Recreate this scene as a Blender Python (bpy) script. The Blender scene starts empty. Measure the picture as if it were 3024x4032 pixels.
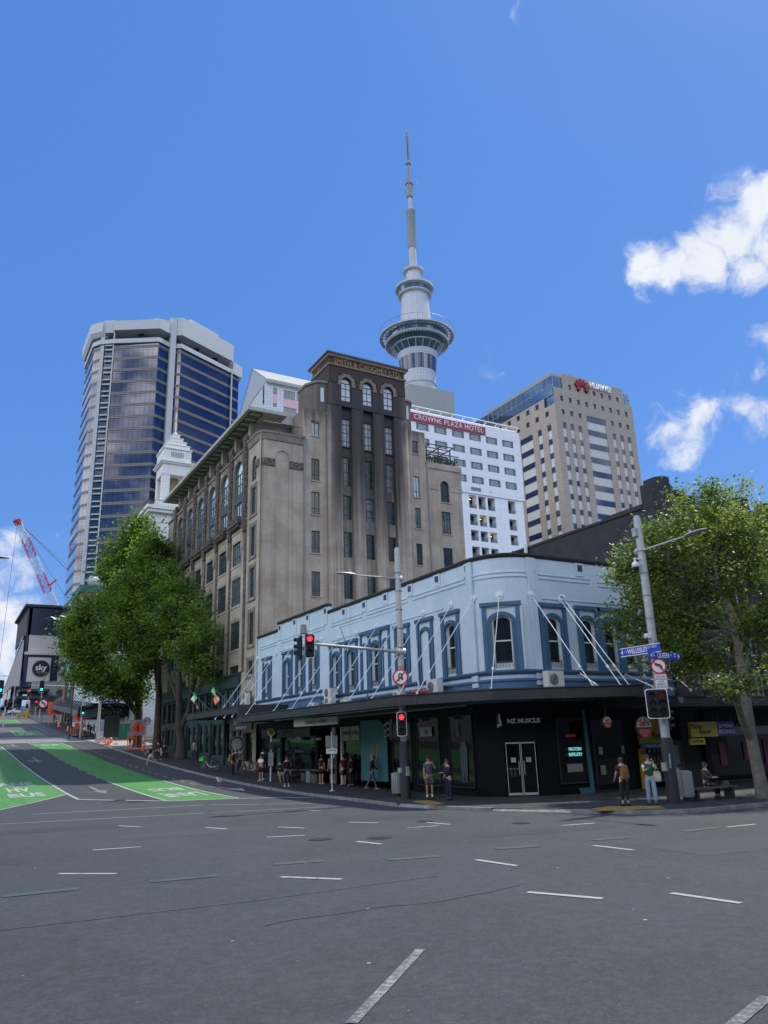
import bpy, bmesh, math, random
from mathutils import Vector, Matrix, Euler
from math import sin, cos, pi, radians, sqrt, atan2
random.seed(7)
SC = bpy.context.scene
COL = SC.collection
# ------------------------------------------------------------------ camera
cd = bpy.data.cameras.new('camera'); cam = bpy.data.objects.new('camera', cd); COL.objects.link(cam)
cd.sensor_fit = 'VERTICAL'; cd.sensor_height = 36; cd.sensor_width = 27
cd.lens = 26.786; cd.clip_start = 0.1; cd.clip_end = 4000
_r = Vector((0.870187, -0.491786, -0.030349)); _u = Vector((-0.117442, -0.266837, 0.956559)); _b = _r.cross(_u).normalized()
_u = _b.cross(_r).normalized(); _r.normalize()
cam.matrix_world = Matrix(((_r.x, _u.x, _b.x, 0), (_r.y, _u.y, _b.y, 0), (_r.z, _u.z, _b.z, 2.3), (0, 0, 0, 1)))
SC.camera = cam
# ------------------------------------------------------------------ light
SUN_AZ, SUN_EL = 84.0, 62.0        # azimuth clockwise from +Y
SC.view_settings.view_transform = 'Standard'; SC.view_settings.look = 'None'
SC.view_settings.exposure = 1.1; SC.view_settings.gamma = 1.0; SC.view_settings.use_curve_mapping = False
sl = bpy.data.lights.new('sun', 'SUN'); sl.energy = 2.0; sl.angle = radians(1.2); sl.color = (1.0, 0.95, 0.88)
so = bpy.data.objects.new('sun', sl); COL.objects.link(so)
_sd = Vector((sin(radians(SUN_AZ)) * cos(radians(SUN_EL)), cos(radians(SUN_AZ)) * cos(radians(SUN_EL)), sin(radians(SUN_EL))))
so.rotation_euler = _sd.to_track_quat('Z', 'Y').to_euler(); so.location = (60, 20, 120)
W = bpy.data.worlds.new('World'); SC.world = W; W.use_nodes = True
wn, wl = W.node_tree.nodes, W.node_tree.links
wn.clear()
wout = wn.new('ShaderNodeOutputWorld'); bgS = wn.new('ShaderNodeBackground'); bgC = wn.new('ShaderNodeBackground'); mixW = wn.new('ShaderNodeMixShader')
sky = wn.new('ShaderNodeTexSky'); sky.sky_type = 'NISHITA'; sky.sun_disc = False
sky.sun_elevation = radians(SUN_EL); sky.sun_rotation = radians(SUN_AZ); sky.air_density = 1.0; sky.dust_density = 0.35; sky.ozone_density = 3.0; sky.altitude = 0
hs = wn.new('ShaderNodeHueSaturation'); hs.inputs['Saturation'].default_value = 1.16; hs.inputs['Value'].default_value = 0.80
wl.new(sky.outputs[0], hs.inputs['Color']); skm = wn.new('ShaderNodeMix'); skm.data_type = 'RGBA'; skm.inputs[0].default_value = 0.78; wl.new(hs.outputs[0], skm.inputs[6]); skm.inputs[7].default_value = (.22, .66, 2.0, 1)
wl.new(skm.outputs[2], bgS.inputs[0]); bgS.inputs[1].default_value = 0.15
tc = wn.new('ShaderNodeTexCoord')
nz1 = wn.new('ShaderNodeTexNoise'); nz1.inputs['Scale'].default_value = 9; nz1.inputs['Detail'].default_value = 9; nz1.inputs['Roughness'].default_value = 0.62
nz2 = wn.new('ShaderNodeTexNoise'); nz2.inputs['Scale'].default_value = 26; nz2.inputs['Detail'].default_value = 8; nz2.inputs['Roughness'].default_value = 0.6
nzn = wn.new('ShaderNodeVectorMath'); nzn.operation = 'NORMALIZE'; wl.new(tc.outputs['Generated'], nzn.inputs[0])
wv = wn.new('ShaderNodeTexNoise'); wv.inputs['Scale'].default_value = 16; wv.inputs['Detail'].default_value = 6
wl.new(nzn.outputs[0], wv.inputs['Vector'])
wsub = wn.new('ShaderNodeVectorMath'); wsub.operation = 'SUBTRACT'; wl.new(wv.outputs['Color'], wsub.inputs[0]); wsub.inputs[1].default_value = (.5, .5, .5)
wsc = wn.new('ShaderNodeVectorMath'); wsc.operation = 'SCALE'; wl.new(wsub.outputs[0], wsc.inputs[0]); wsc.inputs['Scale'].default_value = 0.075
wadd = wn.new('ShaderNodeVectorMath'); wadd.operation = 'ADD'; wl.new(nzn.outputs[0], wadd.inputs[0]); wl.new(wsc.outputs[0], wadd.inputs[1])
wl.new(wadd.outputs[0], nz1.inputs['Vector']); wl.new(wadd.outputs[0], nz2.inputs['Vector'])
# visible clouds, then unseen ones put in for fill light: direction, angular radius, weight
CL = [((.662,.52,.54),.034,1),((.688,.5,.526),.038,1),((.708,.473,.525),.044,1),((.718,.441,.539),.048,1),((.723,.412,.554),.048,1),((.733,.394,.555),.048,1),((.741,.437,.51),.044,1),((.75,.41,.519),.055,1),((.673,.526,.52),.024,.8),
      ((.779,.46,.426),.03,.68),((.769,.494,.406),.034,.66),((.785,.469,.404),.024,.6),((.770,.525,.362),.04,.8),((.780,.508,.364),.04,.82),((.789,.496,.362),.045,.9),((.802,.481,.355),.045,.9),((.748,.557,.362),.046,.78),((.760,.545,.355),.04,.74),((.735,.577,.357),.032,.62),((.751,.567,.339),.034,.62),((.759,.54,.364),.036,.7),((.572,.686,.45),.026,.36),
      ((.052,.986,.157),.04,.9),((.068,.989,.134),.05,1.1),((.055,.992,.11),.06,1.1),((.085,.991,.105),.05,1.0),((.046,.971,.235),.03,.5),((.062,.976,.207),.028,.5),((.032,.975,.219),.036,.55),((.072,.979,.193),.02,.4),((.452,.468,.759),.02,.3),((.101,.962,.254),.014,.5),
      ((-.35,.85,.4),.3,1.2),((-.6,.5,.6),.4,1.2),((-.8,-.1,.5),.5,1.3),((-.5,-.7,.45),.45,1.3),((.2,-.85,.4),.45,1.3),((.7,-.5,.5),.35,1.2),((-.75,.4,.25),.4,1.3),((-.2,-.3,.95),.3,.9)]
last = None
for c, rr, wt in CL:
    c = Vector(c).normalized()
    dn = wn.new('ShaderNodeVectorMath'); dn.operation = 'DISTANCE'; wl.new(wadd.outputs[0], dn.inputs[0]); dn.inputs[1].default_value = c
    mr = wn.new('ShaderNodeMapRange'); wl.new(dn.outputs['Value'], mr.inputs[0])
    mr.inputs[1].default_value = 0; mr.inputs[2].default_value = rr * 1.1; mr.inputs[3].default_value = wt; mr.inputs[4].default_value = 0
    if last is None: last = mr.outputs[0]
    else:
        mx = wn.new('ShaderNodeMath'); mx.operation = 'MAXIMUM'; wl.new(last, mx.inputs[0]); wl.new(mr.outputs[0], mx.inputs[1]); last = mx.outputs[0]
def wm(op, a, b):
    n = wn.new('ShaderNodeMath'); n.operation = op
    for i, v in enumerate((a, b)):
        if isinstance(v, (int, float)): n.inputs[i].default_value = v
        else: wl.new(v, n.inputs[i])
    return n.outputs[0]
den = wm('ADD', last, wm('MULTIPLY', wm('SUBTRACT', nz1.outputs['Fac'], 0.5), 1.5))
den = wm('ADD', den, wm('MULTIPLY', wm('SUBTRACT', nz2.outputs['Fac'], 0.5), 1.5))
gate = wn.new('ShaderNodeMapRange'); wl.new(last, gate.inputs[0]); gate.inputs[1].default_value = 0.0; gate.inputs[2].default_value = 0.22
cf = wn.new('ShaderNodeMapRange'); cf.interpolation_type = 'SMOOTHSTEP'; wl.new(den, cf.inputs[0])
cf.inputs[1].default_value = 0.22; cf.inputs[2].default_value = 1.0; cf.inputs[3].default_value = 0; cf.inputs[4].default_value = 0.97
cm = wm('MULTIPLY', cf.outputs[0], gate.outputs[0])
wl.new(cm, mixW.inputs[0]); wl.new(bgS.outputs[0], mixW.inputs[1]); wl.new(bgC.outputs[0], mixW.inputs[2])
ccol = wn.new('ShaderNodeMix'); ccol.data_type = 'RGBA'; wl.new(nz1.outputs['Fac'], ccol.inputs[0]); ccol.inputs[6].default_value = (.30, .34, .41, 1); ccol.inputs[7].default_value = (.52, .52, .52, 1)
wl.new(ccol.outputs[2], bgC.inputs[0])
# unseen cloud banks away from the sun, brightened to fill the shaded walls
cdot = wn.new('ShaderNodeVectorMath'); cdot.operation = 'DOT_PRODUCT'; wl.new(nzn.outputs[0], cdot.inputs[0]); cdot.inputs[1].default_value = Vector((-.75, -.65, .1)).normalized()
cbr = wn.new('ShaderNodeMapRange'); wl.new(cdot.outputs['Value'], cbr.inputs[0]); cbr.inputs[1].default_value = -.35; cbr.inputs[2].default_value = .5; cbr.inputs[3].default_value = 0.95; cbr.inputs[4].default_value = 3.2; wl.new(cbr.outputs[0], bgC.inputs[1])
wl.new(mixW.outputs[0], wout.inputs[0])

# ------------------------------------------------------------------ helpers
FO = {}            # family origin of each object (world)
def tag(o, label=None, cat=None, group=None, kind=None):
    if label: o['label'] = label
    if cat: o['category'] = cat
    if group: o['group'] = group
    if kind: o['kind'] = kind
    return o
def thing(name, label, cat, loc, group=None):
    o = bpy.data.objects.new(name, None); COL.objects.link(o); o.location = loc; o.empty_display_size = .3
    FO[o.name] = Vector(loc)
    return tag(o, label, cat, group)
class MB:
    def split(s, name, mats, parent):
        """one object for each connected piece"""
        up = list(range(len(s.v)))
        def fd(i):
            while up[i] != i: up[i] = up[up[i]]; i = up[i]
            return i
        for f in s.f:
            for q in f[1:]: up[fd(f[0])] = fd(q)
        gr = {}
        for k, f in enumerate(s.f): gr.setdefault(fd(f[0]), []).append(k)
        out = []
        for ks in gr.values():
            q = MB(); ix = {}
            for k in ks:
                fa = []
                for i in s.f[k]:
                    if i not in ix: ix[i] = len(q.v); q.v.append(s.v[i])
                    fa.append(ix[i])
                q.f.append(tuple(fa)); q.m.append(s.m[k])
            out.append(q.build(name, mats, parent))
        return out
    def __init__(s): s.v = []; s.f = []; s.m = []; s.M = Matrix.Identity(4)
    def at(s, x, y, th=0, z=0): s.M = Matrix.Translation((x, y, z)) @ Matrix.Rotation(radians(th), 4, 'Z'); return s
    def add(s, vs, fs, m=0):
        b = len(s.v); s.v += [tuple(s.M @ Vector(p)) for p in vs]
        s.f += [tuple(i + b for i in f) for f in fs]; s.m += [m] * len(fs); return s
    def box(s, x0, x1, y0, y1, z0, z1, m=0):
        x0, x1 = min(x0, x1), max(x0, x1); y0, y1 = min(y0, y1), max(y0, y1); z0, z1 = min(z0, z1), max(z0, z1)
        return s.add([(x0,y0,z0),(x1,y0,z0),(x1,y1,z0),(x0,y1,z0),(x0,y0,z1),(x1,y0,z1),(x1,y1,z1),(x0,y1,z1)],
                     [(0,3,2,1),(4,5,6,7),(0,1,5,4),(1,2,6,5),(2,3,7,6),(3,0,4,7)], m)
    def quad(s, a, b, c, d, m=0): return s.add([a, b, c, d], [(0,1,2,3)], m)
    def prism(s, poly, z0, z1, m=0, z1s=None):
        n = len(poly); A = sum(poly[i][0]*poly[(i+1)%n][1]-poly[(i+1)%n][0]*poly[i][1] for i in range(n))
        if A < 0: poly = poly[::-1]
        vs = [(p[0],p[1],z0) for p in poly] + [(p[0],p[1],z1) for p in poly]
        fs = [tuple(range(n))[::-1], tuple(range(n, 2*n))] + [(i,(i+1)%n,n+(i+1)%n,n+i) for i in range(n)]
        return s.add(vs, fs, m)
    def plate(s, poly, y0, y1, m=0):     # outline in (x,z), thickness along y
        n = len(poly); A = sum(poly[i][0]*poly[(i+1)%n][1]-poly[(i+1)%n][0]*poly[i][1] for i in range(n))
        if A < 0: poly = poly[::-1]
        vs = [(p[0],y0,p[1]) for p in poly] + [(p[0],y1,p[1]) for p in poly]
        fs = [tuple(range(n)), tuple(range(n, 2*n))[::-1]] + [(i,n+i,n+(i+1)%n,(i+1)%n) for i in range(n)]
        return s.add(vs, fs, m)
    def tube(s, pts, r, n=8, m=0, caps=True):
        pts = [Vector(p) for p in pts]; k = len(pts)
        rs = r if isinstance(r, (list, tuple)) else [r]*k
        vs = []; ref = None
        for i, p in enumerate(pts):
            t = (pts[min(i+1,k-1)] - pts[max(i-1,0)])
            t = t.normalized() if t.length > 1e-9 else Vector((0,0,1))
            if ref is None: ref = Vector((1,0,0)) if abs(t.x) < .8 else Vector((0,1,0))
            a = (ref - t*ref.dot(t)).normalized(); b = t.cross(a); ref = a
            rr = rs[i] if isinstance(rs[i], (tuple, list)) else (rs[i], rs[i])
            for j in range(n):
                an = 2*pi*j/n; vs.append(tuple(p + a*cos(an)*rr[0] + b*sin(an)*rr[1]))
        fs = []
        for i in range(k-1):
            for j in range(n): fs.append((i*n+j, i*n+(j+1)%n, (i+1)*n+(j+1)%n, (i+1)*n+j))
        if caps: fs.append(tuple(range(n))[::-1]); fs.append(tuple(range((k-1)*n, k*n)))
        return s.add(vs, fs, m)
    def cyl(s, x, y, z0, z1, r, n=12, m=0, r1=None): return s.tube([(x,y,z0),(x,y,z1)], [r, r if r1 is None else r1], n, m)
    def lathe(s, prof, n=32, m=0, cx=0, cy=0):    # prof (r,z)
        vs = []; fs = []
        for r, z in prof:
            for j in range(n): vs.append((cx+r*cos(2*pi*j/n), cy+r*sin(2*pi*j/n), z))
        for i in range(len(prof)-1):
            for j in range(n): fs.append((i*n+j, i*n+(j+1)%n, (i+1)*n+(j+1)%n, (i+1)*n+j))
        return s.add(vs, fs, m)
    def ball(s, c, r, n=10, m=0, sz=1.0):
        pr = [(max(r*sin(pi*i/(n//2)), 1e-4), -r*sz*cos(pi*i/(n//2))) for i in range(n//2+1)]
        return s.lathe([(a, b+c[2]) for a, b in pr], n, m, c[0], c[1])
    def mesh(s, name, mats):
        me = bpy.data.meshes.new(name); me.from_pydata(s.v, [], s.f)
        for mt in (mats if isinstance(mats, (list, tuple)) else [mats]): me.materials.append(mt)
        if any(s.m): me.polygons.foreach_set('material_index', s.m)
        me.update(); return me
    def build(s, name, mats, parent=None, smooth=False, origin=None):
        org = FO[parent.name] if parent is not None else (Vector(origin) if origin is not None else Vector((0,0,0)))
        if parent is None and origin is None and s.v:
            xs = [p[0] for p in s.v]; ys = [p[1] for p in s.v]; zs = [p[2] for p in s.v]
            org = Vector(((min(xs)+max(xs))/2, (min(ys)+max(ys))/2, min(zs)))
        s.v = [(p[0]-org.x, p[1]-org.y, p[2]-org.z) for p in s.v]
        me = s.mesh(name, mats)
        if smooth:
            me.polygons.foreach_set('use_smooth', [True]*len(me.polygons)); me.update()
            try: me.set_sharp_from_angle(angle=radians(40))
            except Exception: pass
        o = bpy.data.objects.new(name, me); COL.objects.link(o)
        if parent is not None: o.parent = parent
        else: o.location = org
        FO[o.name] = org
        return o
def put(me, name, parent, x, y, z, th=0):     # shared-mesh part placed in the world
    o = bpy.data.objects.new(name, me); COL.objects.link(o)
    o.location = Vector((x, y, z)) - FO[parent.name]; o.rotation_euler = (0, 0, radians(th)); o.parent = parent
    FO[o.name] = Vector((x, y, z)); return o
def sub(me, name, parent):                    # sub-part at its parent's own origin
    o = bpy.data.objects.new(name, me); COL.objects.link(o); o.parent = parent; return o
def RW(O, th, u, w, z=0): a = radians(th); return (O[0]+cos(a)*u-sin(a)*w, O[1]+sin(a)*u+cos(a)*w, z)
def copy_tree(o, parent=None):
    c = o.copy(); COL.objects.link(c)
    if parent is not None: c.parent = parent
    for ch in list(o.children): copy_tree(ch, c)
    return c
def sweep(mb, path, prof, m=0, closed=False):   # path [(x,y)], prof polygon [(d outward, z)], outward = right of travel
    n = len(path); P = [Vector(p) for p in path]; nor = []
    for i in range(n):
        if closed: a, b, c = P[i-1], P[i], P[(i+1)%n]
        else: a, b, c = P[max(i-1,0)], P[i], P[min(i+1,n-1)]
        d1 = (b-a); d2 = (c-b)
        if d1.length < 1e-9: d1 = d2
        if d2.length < 1e-9: d2 = d1
        d1 = d1.normalized(); d2 = d2.normalized()
        n1 = Vector((d1.y,-d1.x)); n2 = Vector((d2.y,-d2.x)); nn = (n1+n2).normalized()
        nor.append(nn / max(nn.dot(n1), .3))
    vs = [(P[i].x+nor[i].x*d, P[i].y+nor[i].y*d, z) for i in range(n) for d, z in prof]
    k = len(prof); fs = []
    for i in range(n if closed else n-1):
        j = (i+1) % n
        for q in range(k): fs.append((i*k+q, j*k+q, j*k+(q+1)%k, i*k+(q+1)%k))
    if not closed: fs.append(tuple(range(k))[::-1]); fs.append(tuple(range((n-1)*k, n*k)))
    mb.add(vs, fs, m)
def wallh(mb, u0, u1, z0, z1, holes, dep=.25, m=0, back=True, tk=None, mr=None):
    """wall face at w=0 (outward -w) with rectangular or arched openings (a,b,c,d[,arch height]) and reveals"""
    if mr is None: mr = m
    us = sorted(set([u0, u1] + [h[i] for h in holes for i in (0, 1)])); us = [u for u in us if u0 <= u <= u1]
    zs = sorted(set([z0, z1] + [h[i] for h in holes for i in (2, 3)])); zs = [z for z in zs if z0 <= z <= z1]
    for i in range(len(us)-1):
        cu = (us[i]+us[i+1])/2; run = None
        for j in range(len(zs)-1):
            cz = (zs[j]+zs[j+1])/2
            inh = any(h[0] < cu < h[1] and h[2] < cz < h[3] for h in holes)
            if not inh and run is None: run = zs[j]
            if inh and run is not None: mb.quad((us[i],0,run),(us[i+1],0,run),(us[i+1],0,zs[j]),(us[i],0,zs[j]), m); run = None
        if run is not None: mb.quad((us[i],0,run),(us[i+1],0,run),(us[i+1],0,z1),(us[i],0,z1), m)
    for h in holes:
        a, b, c, d = h[:4]; ah = h[4] if len(h) > 4 else 0
        zt = d - ah
        mb.quad((a,0,c),(a,dep,c),(b,dep,c),(b,0,c), mr)
        mb.quad((a,0,c),(a,0,zt),(a,dep,zt),(a,dep,c), mr); mb.quad((b,0,c),(b,dep,c),(b,dep,zt),(b,0,zt), mr)
        if not ah: mb.quad((a,0,d),(b,0,d),(b,dep,d),(a,dep,d), mr)
        else:
            N = 12; cx = (a+b)/2; hw = (b-a)/2
            arc = [(cx-hw*cos(pi*k/N), zt+ah*sin(pi*k/N)) for k in range(N+1)]
            for k in range(N):
                (xa, za), (xb, zb) = arc[k], arc[k+1]
                mb.quad((xa,0,za),(xb,0,zb),(xb,0,d),(xa,0,d), m)
                mb.quad((xa,0,za),(xa,dep,za),(xb,dep,zb),(xb,0,zb), mr)
_wc = {}
def window(parent, O, th, u0, u1, z0, z1, w, kind, glass, frame, arch=0, nu=2, zb=(), bar=.05, name='window', vb=None):
    """window part: pane with a frame sub-part"""
    W_, H_ = round(u1-u0, 3), round(z1-z0, 3); key = (W_, H_, kind, arch, nu, tuple(zb), bar, glass.name, frame.name if frame else '')
    if key not in _wc:
        p = MB(); N = 10; hw = W_/2; zt = H_-arch
        ol = [(0,0),(W_,0)] + ([(W_,H_),(0,H_)] if not arch else [(hw+hw*cos(pi*k/N), zt+arch*sin(pi*k/N)) for k in range(N+1)])
        p.plate(ol, .03, .06)
        f = MB()
        if frame:
            b = bar
            f.box(0, b, -.02, .029, 0, zt); f.box(W_-b, W_, -.02, .029, 0, zt); f.box(b, W_-b, -.02, .029, 0, b)
            if not arch: f.box(b, W_-b, -.02, .029, H_-b, H_)
            else:
                for k in range(N):
                    a0, a1 = pi*k/N, pi*(k+1)/N
                    q = lambda r1, r2, a: (hw+(hw-r1)*cos(a), zt+(arch-r1)*sin(a))
                    f.plate([q(0,0,a0), q(0,0,a1), q(b,0,a1), q(b,0,a0)], -.02, .029)
            for i in (vb or range(1, nu)):
                x = W_*i/nu; f.box(x-b*.4, x+b*.4, -.012, .028, b, zt if arch else H_-b)
            for zz in zb: f.box(b, W_-b, -.016, .0285, H_*zz-b*.4, H_*zz+b*.4)
        _wc[key] = (p.mesh('window_pane', glass), f.mesh('window_frame', frame) if frame else None)
    pm, fm = _wc[key]; x, y, _ = RW(O, th, u0, w)
    o = put(pm, name, parent, x, y, z0, th)
    if fm: sub(fm, 'frame', o)
    return o
def text_mesh(s, size, depth=.01, align='CENTER', sx=1, shear=0, spacing=1.0, bold=0):
    c = bpy.data.curves.new('t', 'FONT'); c.body = s; c.size = size; c.extrude = depth/2; c.align_x = align; c.align_y = 'CENTER'; c.shear = shear; c.space_character = spacing; c.offset = bold; c.resolution_u = 3
    o = bpy.data.objects.new('t', c); COL.objects.link(o)
    bpy.context.view_layer.update(); dg = bpy.context.evaluated_depsgraph_get()
    me = bpy.data.meshes.new_from_object(o.evaluated_get(dg)); bpy.data.objects.remove(o); bpy.data.curves.remove(c)
    M = Matrix.Rotation(pi/2, 4, 'X')
    if sx != 1: M = M @ Matrix.Diagonal((sx, 1, 1, 1))
    me.transform(M); return me
def text(s, size, O, th, z, mat, parent, depth=.02, name='lettering', **k):   # stands upright at O facing -w
    me = text_mesh(s, size, depth, **k); me.name = name; me.materials.clear(); me.materials.append(mat)
    if parent is None:
        o = bpy.data.objects.new(name, me); COL.objects.link(o); o.location = (O[0], O[1], z); o.rotation_euler = (0,0,radians(th)); return o
    return put(me, name, parent, O[0], O[1], z, th)
# ------------------------------------------------------------------ materials
def sock(n, *names):
    for a in names:
        if a in n.inputs: return n.inputs[a]
def mk(name, col, rough=.7, metal=0, spec=.5, noise=0, nscale=3, emit=None, estr=1, bump=0, bscale=40, trans=0):
    m = bpy.data.materials.new(name); m.use_nodes = True; nt = m.node_tree; b = nt.nodes['Principled BSDF']
    b.inputs['Base Color'].default_value = (*col, 1); b.inputs['Roughness'].default_value = rough; b.inputs['Metallic'].default_value = metal
    sock(b, 'Specular IOR Level').default_value = spec
    if emit: b.inputs['Emission Color'].default_value = (*emit, 1); b.inputs['Emission Strength'].default_value = estr
    if noise or bump:
        g = nt.nodes.new('ShaderNodeNewGeometry')
    if noise:
        n = nt.nodes.new('ShaderNodeTexNoise'); n.inputs['Scale'].default_value = nscale; n.inputs['Detail'].default_value = 6; n.inputs['Roughness'].default_value = .6
        nt.links.new(g.outputs['Position'], n.inputs['Vector'])
        r = nt.nodes.new('ShaderNodeMapRange'); r.inputs[1].default_value = .3; r.inputs[2].default_value = .7; r.inputs[3].default_value = 1-noise; r.inputs[4].default_value = 1+noise
        nt.links.new(n.outputs['Fac'], r.inputs[0])
        v = nt.nodes.new('ShaderNodeVectorMath'); v.operation = 'SCALE'; v.inputs[0].default_value = col; nt.links.new(r.outputs[0], v.inputs['Scale'])
        nt.links.new(v.outputs[0], b.inputs['Base Color'])
    if bump:
        n2 = nt.nodes.new('ShaderNodeTexNoise'); n2.inputs['Scale'].default_value = bscale; n2.inputs['Detail'].default_value = 4
        nt.links.new(g.outputs['Position'], n2.inputs['Vector'])
        bp = nt.nodes.new('ShaderNodeBump'); bp.inputs['Strength'].default_value = bump; bp.inputs['Distance'].default_value = .02
        nt.links.new(n2.outputs['Fac'], bp.inputs['Height']); nt.links.new(bp.outputs[0], b.inputs['Normal'])
    return m
class NG:
    """small node-graph helper on a material"""
    def __init__(s, m): s.m = m; s.nt = m.node_tree; s.b = s.nt.nodes['Principled BSDF']; s.geo = s.nt.nodes.new('ShaderNodeNewGeometry'); s.P = s.geo.outputs['Position']
    def n(s, t, **k):
        x = s.nt.nodes.new(t)
        for a, v in k.items(): setattr(x, a, v)
        return x
    def L(s, a, b): s.nt.links.new(a, b)
    def setin(s, i, v):
        if hasattr(v, 'is_output'): s.L(v, i)
        else: i.default_value = v
    def math(s, op, a, b=0, clamp=False):
        x = s.n('ShaderNodeMath', operation=op, use_clamp=clamp); s.setin(x.inputs[0], a); s.setin(x.inputs[1], b); return x.outputs[0]
    def wuv(s):
        c = s.n('ShaderNodeVectorMath', operation='CROSS_PRODUCT'); s.L(s.geo.outputs['True Normal'], c.inputs[0]); c.inputs[1].default_value = (0, 0, 1)
        nn = s.n('ShaderNodeVectorMath', operation='NORMALIZE'); s.L(c.outputs[0], nn.inputs[0])
        d = s.n('ShaderNodeVectorMath', operation='DOT_PRODUCT'); s.L(s.P, d.inputs[0]); s.L(nn.outputs[0], d.inputs[1])
        z = s.n('ShaderNodeSeparateXYZ'); s.L(s.P, z.inputs[0])
        cb = s.n('ShaderNodeCombineXYZ'); s.L(d.outputs['Value'], cb.inputs[0]); s.L(z.outputs[2], cb.inputs[1])
        s.u, s.z = d.outputs['Value'], z.outputs[2]; return cb.outputs[0]
    def noise(s, vec, sc, det=5, rough=.6, scale3=None):
        x = s.n('ShaderNodeTexNoise'); x.inputs['Scale'].default_value = sc; x.inputs['Detail'].default_value = det; x.inputs['Roughness'].default_value = rough
        if scale3:
            mp = s.n('ShaderNodeMapping'); mp.inputs['Scale'].default_value = scale3; s.L(vec, mp.inputs[0]); vec = mp.outputs[0]
        s.L(vec, x.inputs['Vector']); return x.outputs['Fac']
    def ramp(s, f, a, b, c=0, d=1):
        x = s.n('ShaderNodeMapRange', interpolation_type='SMOOTHSTEP'); s.L(f, x.inputs[0])
        for i, v in zip((1,2,3,4), (a,b,c,d)): x.inputs[i].default_value = v
        return x.outputs[0]
    def mix(s, f, a, b, bt='MIX'):
        x = s.n('ShaderNodeMix', data_type='RGBA', blend_type=bt); s.setin(x.inputs[0], f)
        for i, v in ((6, a), (7, b)): s.setin(x.inputs[i], (*v, 1) if isinstance(v, tuple) and len(v) == 3 else v)
        return x.outputs[2]
    def brick(s, vec, c1, c2, mort, w, h, ms=.01, off=.5, bias=0):
        x = s.n('ShaderNodeTexBrick'); s.L(vec, x.inputs['Vector']); x.offset = off; x.squash = 1
        for k, v in (('Color1', (*c1,1)), ('Color2', (*c2,1)), ('Mortar', (*mort,1)), ('Scale', 1), ('Brick Width', w), ('Row Height', h), ('Mortar Size', ms), ('Bias', bias), ('Mortar Smooth', .1)): x.inputs[k].default_value = v
        return x.outputs[0]
    def col(s, c): s.L(c, s.b.inputs['Base Color'])
    def bump(s, h, st=.3, di=.02):
        x = s.n('ShaderNodeBump'); x.inputs['Strength'].default_value = st; x.inputs['Distance'].default_value = di; s.L(h, x.inputs['Height']); s.L(x.outputs[0], s.b.inputs['Normal'])
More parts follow.
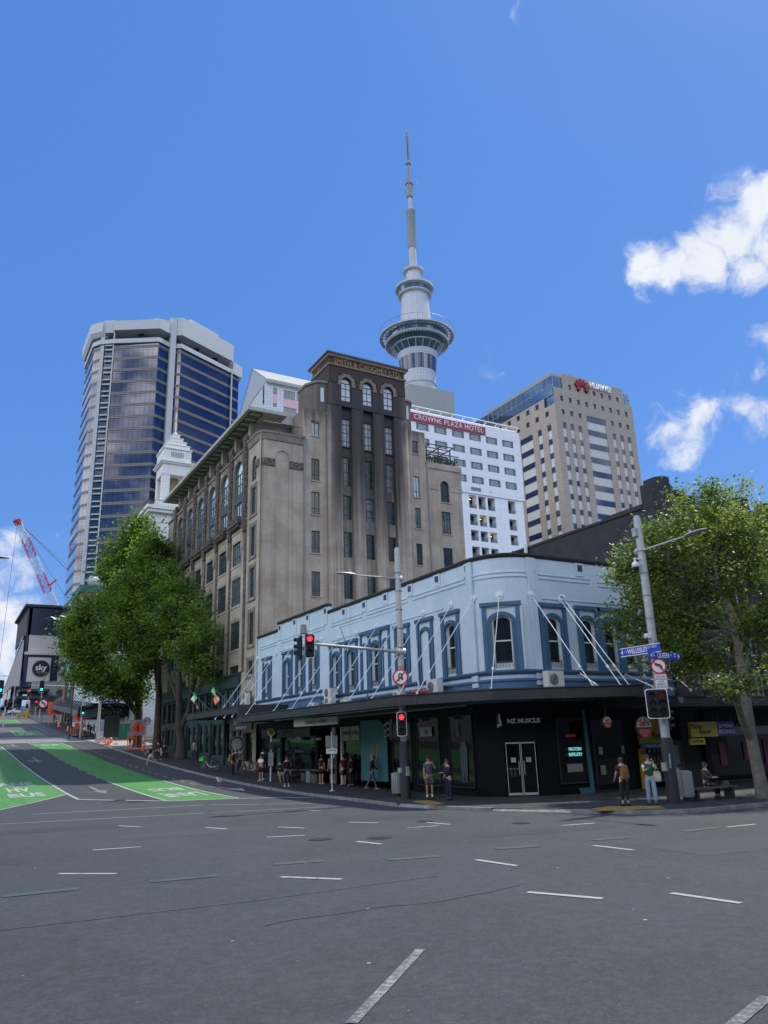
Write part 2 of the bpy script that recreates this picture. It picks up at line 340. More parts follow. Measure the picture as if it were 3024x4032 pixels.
# materials -----------------------------------------------------------------
M = {}
def simple():
    M['black'] = mk('black_paint', (.012,.012,.013), .5)
    M['darkmetal'] = mk('dark_metal', (.035,.037,.04), .45)
    M['canopy'] = mk('canopy_paint', (.035,.037,.038), .6, noise=.2, nscale=2)
    M['eave'] = mk('eaves_board', (.42,.40,.36), .8, noise=.08, nscale=1)
    M['soffit'] = mk('canopy_soffit', (.065,.067,.07), .8, noise=.1, nscale=1)
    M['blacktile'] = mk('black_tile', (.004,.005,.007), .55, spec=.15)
    M['white'] = mk('white_paint', (.78,.79,.79), .6, noise=.05, nscale=1)
    M['cream'] = mk('cream_sash', (.62,.63,.58), .6)
    M['galv'] = mk('galvanised_steel', (.42,.43,.43), .5, metal=.35, noise=.15, nscale=6)
    M['steel'] = mk('brushed_steel', (.45,.46,.46), .4, metal=.6, noise=.1, nscale=8)
    M['trim'] = mk('blue_trim_paint', (.045,.115,.20), .6, noise=.12, nscale=2)
    M['bluebase'] = mk('blue_base_paint', (.055,.135,.24), .65, noise=.12, nscale=1.2)
    M['glass'] = mk('dark_glass', (.012,.016,.02), .03, spec=.6)
    M['glassb'] = mk('blue_tinted_glass', (.015,.03,.07), .04, spec=1.0, metal=.0)
    M['shopglass'] = mk('shop_glass', (.003,.004,.005), .02, spec=.3)
    M['curtain'] = mk('curtained_pane', (.30,.33,.34), .25, noise=.3, nscale=3)
    M['oldglass'] = mk('old_glass', (.035,.042,.045), .08, spec=.6, noise=.5, nscale=1.2)
    M['dimglass'] = mk('sooty_glass', (.02,.024,.026), .12, spec=.4, noise=.6, nscale=1.7)
    M['curtainglass'] = mk('blind_behind_glass', (.12,.125,.12), .12, spec=.6, noise=.7, nscale=1.1)
    M['frost'] = mk('frosted_glass', (.5,.54,.58), .25, spec=.6)
    M['archglass'] = mk('arched_glass', (.42,.56,.56), .05, spec=1.0, metal=.85)
    M['winframe'] = mk('steel_window_frame', (.055,.075,.07), .55)
    M['darkframe'] = mk('dark_window_frame', (.02,.025,.03), .5)
    M['teal'] = mk('teal_paint', (.04,.145,.155), .55)
    M['green'] = mk('green_shopfront_paint', (.02,.05,.045), .5)
    M['pink'] = mk('pink_panel', (.62,.42,.42), .7)
    M['red'] = mk('red_paint', (.5,.025,.03), .5)
    M['orange'] = mk('orange_plastic', (.85,.16,.04), .5)
    M['signorange'] = mk('orange_sign_face', (.85,.1,.03), .5)
    M['yellow'] = mk('yellow_sign_face', (.42,.34,.025), .5)
    M['yellowpaint'] = mk('yellow_marking_paint', (.5,.33,.06), .8, noise=.25, nscale=9)
    M['signblue'] = mk('blue_sign_face', (.01,.06,.5), .45)
    M['navy'] = mk('navy_panel', (.01,.016,.045), .4)
    M['signwhite'] = mk('white_sign_face', (.75,.76,.76), .5)
    M['signred'] = mk('red_sign_face', (.55,.02,.02), .5)
    M['gold'] = mk('gold_lettering', (.33,.2,.06), .5, metal=.3)
    M['tan'] = mk('tan_paint', (.3,.22,.13), .6)
    M['lens_off'] = mk('dark_lens', (.02,.02,.02), .25)
    M['lens_red'] = mk('red_signal_lens', (.6,.01,.01), .3, emit=(1,.02,.03), estr=1.6)
    M['lens_green'] = mk('green_signal_lens', (.02,.5,.4), .3, emit=(.02,1,.62), estr=.9)
    M['lens_dimred'] = mk('dim_red_lens', (.05,.005,.005), .3, emit=(1,.03,.03), estr=.02)
    M['neon'] = mk('neon_tube', (.2,.6,.6), .3, emit=(.30,.85,.85), estr=.28)
    M['lamp'] = mk('lit_lamp', (.8,.7,.5), .3, emit=(1,.75,.4), estr=2.0)
    M['leather'] = mk('tyre_rubber', (.015,.015,.015), .8)
    M['limegreen'] = mk('lime_green_plastic', (.08,.55,.08), .4)
    M['bark'] = mk('plane_tree_bark', (.16,.145,.115), .9, noise=.35, nscale=5, bump=.5, bscale=14)
    M['barkdark'] = mk('street_tree_bark', (.07,.055,.045), .95, noise=.3, nscale=4, bump=.5, bscale=10)
    M['wood'] = mk('weathered_timber', (.10,.085,.065), .8, noise=.3, nscale=9)
    M['brick'] = mk('plain_brick_red', (.17,.07,.05), .8, noise=.2, nscale=2)
    M['fence_green'] = mk('green_shade_cloth', (.02,.16,.12), .8, noise=.2, nscale=2)
    M['concretepipe'] = mk('pale_concrete', (.42,.42,.39), .8, noise=.1, nscale=1)
    M['railpipe'] = mk('grey_downpipe', (.22,.24,.24), .7)
    M['blackbld'] = mk('charcoal_render', (.032,.034,.037), .85, noise=.25, nscale=1.3, bump=.2, bscale=5)
    M['tower'] = mk('tower_concrete', (.50,.51,.48), .8, noise=.06, nscale=.2)
    M['lattice_red'] = mk('red_lattice_paint', (.6,.10,.16), .5)
    M['skywhite'] = mk('pale_cladding', (.60,.57,.50), .7, noise=.05, nscale=.3)
    M['rod'] = mk('white_rod_paint', (.72,.78,.78), .4)
    M['greenframe'] = mk('green_cladding', (.03,.14,.08), .6)
simple()
def asphalt():
    m = mk('asphalt', (.1,.1,.1), .85); g = NG(m)
    f1 = g.noise(g.P, 60, 3, .7); f2 = g.noise(g.P, .35, 5, .6); f3 = g.noise(g.P, 1.0, 5, .6, (1.2, .12, 1)); f4 = g.noise(g.P, 300, 2, .8)
    c = g.mix(g.ramp(f2, .35, .68), (.026,.033,.035), (.039,.047,.050))
    c = g.mix(g.math('MULTIPLY', g.ramp(f3, .5, .75), .45), c, (.035,.038,.039))
    f5 = g.noise(g.P, 22, 4, .75); c = g.mix(g.math('MULTIPLY', g.ramp(f5, .38, .66), .55), c, (.062,.068,.072)); c = g.mix(g.math('MULTIPLY', g.ramp(f5, .5, .32), .5), c, (.022,.024,.025))
    oil = g.math('MULTIPLY', g.ramp(g.noise(g.P, .9, 3, .5), .66, .74), .45); c = g.mix(oil, c, (.022,.023,.024))
    c = g.mix(g.math('MULTIPLY', g.ramp(f1, .44, .72), .5), c, (.13,.14,.145))
    c = g.mix(g.math('MULTIPLY', g.ramp(f4, .45, .7), .6), c, (.018,.020,.021))
    sp = g.ramp(g.noise(g.P, 14, 2, .5), .76, .8)
    c = g.mix(g.math('MULTIPLY', sp, .7), c, (.34,.33,.31))
    pt = g.noise(g.P, .12, 2, .5); c = g.mix(g.math('MULTIPLY', g.ramp(pt, .52, .56), .30), c, (.033,.036,.037))
    f6 = g.noise(g.P, 5.5, 8, .8); c = g.mix(g.math('MULTIPLY', g.ramp(f6, .46, .66), .42), c, (.078,.088,.092)); c = g.mix(g.math('MULTIPLY', g.ramp(f6, .5, .33), .40), c, (.022,.026,.028))
    g.col(c); g.bump(f1, .8, .012); return m
M['asphalt'] = asphalt()
def worn(name, col, wear=.45, under=(.08,.082,.085), sc=7):
    m = mk(name, col, .75); g = NG(m)
    f = g.noise(g.P, sc, 8, .75); tyre = g.noise(g.P, 1.0, 4, .6, (1.6,.05,1)); f2 = g.noise(g.P, .8, 3, .5)
    k = g.ramp(g.math('ADD', f, g.math('MULTIPLY', g.math('SUBTRACT', f2, .5), .35)), 1-wear-.12, 1-wear+.1)
    c = g.mix(k, col, under); c = g.mix(g.math('MULTIPLY', g.ramp(tyre, .5, .72), .5), c, tuple(x*.45 for x in col)); c = g.mix(g.math('MULTIPLY', g.noise(g.P, 120, 2, .7), .25), c, tuple(x*.5 for x in col))
    g.col(c); return m
M['white_mark'] = worn('white_road_paint', (.38,.39,.37), .36)
M['worn_mark'] = worn('worn_road_paint', (.30,.31,.30), .52, sc=14)
M['ghost_mark'] = worn('faded_green_paint', (.045,.09,.07), .5)
M['green_road'] = worn('green_lane_paint', (.065,.235,.05), .28, under=(.055,.15,.055), sc=2.5)
M['sunlitroad'] = mk('sunlit_asphalt', (.19,.19,.18), .9, noise=.12, nscale=.8)  # sunlit band over the crossing, painted as a paler road colour
M['midroad'] = mk('mid_grey_asphalt', (.085,.087,.088), .9, noise=.2, nscale=.6)  # mid-grey sheet beyond the crossing, lighter than the near road
M['tactile'] = worn('yellow_tactile', (.36,.22,.055), .35, sc=20)
def footpath():
    m = mk('footpath_paving', (.05,.05,.05), .7); g = NG(m)
    c = g.brick(g.P, (.022,.023,.025), (.032,.033,.035), (.025,.025,.025), .6, .3, .008)
    c = g.mix(g.math('MULTIPLY', g.ramp(g.noise(g.P, 1.5, 5), .4, .7), .5), c, (.1,.1,.1)); g.col(c); return m
M['footpath'] = footpath()
M['kerb'] = mk('kerb_stone', (.24,.24,.225), .85, noise=.35, nscale=2.5)
M['palepath'] = mk('pale_paving', (.33,.33,.31), .85, noise=.1, nscale=1)
def stucco():
    m = mk('stained_stucco', (.2,.2,.2), .88); g = NG(m); uv = g.wuv()
    xyz = g.n('ShaderNodeSeparateXYZ'); g.L(g.P, xyz.inputs[0]); X, Y, Z = xyz.outputs
    big = g.noise(g.P, .5, 6, .6); fine = g.noise(g.P, 5, 6, .7); st = g.noise(g.P, 1.0, 6, .65, (2.6, 2.6, .09))
    c = g.mix(g.ramp(big, .35, .65), (.35,.285,.215), (.47,.395,.305))
    c = g.mix(g.math('MULTIPLY', g.ramp(st, .45, .72), .38), c, (.19,.15,.12))
    c = g.mix(g.math('MULTIPLY', g.ramp(fine, .5, .75), .3), c, (.50,.45,.38))
    jn = g.brick(uv, (1,1,1), (1,1,1), (0,0,0), 7.3, 3.72, .02, .4); c = g.mix(g.math('MULTIPLY', g.math('SUBTRACT', 1, jn), .35), c, (.14,.115,.09))
    # soot on the head of the tower
    zx = g.math('ADD', Z, g.math('MULTIPLY', g.math('SUBTRACT', st, .5), 16))
    inx = g.math('MULTIPLY', g.ramp(X, 27.3, 28.6), g.ramp(X, 36.4, 35.2))
    iny = g.ramp(Y, 62, 59.5)
    soot = g.math('MULTIPLY', g.math('MULTIPLY', g.ramp(zx, 14, 27), inx), iny)
    c = g.mix(g.math('MULTIPLY', soot, .92), c, (.032,.027,.028))
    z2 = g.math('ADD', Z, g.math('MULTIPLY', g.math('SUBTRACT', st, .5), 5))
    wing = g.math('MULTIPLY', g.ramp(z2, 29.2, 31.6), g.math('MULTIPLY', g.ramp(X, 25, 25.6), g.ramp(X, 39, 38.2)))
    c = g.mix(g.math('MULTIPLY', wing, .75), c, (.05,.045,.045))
    wst = g.math('MULTIPLY', g.ramp(g.noise(g.P, 1.0, 4, .6, (3.2,3.2,.05)), .56, .66), g.math('MULTIPLY', inx, .5))
    c = g.mix(wst, c, (.06,.05,.045))
    g.col(c); g.bump(fine, .25, .03); return m
M['stucco'] = stucco()
def stone():
    m = mk('carved_stone', (.2,.2,.2), .9); g = NG(m); uv = g.wuv()
    c = g.brick(uv, (.27,.225,.18), (.21,.17,.135), (.13,.105,.085), .55, .42, .012)
    f = g.noise(g.P, 4, 6, .7); c = g.mix(g.math('MULTIPLY', g.ramp(f, .45, .7), .45), c, (.13,.105,.085)); g.col(c)
    g.bump(f, .4, .04); return m
M['stone'] = stone()
def carved():
    m = mk('ornamental_stone', (.2,.2,.2), .9); g = NG(m)
    v = g.n('ShaderNodeTexVoronoi'); v.inputs['Scale'].default_value = 5.5; g.L(g.P, v.inputs['Vector'])
    c = g.mix(g.ramp(v.outputs['Distance'], .1, .55), (.30,.245,.195), (.09,.072,.06)); g.col(c); g.bump(v.outputs['Distance'], 1, .08); return m
M['carved'] = carved()
def darkbrick():
    m = mk('dark_stone_blocks', (.1,.1,.1), .9); g = NG(m); uv = g.wuv()
    c = g.brick(uv, (.06,.042,.036), (.036,.026,.024), (.09,.075,.065), .62, .2, .018, .37)
    g.col(c); return m
M['darkbrick'] = darkbrick()
def blueplaster():
    m = mk('pale_blue_plaster', (.4,.5,.6), .8); g = NG(m)
    f = g.noise(g.P, .8, 5, .6); st = g.noise(g.P, 1.0, 5, .7, (2.5,2.5,.15)); fine = g.noise(g.P, 9, 5, .6)
    c = g.mix(g.ramp(f, .3, .7), (.49,.59,.66), (.57,.665,.73))
    c = g.mix(g.math('MULTIPLY', g.ramp(st, .55, .78), .38), c, (.33,.39,.43))
    rust = g.math('MULTIPLY', g.ramp(g.noise(g.P, 1.0, 3, .5, (4,4,.12)), .71, .76), .5); c = g.mix(rust, c, (.33,.25,.2))
    g.col(c); g.bump(fine, .35, .03); return m
M['blue'] = blueplaster()
def panels(name, c1, c2, mort, w, h, ms=.03, off=0, rough=.6, streak=.0):
    m = mk(name, c1, rough); g = NG(m); uv = g.wuv(); c = g.brick(uv, c1, c2, mort, w, h, ms, off)
    if streak: c = g.mix(g.math('MULTIPLY', g.ramp(g.noise(g.P, .5, 5, .6, (1,1,.1)), .5, .8), streak), c, tuple(x*.6 for x in c1))
    g.col(c); return m
M['hotelwhite'] = panels('white_render', (.88,.89,.89), (.86,.87,.87), (.66,.68,.70), 4.25, 3.1, .035, 0, .7, .12)
M['tanstone'] = panels('tan_stone_panels', (.42,.355,.285), (.385,.325,.26), (.27,.205,.155), 1.55, .9, .025, 0)
M['paleconc'] = panels('pale_spandrel', (.62,.61,.56), (.6,.59,.55), (.44,.43,.4), 1.2, 3.6, .01, 0, .8, .2)
M['asbwhite'] = panels('pale_tile_cladding', (.52,.53,.51), (.49,.50,.49), (.36,.39,.39), 1.1, .9, .04, 0, .4)
M['tile'] = panels('white_tile_cladding', (.60,.63,.64), (.57,.6,.61), (.33,.36,.38), .8, .8, .045, 0, .5)
M['podium'] = panels('podium_concrete', (.35,.36,.33), (.34,.35,.32), (.28,.29,.27), 9, 12, .08, .3, .8)
M['whitestone'] = panels('white_rusticated_stone', (.76,.75,.70), (.73,.72,.68), (.52,.51,.47), 3, .55, .02, .5)
M['brickred'] = panels('red_brickwork', (.20,.085,.06), (.15,.065,.05), (.2,.18,.16), .6, .25, .02, .5, .9)
M['awning'] = mk('grey_awning_fabric', (.09,.095,.1), .7)
def asbglass(name, tint, refl):
    m = mk(name, tint, .04, metal=refl); g = NG(m); uv = g.wuv()
    x = g.brick(uv, (1,1,1), (1,1,1), (0,0,0), 1.5, 3.8, .05, 0)
    gd = g.mix(g.noise(g.P, .35, 2, .5, (1,1,.5)), tint, tuple(t*1.25 for t in tint)); g.col(g.mix(x, tuple(t*.35 for t in tint), gd)); return m
M['bronzeglass'] = asbglass('bronze_mirror_glass', (.135,.13,.142), .92)
M['blueglass'] = asbglass('blue_mirror_glass', (.038,.060,.115), .9)
M['silverglass'] = asbglass('silver_mirror_glass', (.58,.60,.63), .95)
M['deckglass'] = mk('observation_glass', (.04,.11,.14), .05, spec=1.0)
M['band'] = mk('brown_spandrel_band', (.20,.18,.165), .4)

# ------------------------------------------------------------------ the ground
PY = [0, 36, 38.1, 43.0, 47.15, 52, 58, 64.8, 77.6, 87.1, 100, 121.6, 148.4, 179, 240, 330, 700, 1500]
PZ = [-.13, -.13, -.12, -.04, .07, .25, .52, .87, 1.64, 2.33, 3.2, 4.45, 6.57, 9.14, 13.8, 19, 30, 40]
ROWS = [-400, -60, -20, 0, 20] + [30 + 2*i for i in range(106)] + [250 + 10*i for i in range(9)] + [360, 420, 500, 600, 800, 1100, 1500]
def _p(y):
    if y <= PY[0]: return PZ[0]
    for i in range(len(PY)-1):
        if y <= PY[i+1]: t = (y-PY[i])/(PY[i+1]-PY[i]); return PZ[i]+t*(PZ[i+1]-PZ[i])
    return PZ[-1]
RZ = [_p(y) for y in ROWS]
def gz(y):       # footpath level
    for i in range(len(ROWS)-1):
        if y <= ROWS[i+1]: t = (y-ROWS[i])/(ROWS[i+1]-ROWS[i]); return RZ[i]+t*(RZ[i+1]-RZ[i])
    return RZ[-1]
def rz(y): return gz(y) - .12
def drape(mb, poly, dz, m=0):
    """lay a convex outline on the road, cut at the ground rows so it follows the slope"""
    ys = [p[1] for p in poly]; cuts = [min(ys)] + [r for r in ROWS if min(ys) < r < max(ys)] + [max(ys)]
    def clip(pl, y, keep_above):
        out = []
        for i in range(len(pl)):
            a, b = pl[i], pl[(i+1)%len(pl)]; ia = (a[1] >= y) == keep_above or a[1] == y; ib = (b[1] >= y) == keep_above or b[1] == y
            if ia: out.append(a)
            if ia != ib: t = (y-a[1])/(b[1]-a[1]); out.append((a[0]+t*(b[0]-a[0]), y))
        return out
    for i in range(len(cuts)-1):
        q = clip(clip(list(poly), cuts[i], True), cuts[i+1], False)
        if len(q) < 3: continue
        A = sum(q[k][0]*q[(k+1)%len(q)][1]-q[(k+1)%len(q)][0]*q[k][1] for k in range(len(q)))
        if abs(A) < 1e-6: continue
        if A < 0: q = q[::-1]
        mb.add([(x, y, rz(y)+dz) for x, y in q], [tuple(range(len(q)))], m)
g = MB(); XS = [-900, -60, -20, 0, 17.4, 60, 200, 1200]
for j, y in enumerate(ROWS):
    for x in XS: g.v.append((x, y, RZ[j]-.12))
nx = len(XS)
for j in range(len(ROWS)-1):
    for i in range(nx-1): g.f.append((j*nx+i, j*nx+i+1, (j+1)*nx+i+1, (j+1)*nx+i)); g.m.append(0)
tag(g.build('road', M['asphalt'], origin=(0,0,0)), kind='structure')
# footpath round the corner: outline follows the kerb
KERB = [(17.4,112), (17.4,38.1), (17.35,34), (17.15,31), (17.0,29.1), (17.35,27.2), (18.3,24.4), (19.6,21.6), (20.8,19.6), (22.1,18.75), (24,18.5), (26,18.36), (60,18.2)]
f = MB()
ysn = [r for r in ROWS if 30 <= r <= 112]
def kx(y):
    for a, b in zip(KERB[:-1], KERB[1:]):
        if b[1] <= y <= a[1]: t = (y-a[1])/(b[1]-a[1]) if a[1] != b[1] else 0; return a[0]+t*(b[0]-a[0])
    return 17.4
for a, b in zip(ysn[:-1], ysn[1:]): f.quad((kx(a)+.15,a,gz(a)),(40,a,gz(a)),(40,b,gz(b)),(kx(b)+.15,b,gz(b)))
zc = gz(20)
ring = [(17.25,29.1),(17.5,27.2),(18.4,24.4),(19.7,21.7),(20.9,19.75),(22.15,18.9),(24,18.65),(26,18.51),(60,18.35)]
f.add([(x,y,zc) for x,y in ring]+[(60,30,zc),(kx(30)+.15,30,zc)], [tuple(range(len(ring)+2))])
tag(f.build('footpath', M['footpath'], origin=(20,30,-.13)), kind='structure')
k = MB()
pts = [(17.4, y) for y in reversed([r for r in ROWS if 38 < r <= 112])] + KERB[1:]
for (x0,y0),(x1,y1) in zip(pts[:-1], pts[1:]):
    d = Vector((x1-x0,y1-y0)).normalized(); n = Vector((-d.y, d.x))*.15
    low = .1 if (20.6 < (y0+y1)/2 < 25 or 27.5 < (y0+y1)/2 < 30) else 0
    za, zb = gz(y0)-low+.004, gz(y1)-low+.004
    k.add([(x0,y0,za),(x1,y1,zb),(x1+n.x,y1+n.y,gz(y1)+.004),(x0+n.x,y0+n.y,gz(y0)+.004),(x0,y0,za-.2),(x1,y1,zb-.2)], [(0,1,2,3),(4,5,1,0)])
tag(k.build('kerb', M['kerb'], origin=(17.4,38,-.13)), kind='structure')
# far footpath (beyond the side street)
f = MB(); ys2 = [r for r in ROWS if r >= 124 and r <= 330]
for a, b in zip(ys2[:-1], ys2[1:]):
    f.quad((17.7,a,gz(a)),(40,a,gz(a)),(40,b,gz(b)),(17.7,b,gz(b)))
    f.add([(17.55,a,gz(a)),(17.55,b,gz(b)),(17.7,b,gz(b)),(17.7,a,gz(a)),(17.55,a,gz(a)-.2),(17.55,b,gz(b)-.2)], [(0,1,2,3),(4,5,1,0)])
tag(f.build('far_footpath', M['footpath'], origin=(20,124,4)), kind='structure')
f = MB()
for a, b in zip([r for r in ROWS if 96 <= r <= 112][:-1], [r for r in ROWS if 96 <= r <= 112][1:]): f.quad((17.7,a,gz(a)+.006),(23,a,gz(a)+.006),(23,b,gz(b)+.006),(17.7,b,gz(b)+.006))
tag(f.build('pale_pavement', M['palepath'], origin=(20,104,3)), kind='structure')

f = MB(); drape(f, [(-40,109.9),(17.55,109.9),(17.55,124.5),(-40,126.5)], .003); tag(f.build('sunlit_crossing', M['sunlitroad'], origin=(0,115,3)), kind='structure')
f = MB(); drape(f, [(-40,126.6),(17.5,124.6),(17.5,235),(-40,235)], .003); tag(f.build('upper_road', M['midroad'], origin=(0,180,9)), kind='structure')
# ------------------------------------------------------------------ road markings
mk_n = dict(kind='structure')
def line(mb, a, b, w, dz=.010):
    a, b = Vector(a), Vector(b); d = (b-a).normalized(); n = Vector((-d.y,d.x))*w/2
    drape(mb, [(a.x+n.x,a.y+n.y),(b.x+n.x,b.y+n.y),(b.x-n.x,b.y-n.y),(a.x-n.x,a.y-n.y)], dz)
gr = MB()
drape(gr, [(10.6,57),(10.75,41.3),(14.1,40.2),(13.95,57)], .005); drape(gr, [(10.6,57),(13.95,57),(13.97,107.3),(10.5,109.5)], .005)
drape(gr, [(10.6,129.4),(14.3,129.4),(14.3,142),(10.7,143)], .005); drape(gr, [(10.9,170),(14.5,170),(14.3,184),(10.6,184)], .005)
drape(gr, [(3.09,42.43),(6.9,49.4),(6.7,103),(2.2,103)], .005); drape(gr, [(-6,36.5),(3.09,42.43),(2.2,103),(-6,103)], .0052)
tag(gr.build('green_bus_lane', M['green_road'], origin=(12,50,0)), **mk_n)
wm_ = MB()
line(wm_, (7.05,45.7), (6.85,103), .16); line(wm_, (7.05,45.7), (10.8,41.2), .22)
line(wm_, (10.8,41.2), (14.1,40.1), .24); line(wm_, (14.1,40.1), (17.2,37.7), .24)
line(wm_, (10.66,41.4), (10.6,57.1), .14); line(wm_, (14.05,40.3), (13.93,55.8), .14)
line(wm_, (13.97,98), (14.0,107.6), .14); line(wm_, (10.5,101), (10.45,109.8), .14); line(wm_, (10.45,108.6), (14,107.4), .14)
line(wm_, (3.05,42.3), (6.95,49.3), .14); line(wm_, (8.4,126.5), (17.5,122.9), .3)
line(wm_, (10.55,129.4), (10.75,143), .16); line(wm_, (14.35,129.4), (14.35,142), .16); line(wm_, (14.4,170), (14.3,184), .16)
for y in range(130, 184, 3): line(wm_, (8.9,y), (8.9,y+1), .12); line(wm_, (15.4,y), (15.4,y+1), .1)
for y in range(60, 98, 4): line(wm_, (10.5,y), (10.5,y+.8), .12)
# crosswalk lines across Wellesley Street
line(wm_, (4.11,38.8), (11.35,37.51), .12); line(wm_, (11.6,37.4), (15.3,33.95), .12); line(wm_, (2.58,34.8), (10.0,33.0), .12); line(wm_, (10.3,32.9), (15.0,31.6), .09)
tag(wm_.build('white_road_lines', M['white_mark'], origin=(10,45,0)), **mk_n)
d = MB()
for a, b in [((2.74,19.61),(3.79,18.69)),((4.09,23.48),(5.31,23.23)),((6.46,15.87),(7.31,14.79)),((8.84,22.78),(9.87,22.39)),((9.24,11.46),(9.82,10.26)),((11.01,9.89),(11.18,8.69)),((10.78,15.08),(10.92,13.83)),((14.27,15.04),(14.36,13.84)),((13.09,21.84),(14.15,21.67)),((10.34,19.98),(10.56,18.98)),
             ((6.1,30.2),(6.6,29.1)),((8.3,27.1),(8.7,26.0)),((10.2,25.3),(10.7,24.3)),((12.6,24.9),(13.2,23.9)),((14.4,22.8),(14.6,21.7)),((16.8,18.9),(17.9,18.7)),((19.6,15.3),(20.7,15.2)),((13.6,31.0),(13.9,30.0)),((24,14.9),(25.1,14.8))]:
    line(d, a, b, .14)
tag(d.build('intersection_guide_dashes', M['white_mark'], origin=(9,18,0)), **mk_n)
d = MB(); line(d, (3.77,7.46), (5.74,9.36), .125); line(d, (3.0,6.72), (3.72,7.41), .125); line(d, (6.57,5.4), (7.55,5.72), .13)
tag(d.build('worn_lane_line', M['worn_mark'], origin=(5,8,0)), **mk_n)
d = MB()
for a, b in [((1.46,17.35),(2.82,17.26)),((4.15,17.13),(5.48,16.93)),((9.27,16.44),(10.48,16.11)),((7.0,17.6),(8.1,17.3)),((12.2,16.2),(13.3,15.9)),((15,15.8),(16,15.6)),((18,15.5),(19.3,15.4))]: line(d, a, b, .3)
tag(d.build('faded_green_blocks', M['ghost_mark'], origin=(6,17,0)), **mk_n)
d = MB(); line(d, (1.21,14.17), (5.24,13.83), .035); line(d, (5.24,13.83), (9,13.9), .03)
tag(d.build('faded_line', M['ghost_mark'], origin=(3,14,0)), **mk_n)
tar = mk('tar_sealed_crack', (.045,.045,.047), .5)
d = MB(); pr = None
for i in range(30):
    t = i/29; p = (4.6+5.0*t, 11.9+.10*sin(t*7)+.05*sin(t*19)+.25*max(0,t-.8)*5*sin(t*9)); 
    if pr: line(d, pr, p, .028, .006)
    pr = p
for a, b in [((2,45),(9,41.6)),((8.5,44),(8.9,60)),((-2,30),(4,29.2)),((4,29.2),(12,28.6))]: line(d, a, b, .02, .006)
tag(d.build('tar_crack', tar, origin=(7,12,0)), **mk_n)
d = MB()
for y in [51.5+i*2.35 for i in range(24)]: line(d, (14.95,y), (14.92,y+.85), .1)
line(d, (14.86,51.8), (16.81,49.9), .12); 
tag(d.build('yellow_dashes', M['yellowpaint'], origin=(15,70,.3)), **mk_n)
M['patch_a'] = mk('asphalt_patch_dark', (.034,.040,.043), .8, noise=.35, nscale=45, bump=.4, bscale=60); M['patch_b'] = mk('asphalt_patch_pale', (.050,.057,.060), .9, noise=.3, nscale=38, bump=.4, bscale=60)
for mt, ps in ((M['patch_a'], ([(1,30.5),(6.2,29.6),(6.6,31.2),(1.3,32)], [(12.4,25.4),(16,24.1),(16.4,25.3),(12.8,26.6)], [(7.8,42.6),(9.9,41.9),(10.2,43.8),(8,44.2)], [(-3,22.5),(2.2,22),(2.4,23.3),(-3,24)], [(13.4,18.2),(17.6,17.4),(17.9,18.2),(13.7,19.1)])),
               (M['patch_b'], ([(5.2,25.6),(9.5,24.6),(9.9,26.2),(5.5,27.1)], [(14.8,12.2),(19,11.8),(19.2,13.6),(15,14)]))):
    q = MB()
    for p in ps: drape(q, p, .0035)
    tag(q.build('asphalt_patch', mt, origin=(8,20,0)), **mk_n)
# lettering and arrows painted on the lanes
def road_text(s, cx, cy, w, h, flip=0):
    me = text_mesh(s, 1, 0, sx=1, bold=.035); xs = [v.co.x for v in me.vertices]; zs = [v.co.z for v in me.vertices]
    x0, x1, z0, z1 = min(xs), max(xs), min(zs), max(zs); a = pi if flip else 0
    for v in me.vertices:
        x = ((v.co.x-x0)/(x1-x0)-.5)*w; y = ((v.co.z-z0)/(z1-z0)-.5)*h
        X = cx+x*cos(a)-y*sin(a); Y = cy+x*sin(a)+y*cos(a); v.co = (X, Y, rz(Y)+.014)
    me.materials.clear(); me.materials.append(M['white_mark'])
    o = bpy.data.objects.new('painted_lettering', me); COL.objects.link(o); return tag(o, **mk_n)
road_text('BUS', 4.95, 50.3, 1.9, 2.6); road_text('HV', 4.85, 54.1, 1.3, 3.0); road_text('LANE', 4.75, 58.3, 2.6, 2.8)
road_text('BUS', 12.45, 48.9, 1.9, 2.0, 1); road_text('LANE', 12.4, 44.8, 2.2, 2.6, 1); road_text('BUS', 12.2, 103.5, 1.9, 3.4, 1); road_text('BUS', 12.3, 136, 2.2, 5, 1); road_text('LANE', 12.2, 131.8, 2.4, 3, 1)
def arrow(cx, cy, L, w, kind='up', flip=0):
    mb = MB(); s = -1 if flip else 1; T = lambda p: (cx+s*p[0]*w, cy+s*p[1]*L)
    if kind == 'up': shapes = [[(-.08,-.5),(.08,-.5),(.08,.1),(-.08,.1)], [(-.3,.1),(.3,.1),(0,.5)]]
    else: shapes = [[(-.08,-.5),(.08,-.5),(.08,.2),(-.08,.2)], [(.08,-.05),(.35,.1),(.35,.25),(.08,.1)], [(.3,-.02),(.6,.2),(.3,.38)], [(-.3,.2),(.3,.2),(0,.5)]]
    for sh in shapes: drape(mb, [T(p) for p in sh], .014 if kind == 'up' else .013)
    return tag(mb.build('lane_arrow', M['worn_mark'] if kind != 'w' else M['white_mark'], origin=(cx,cy,rz(cy))), **mk_n)
arrow(8.3, 104.5, 7, 1.8, 'both', 1); arrow(8.5, 81, 6, 1.6, 'both', 1); arrow(8.9, 51, 5.5, 1.5, 'up', 1)
mb = MB(); drape(mb, [(15.2,49.8),(15.3,49.6),(16.1,46.6),(15.85,46.5)], .012); drape(mb, [(15.5,46.9),(16.5,46.7),(15.95,44.6)], .012)
tag(mb.build('lane_arrow', M['white_mark'], origin=(15.8,47,-.1)), **mk_n)
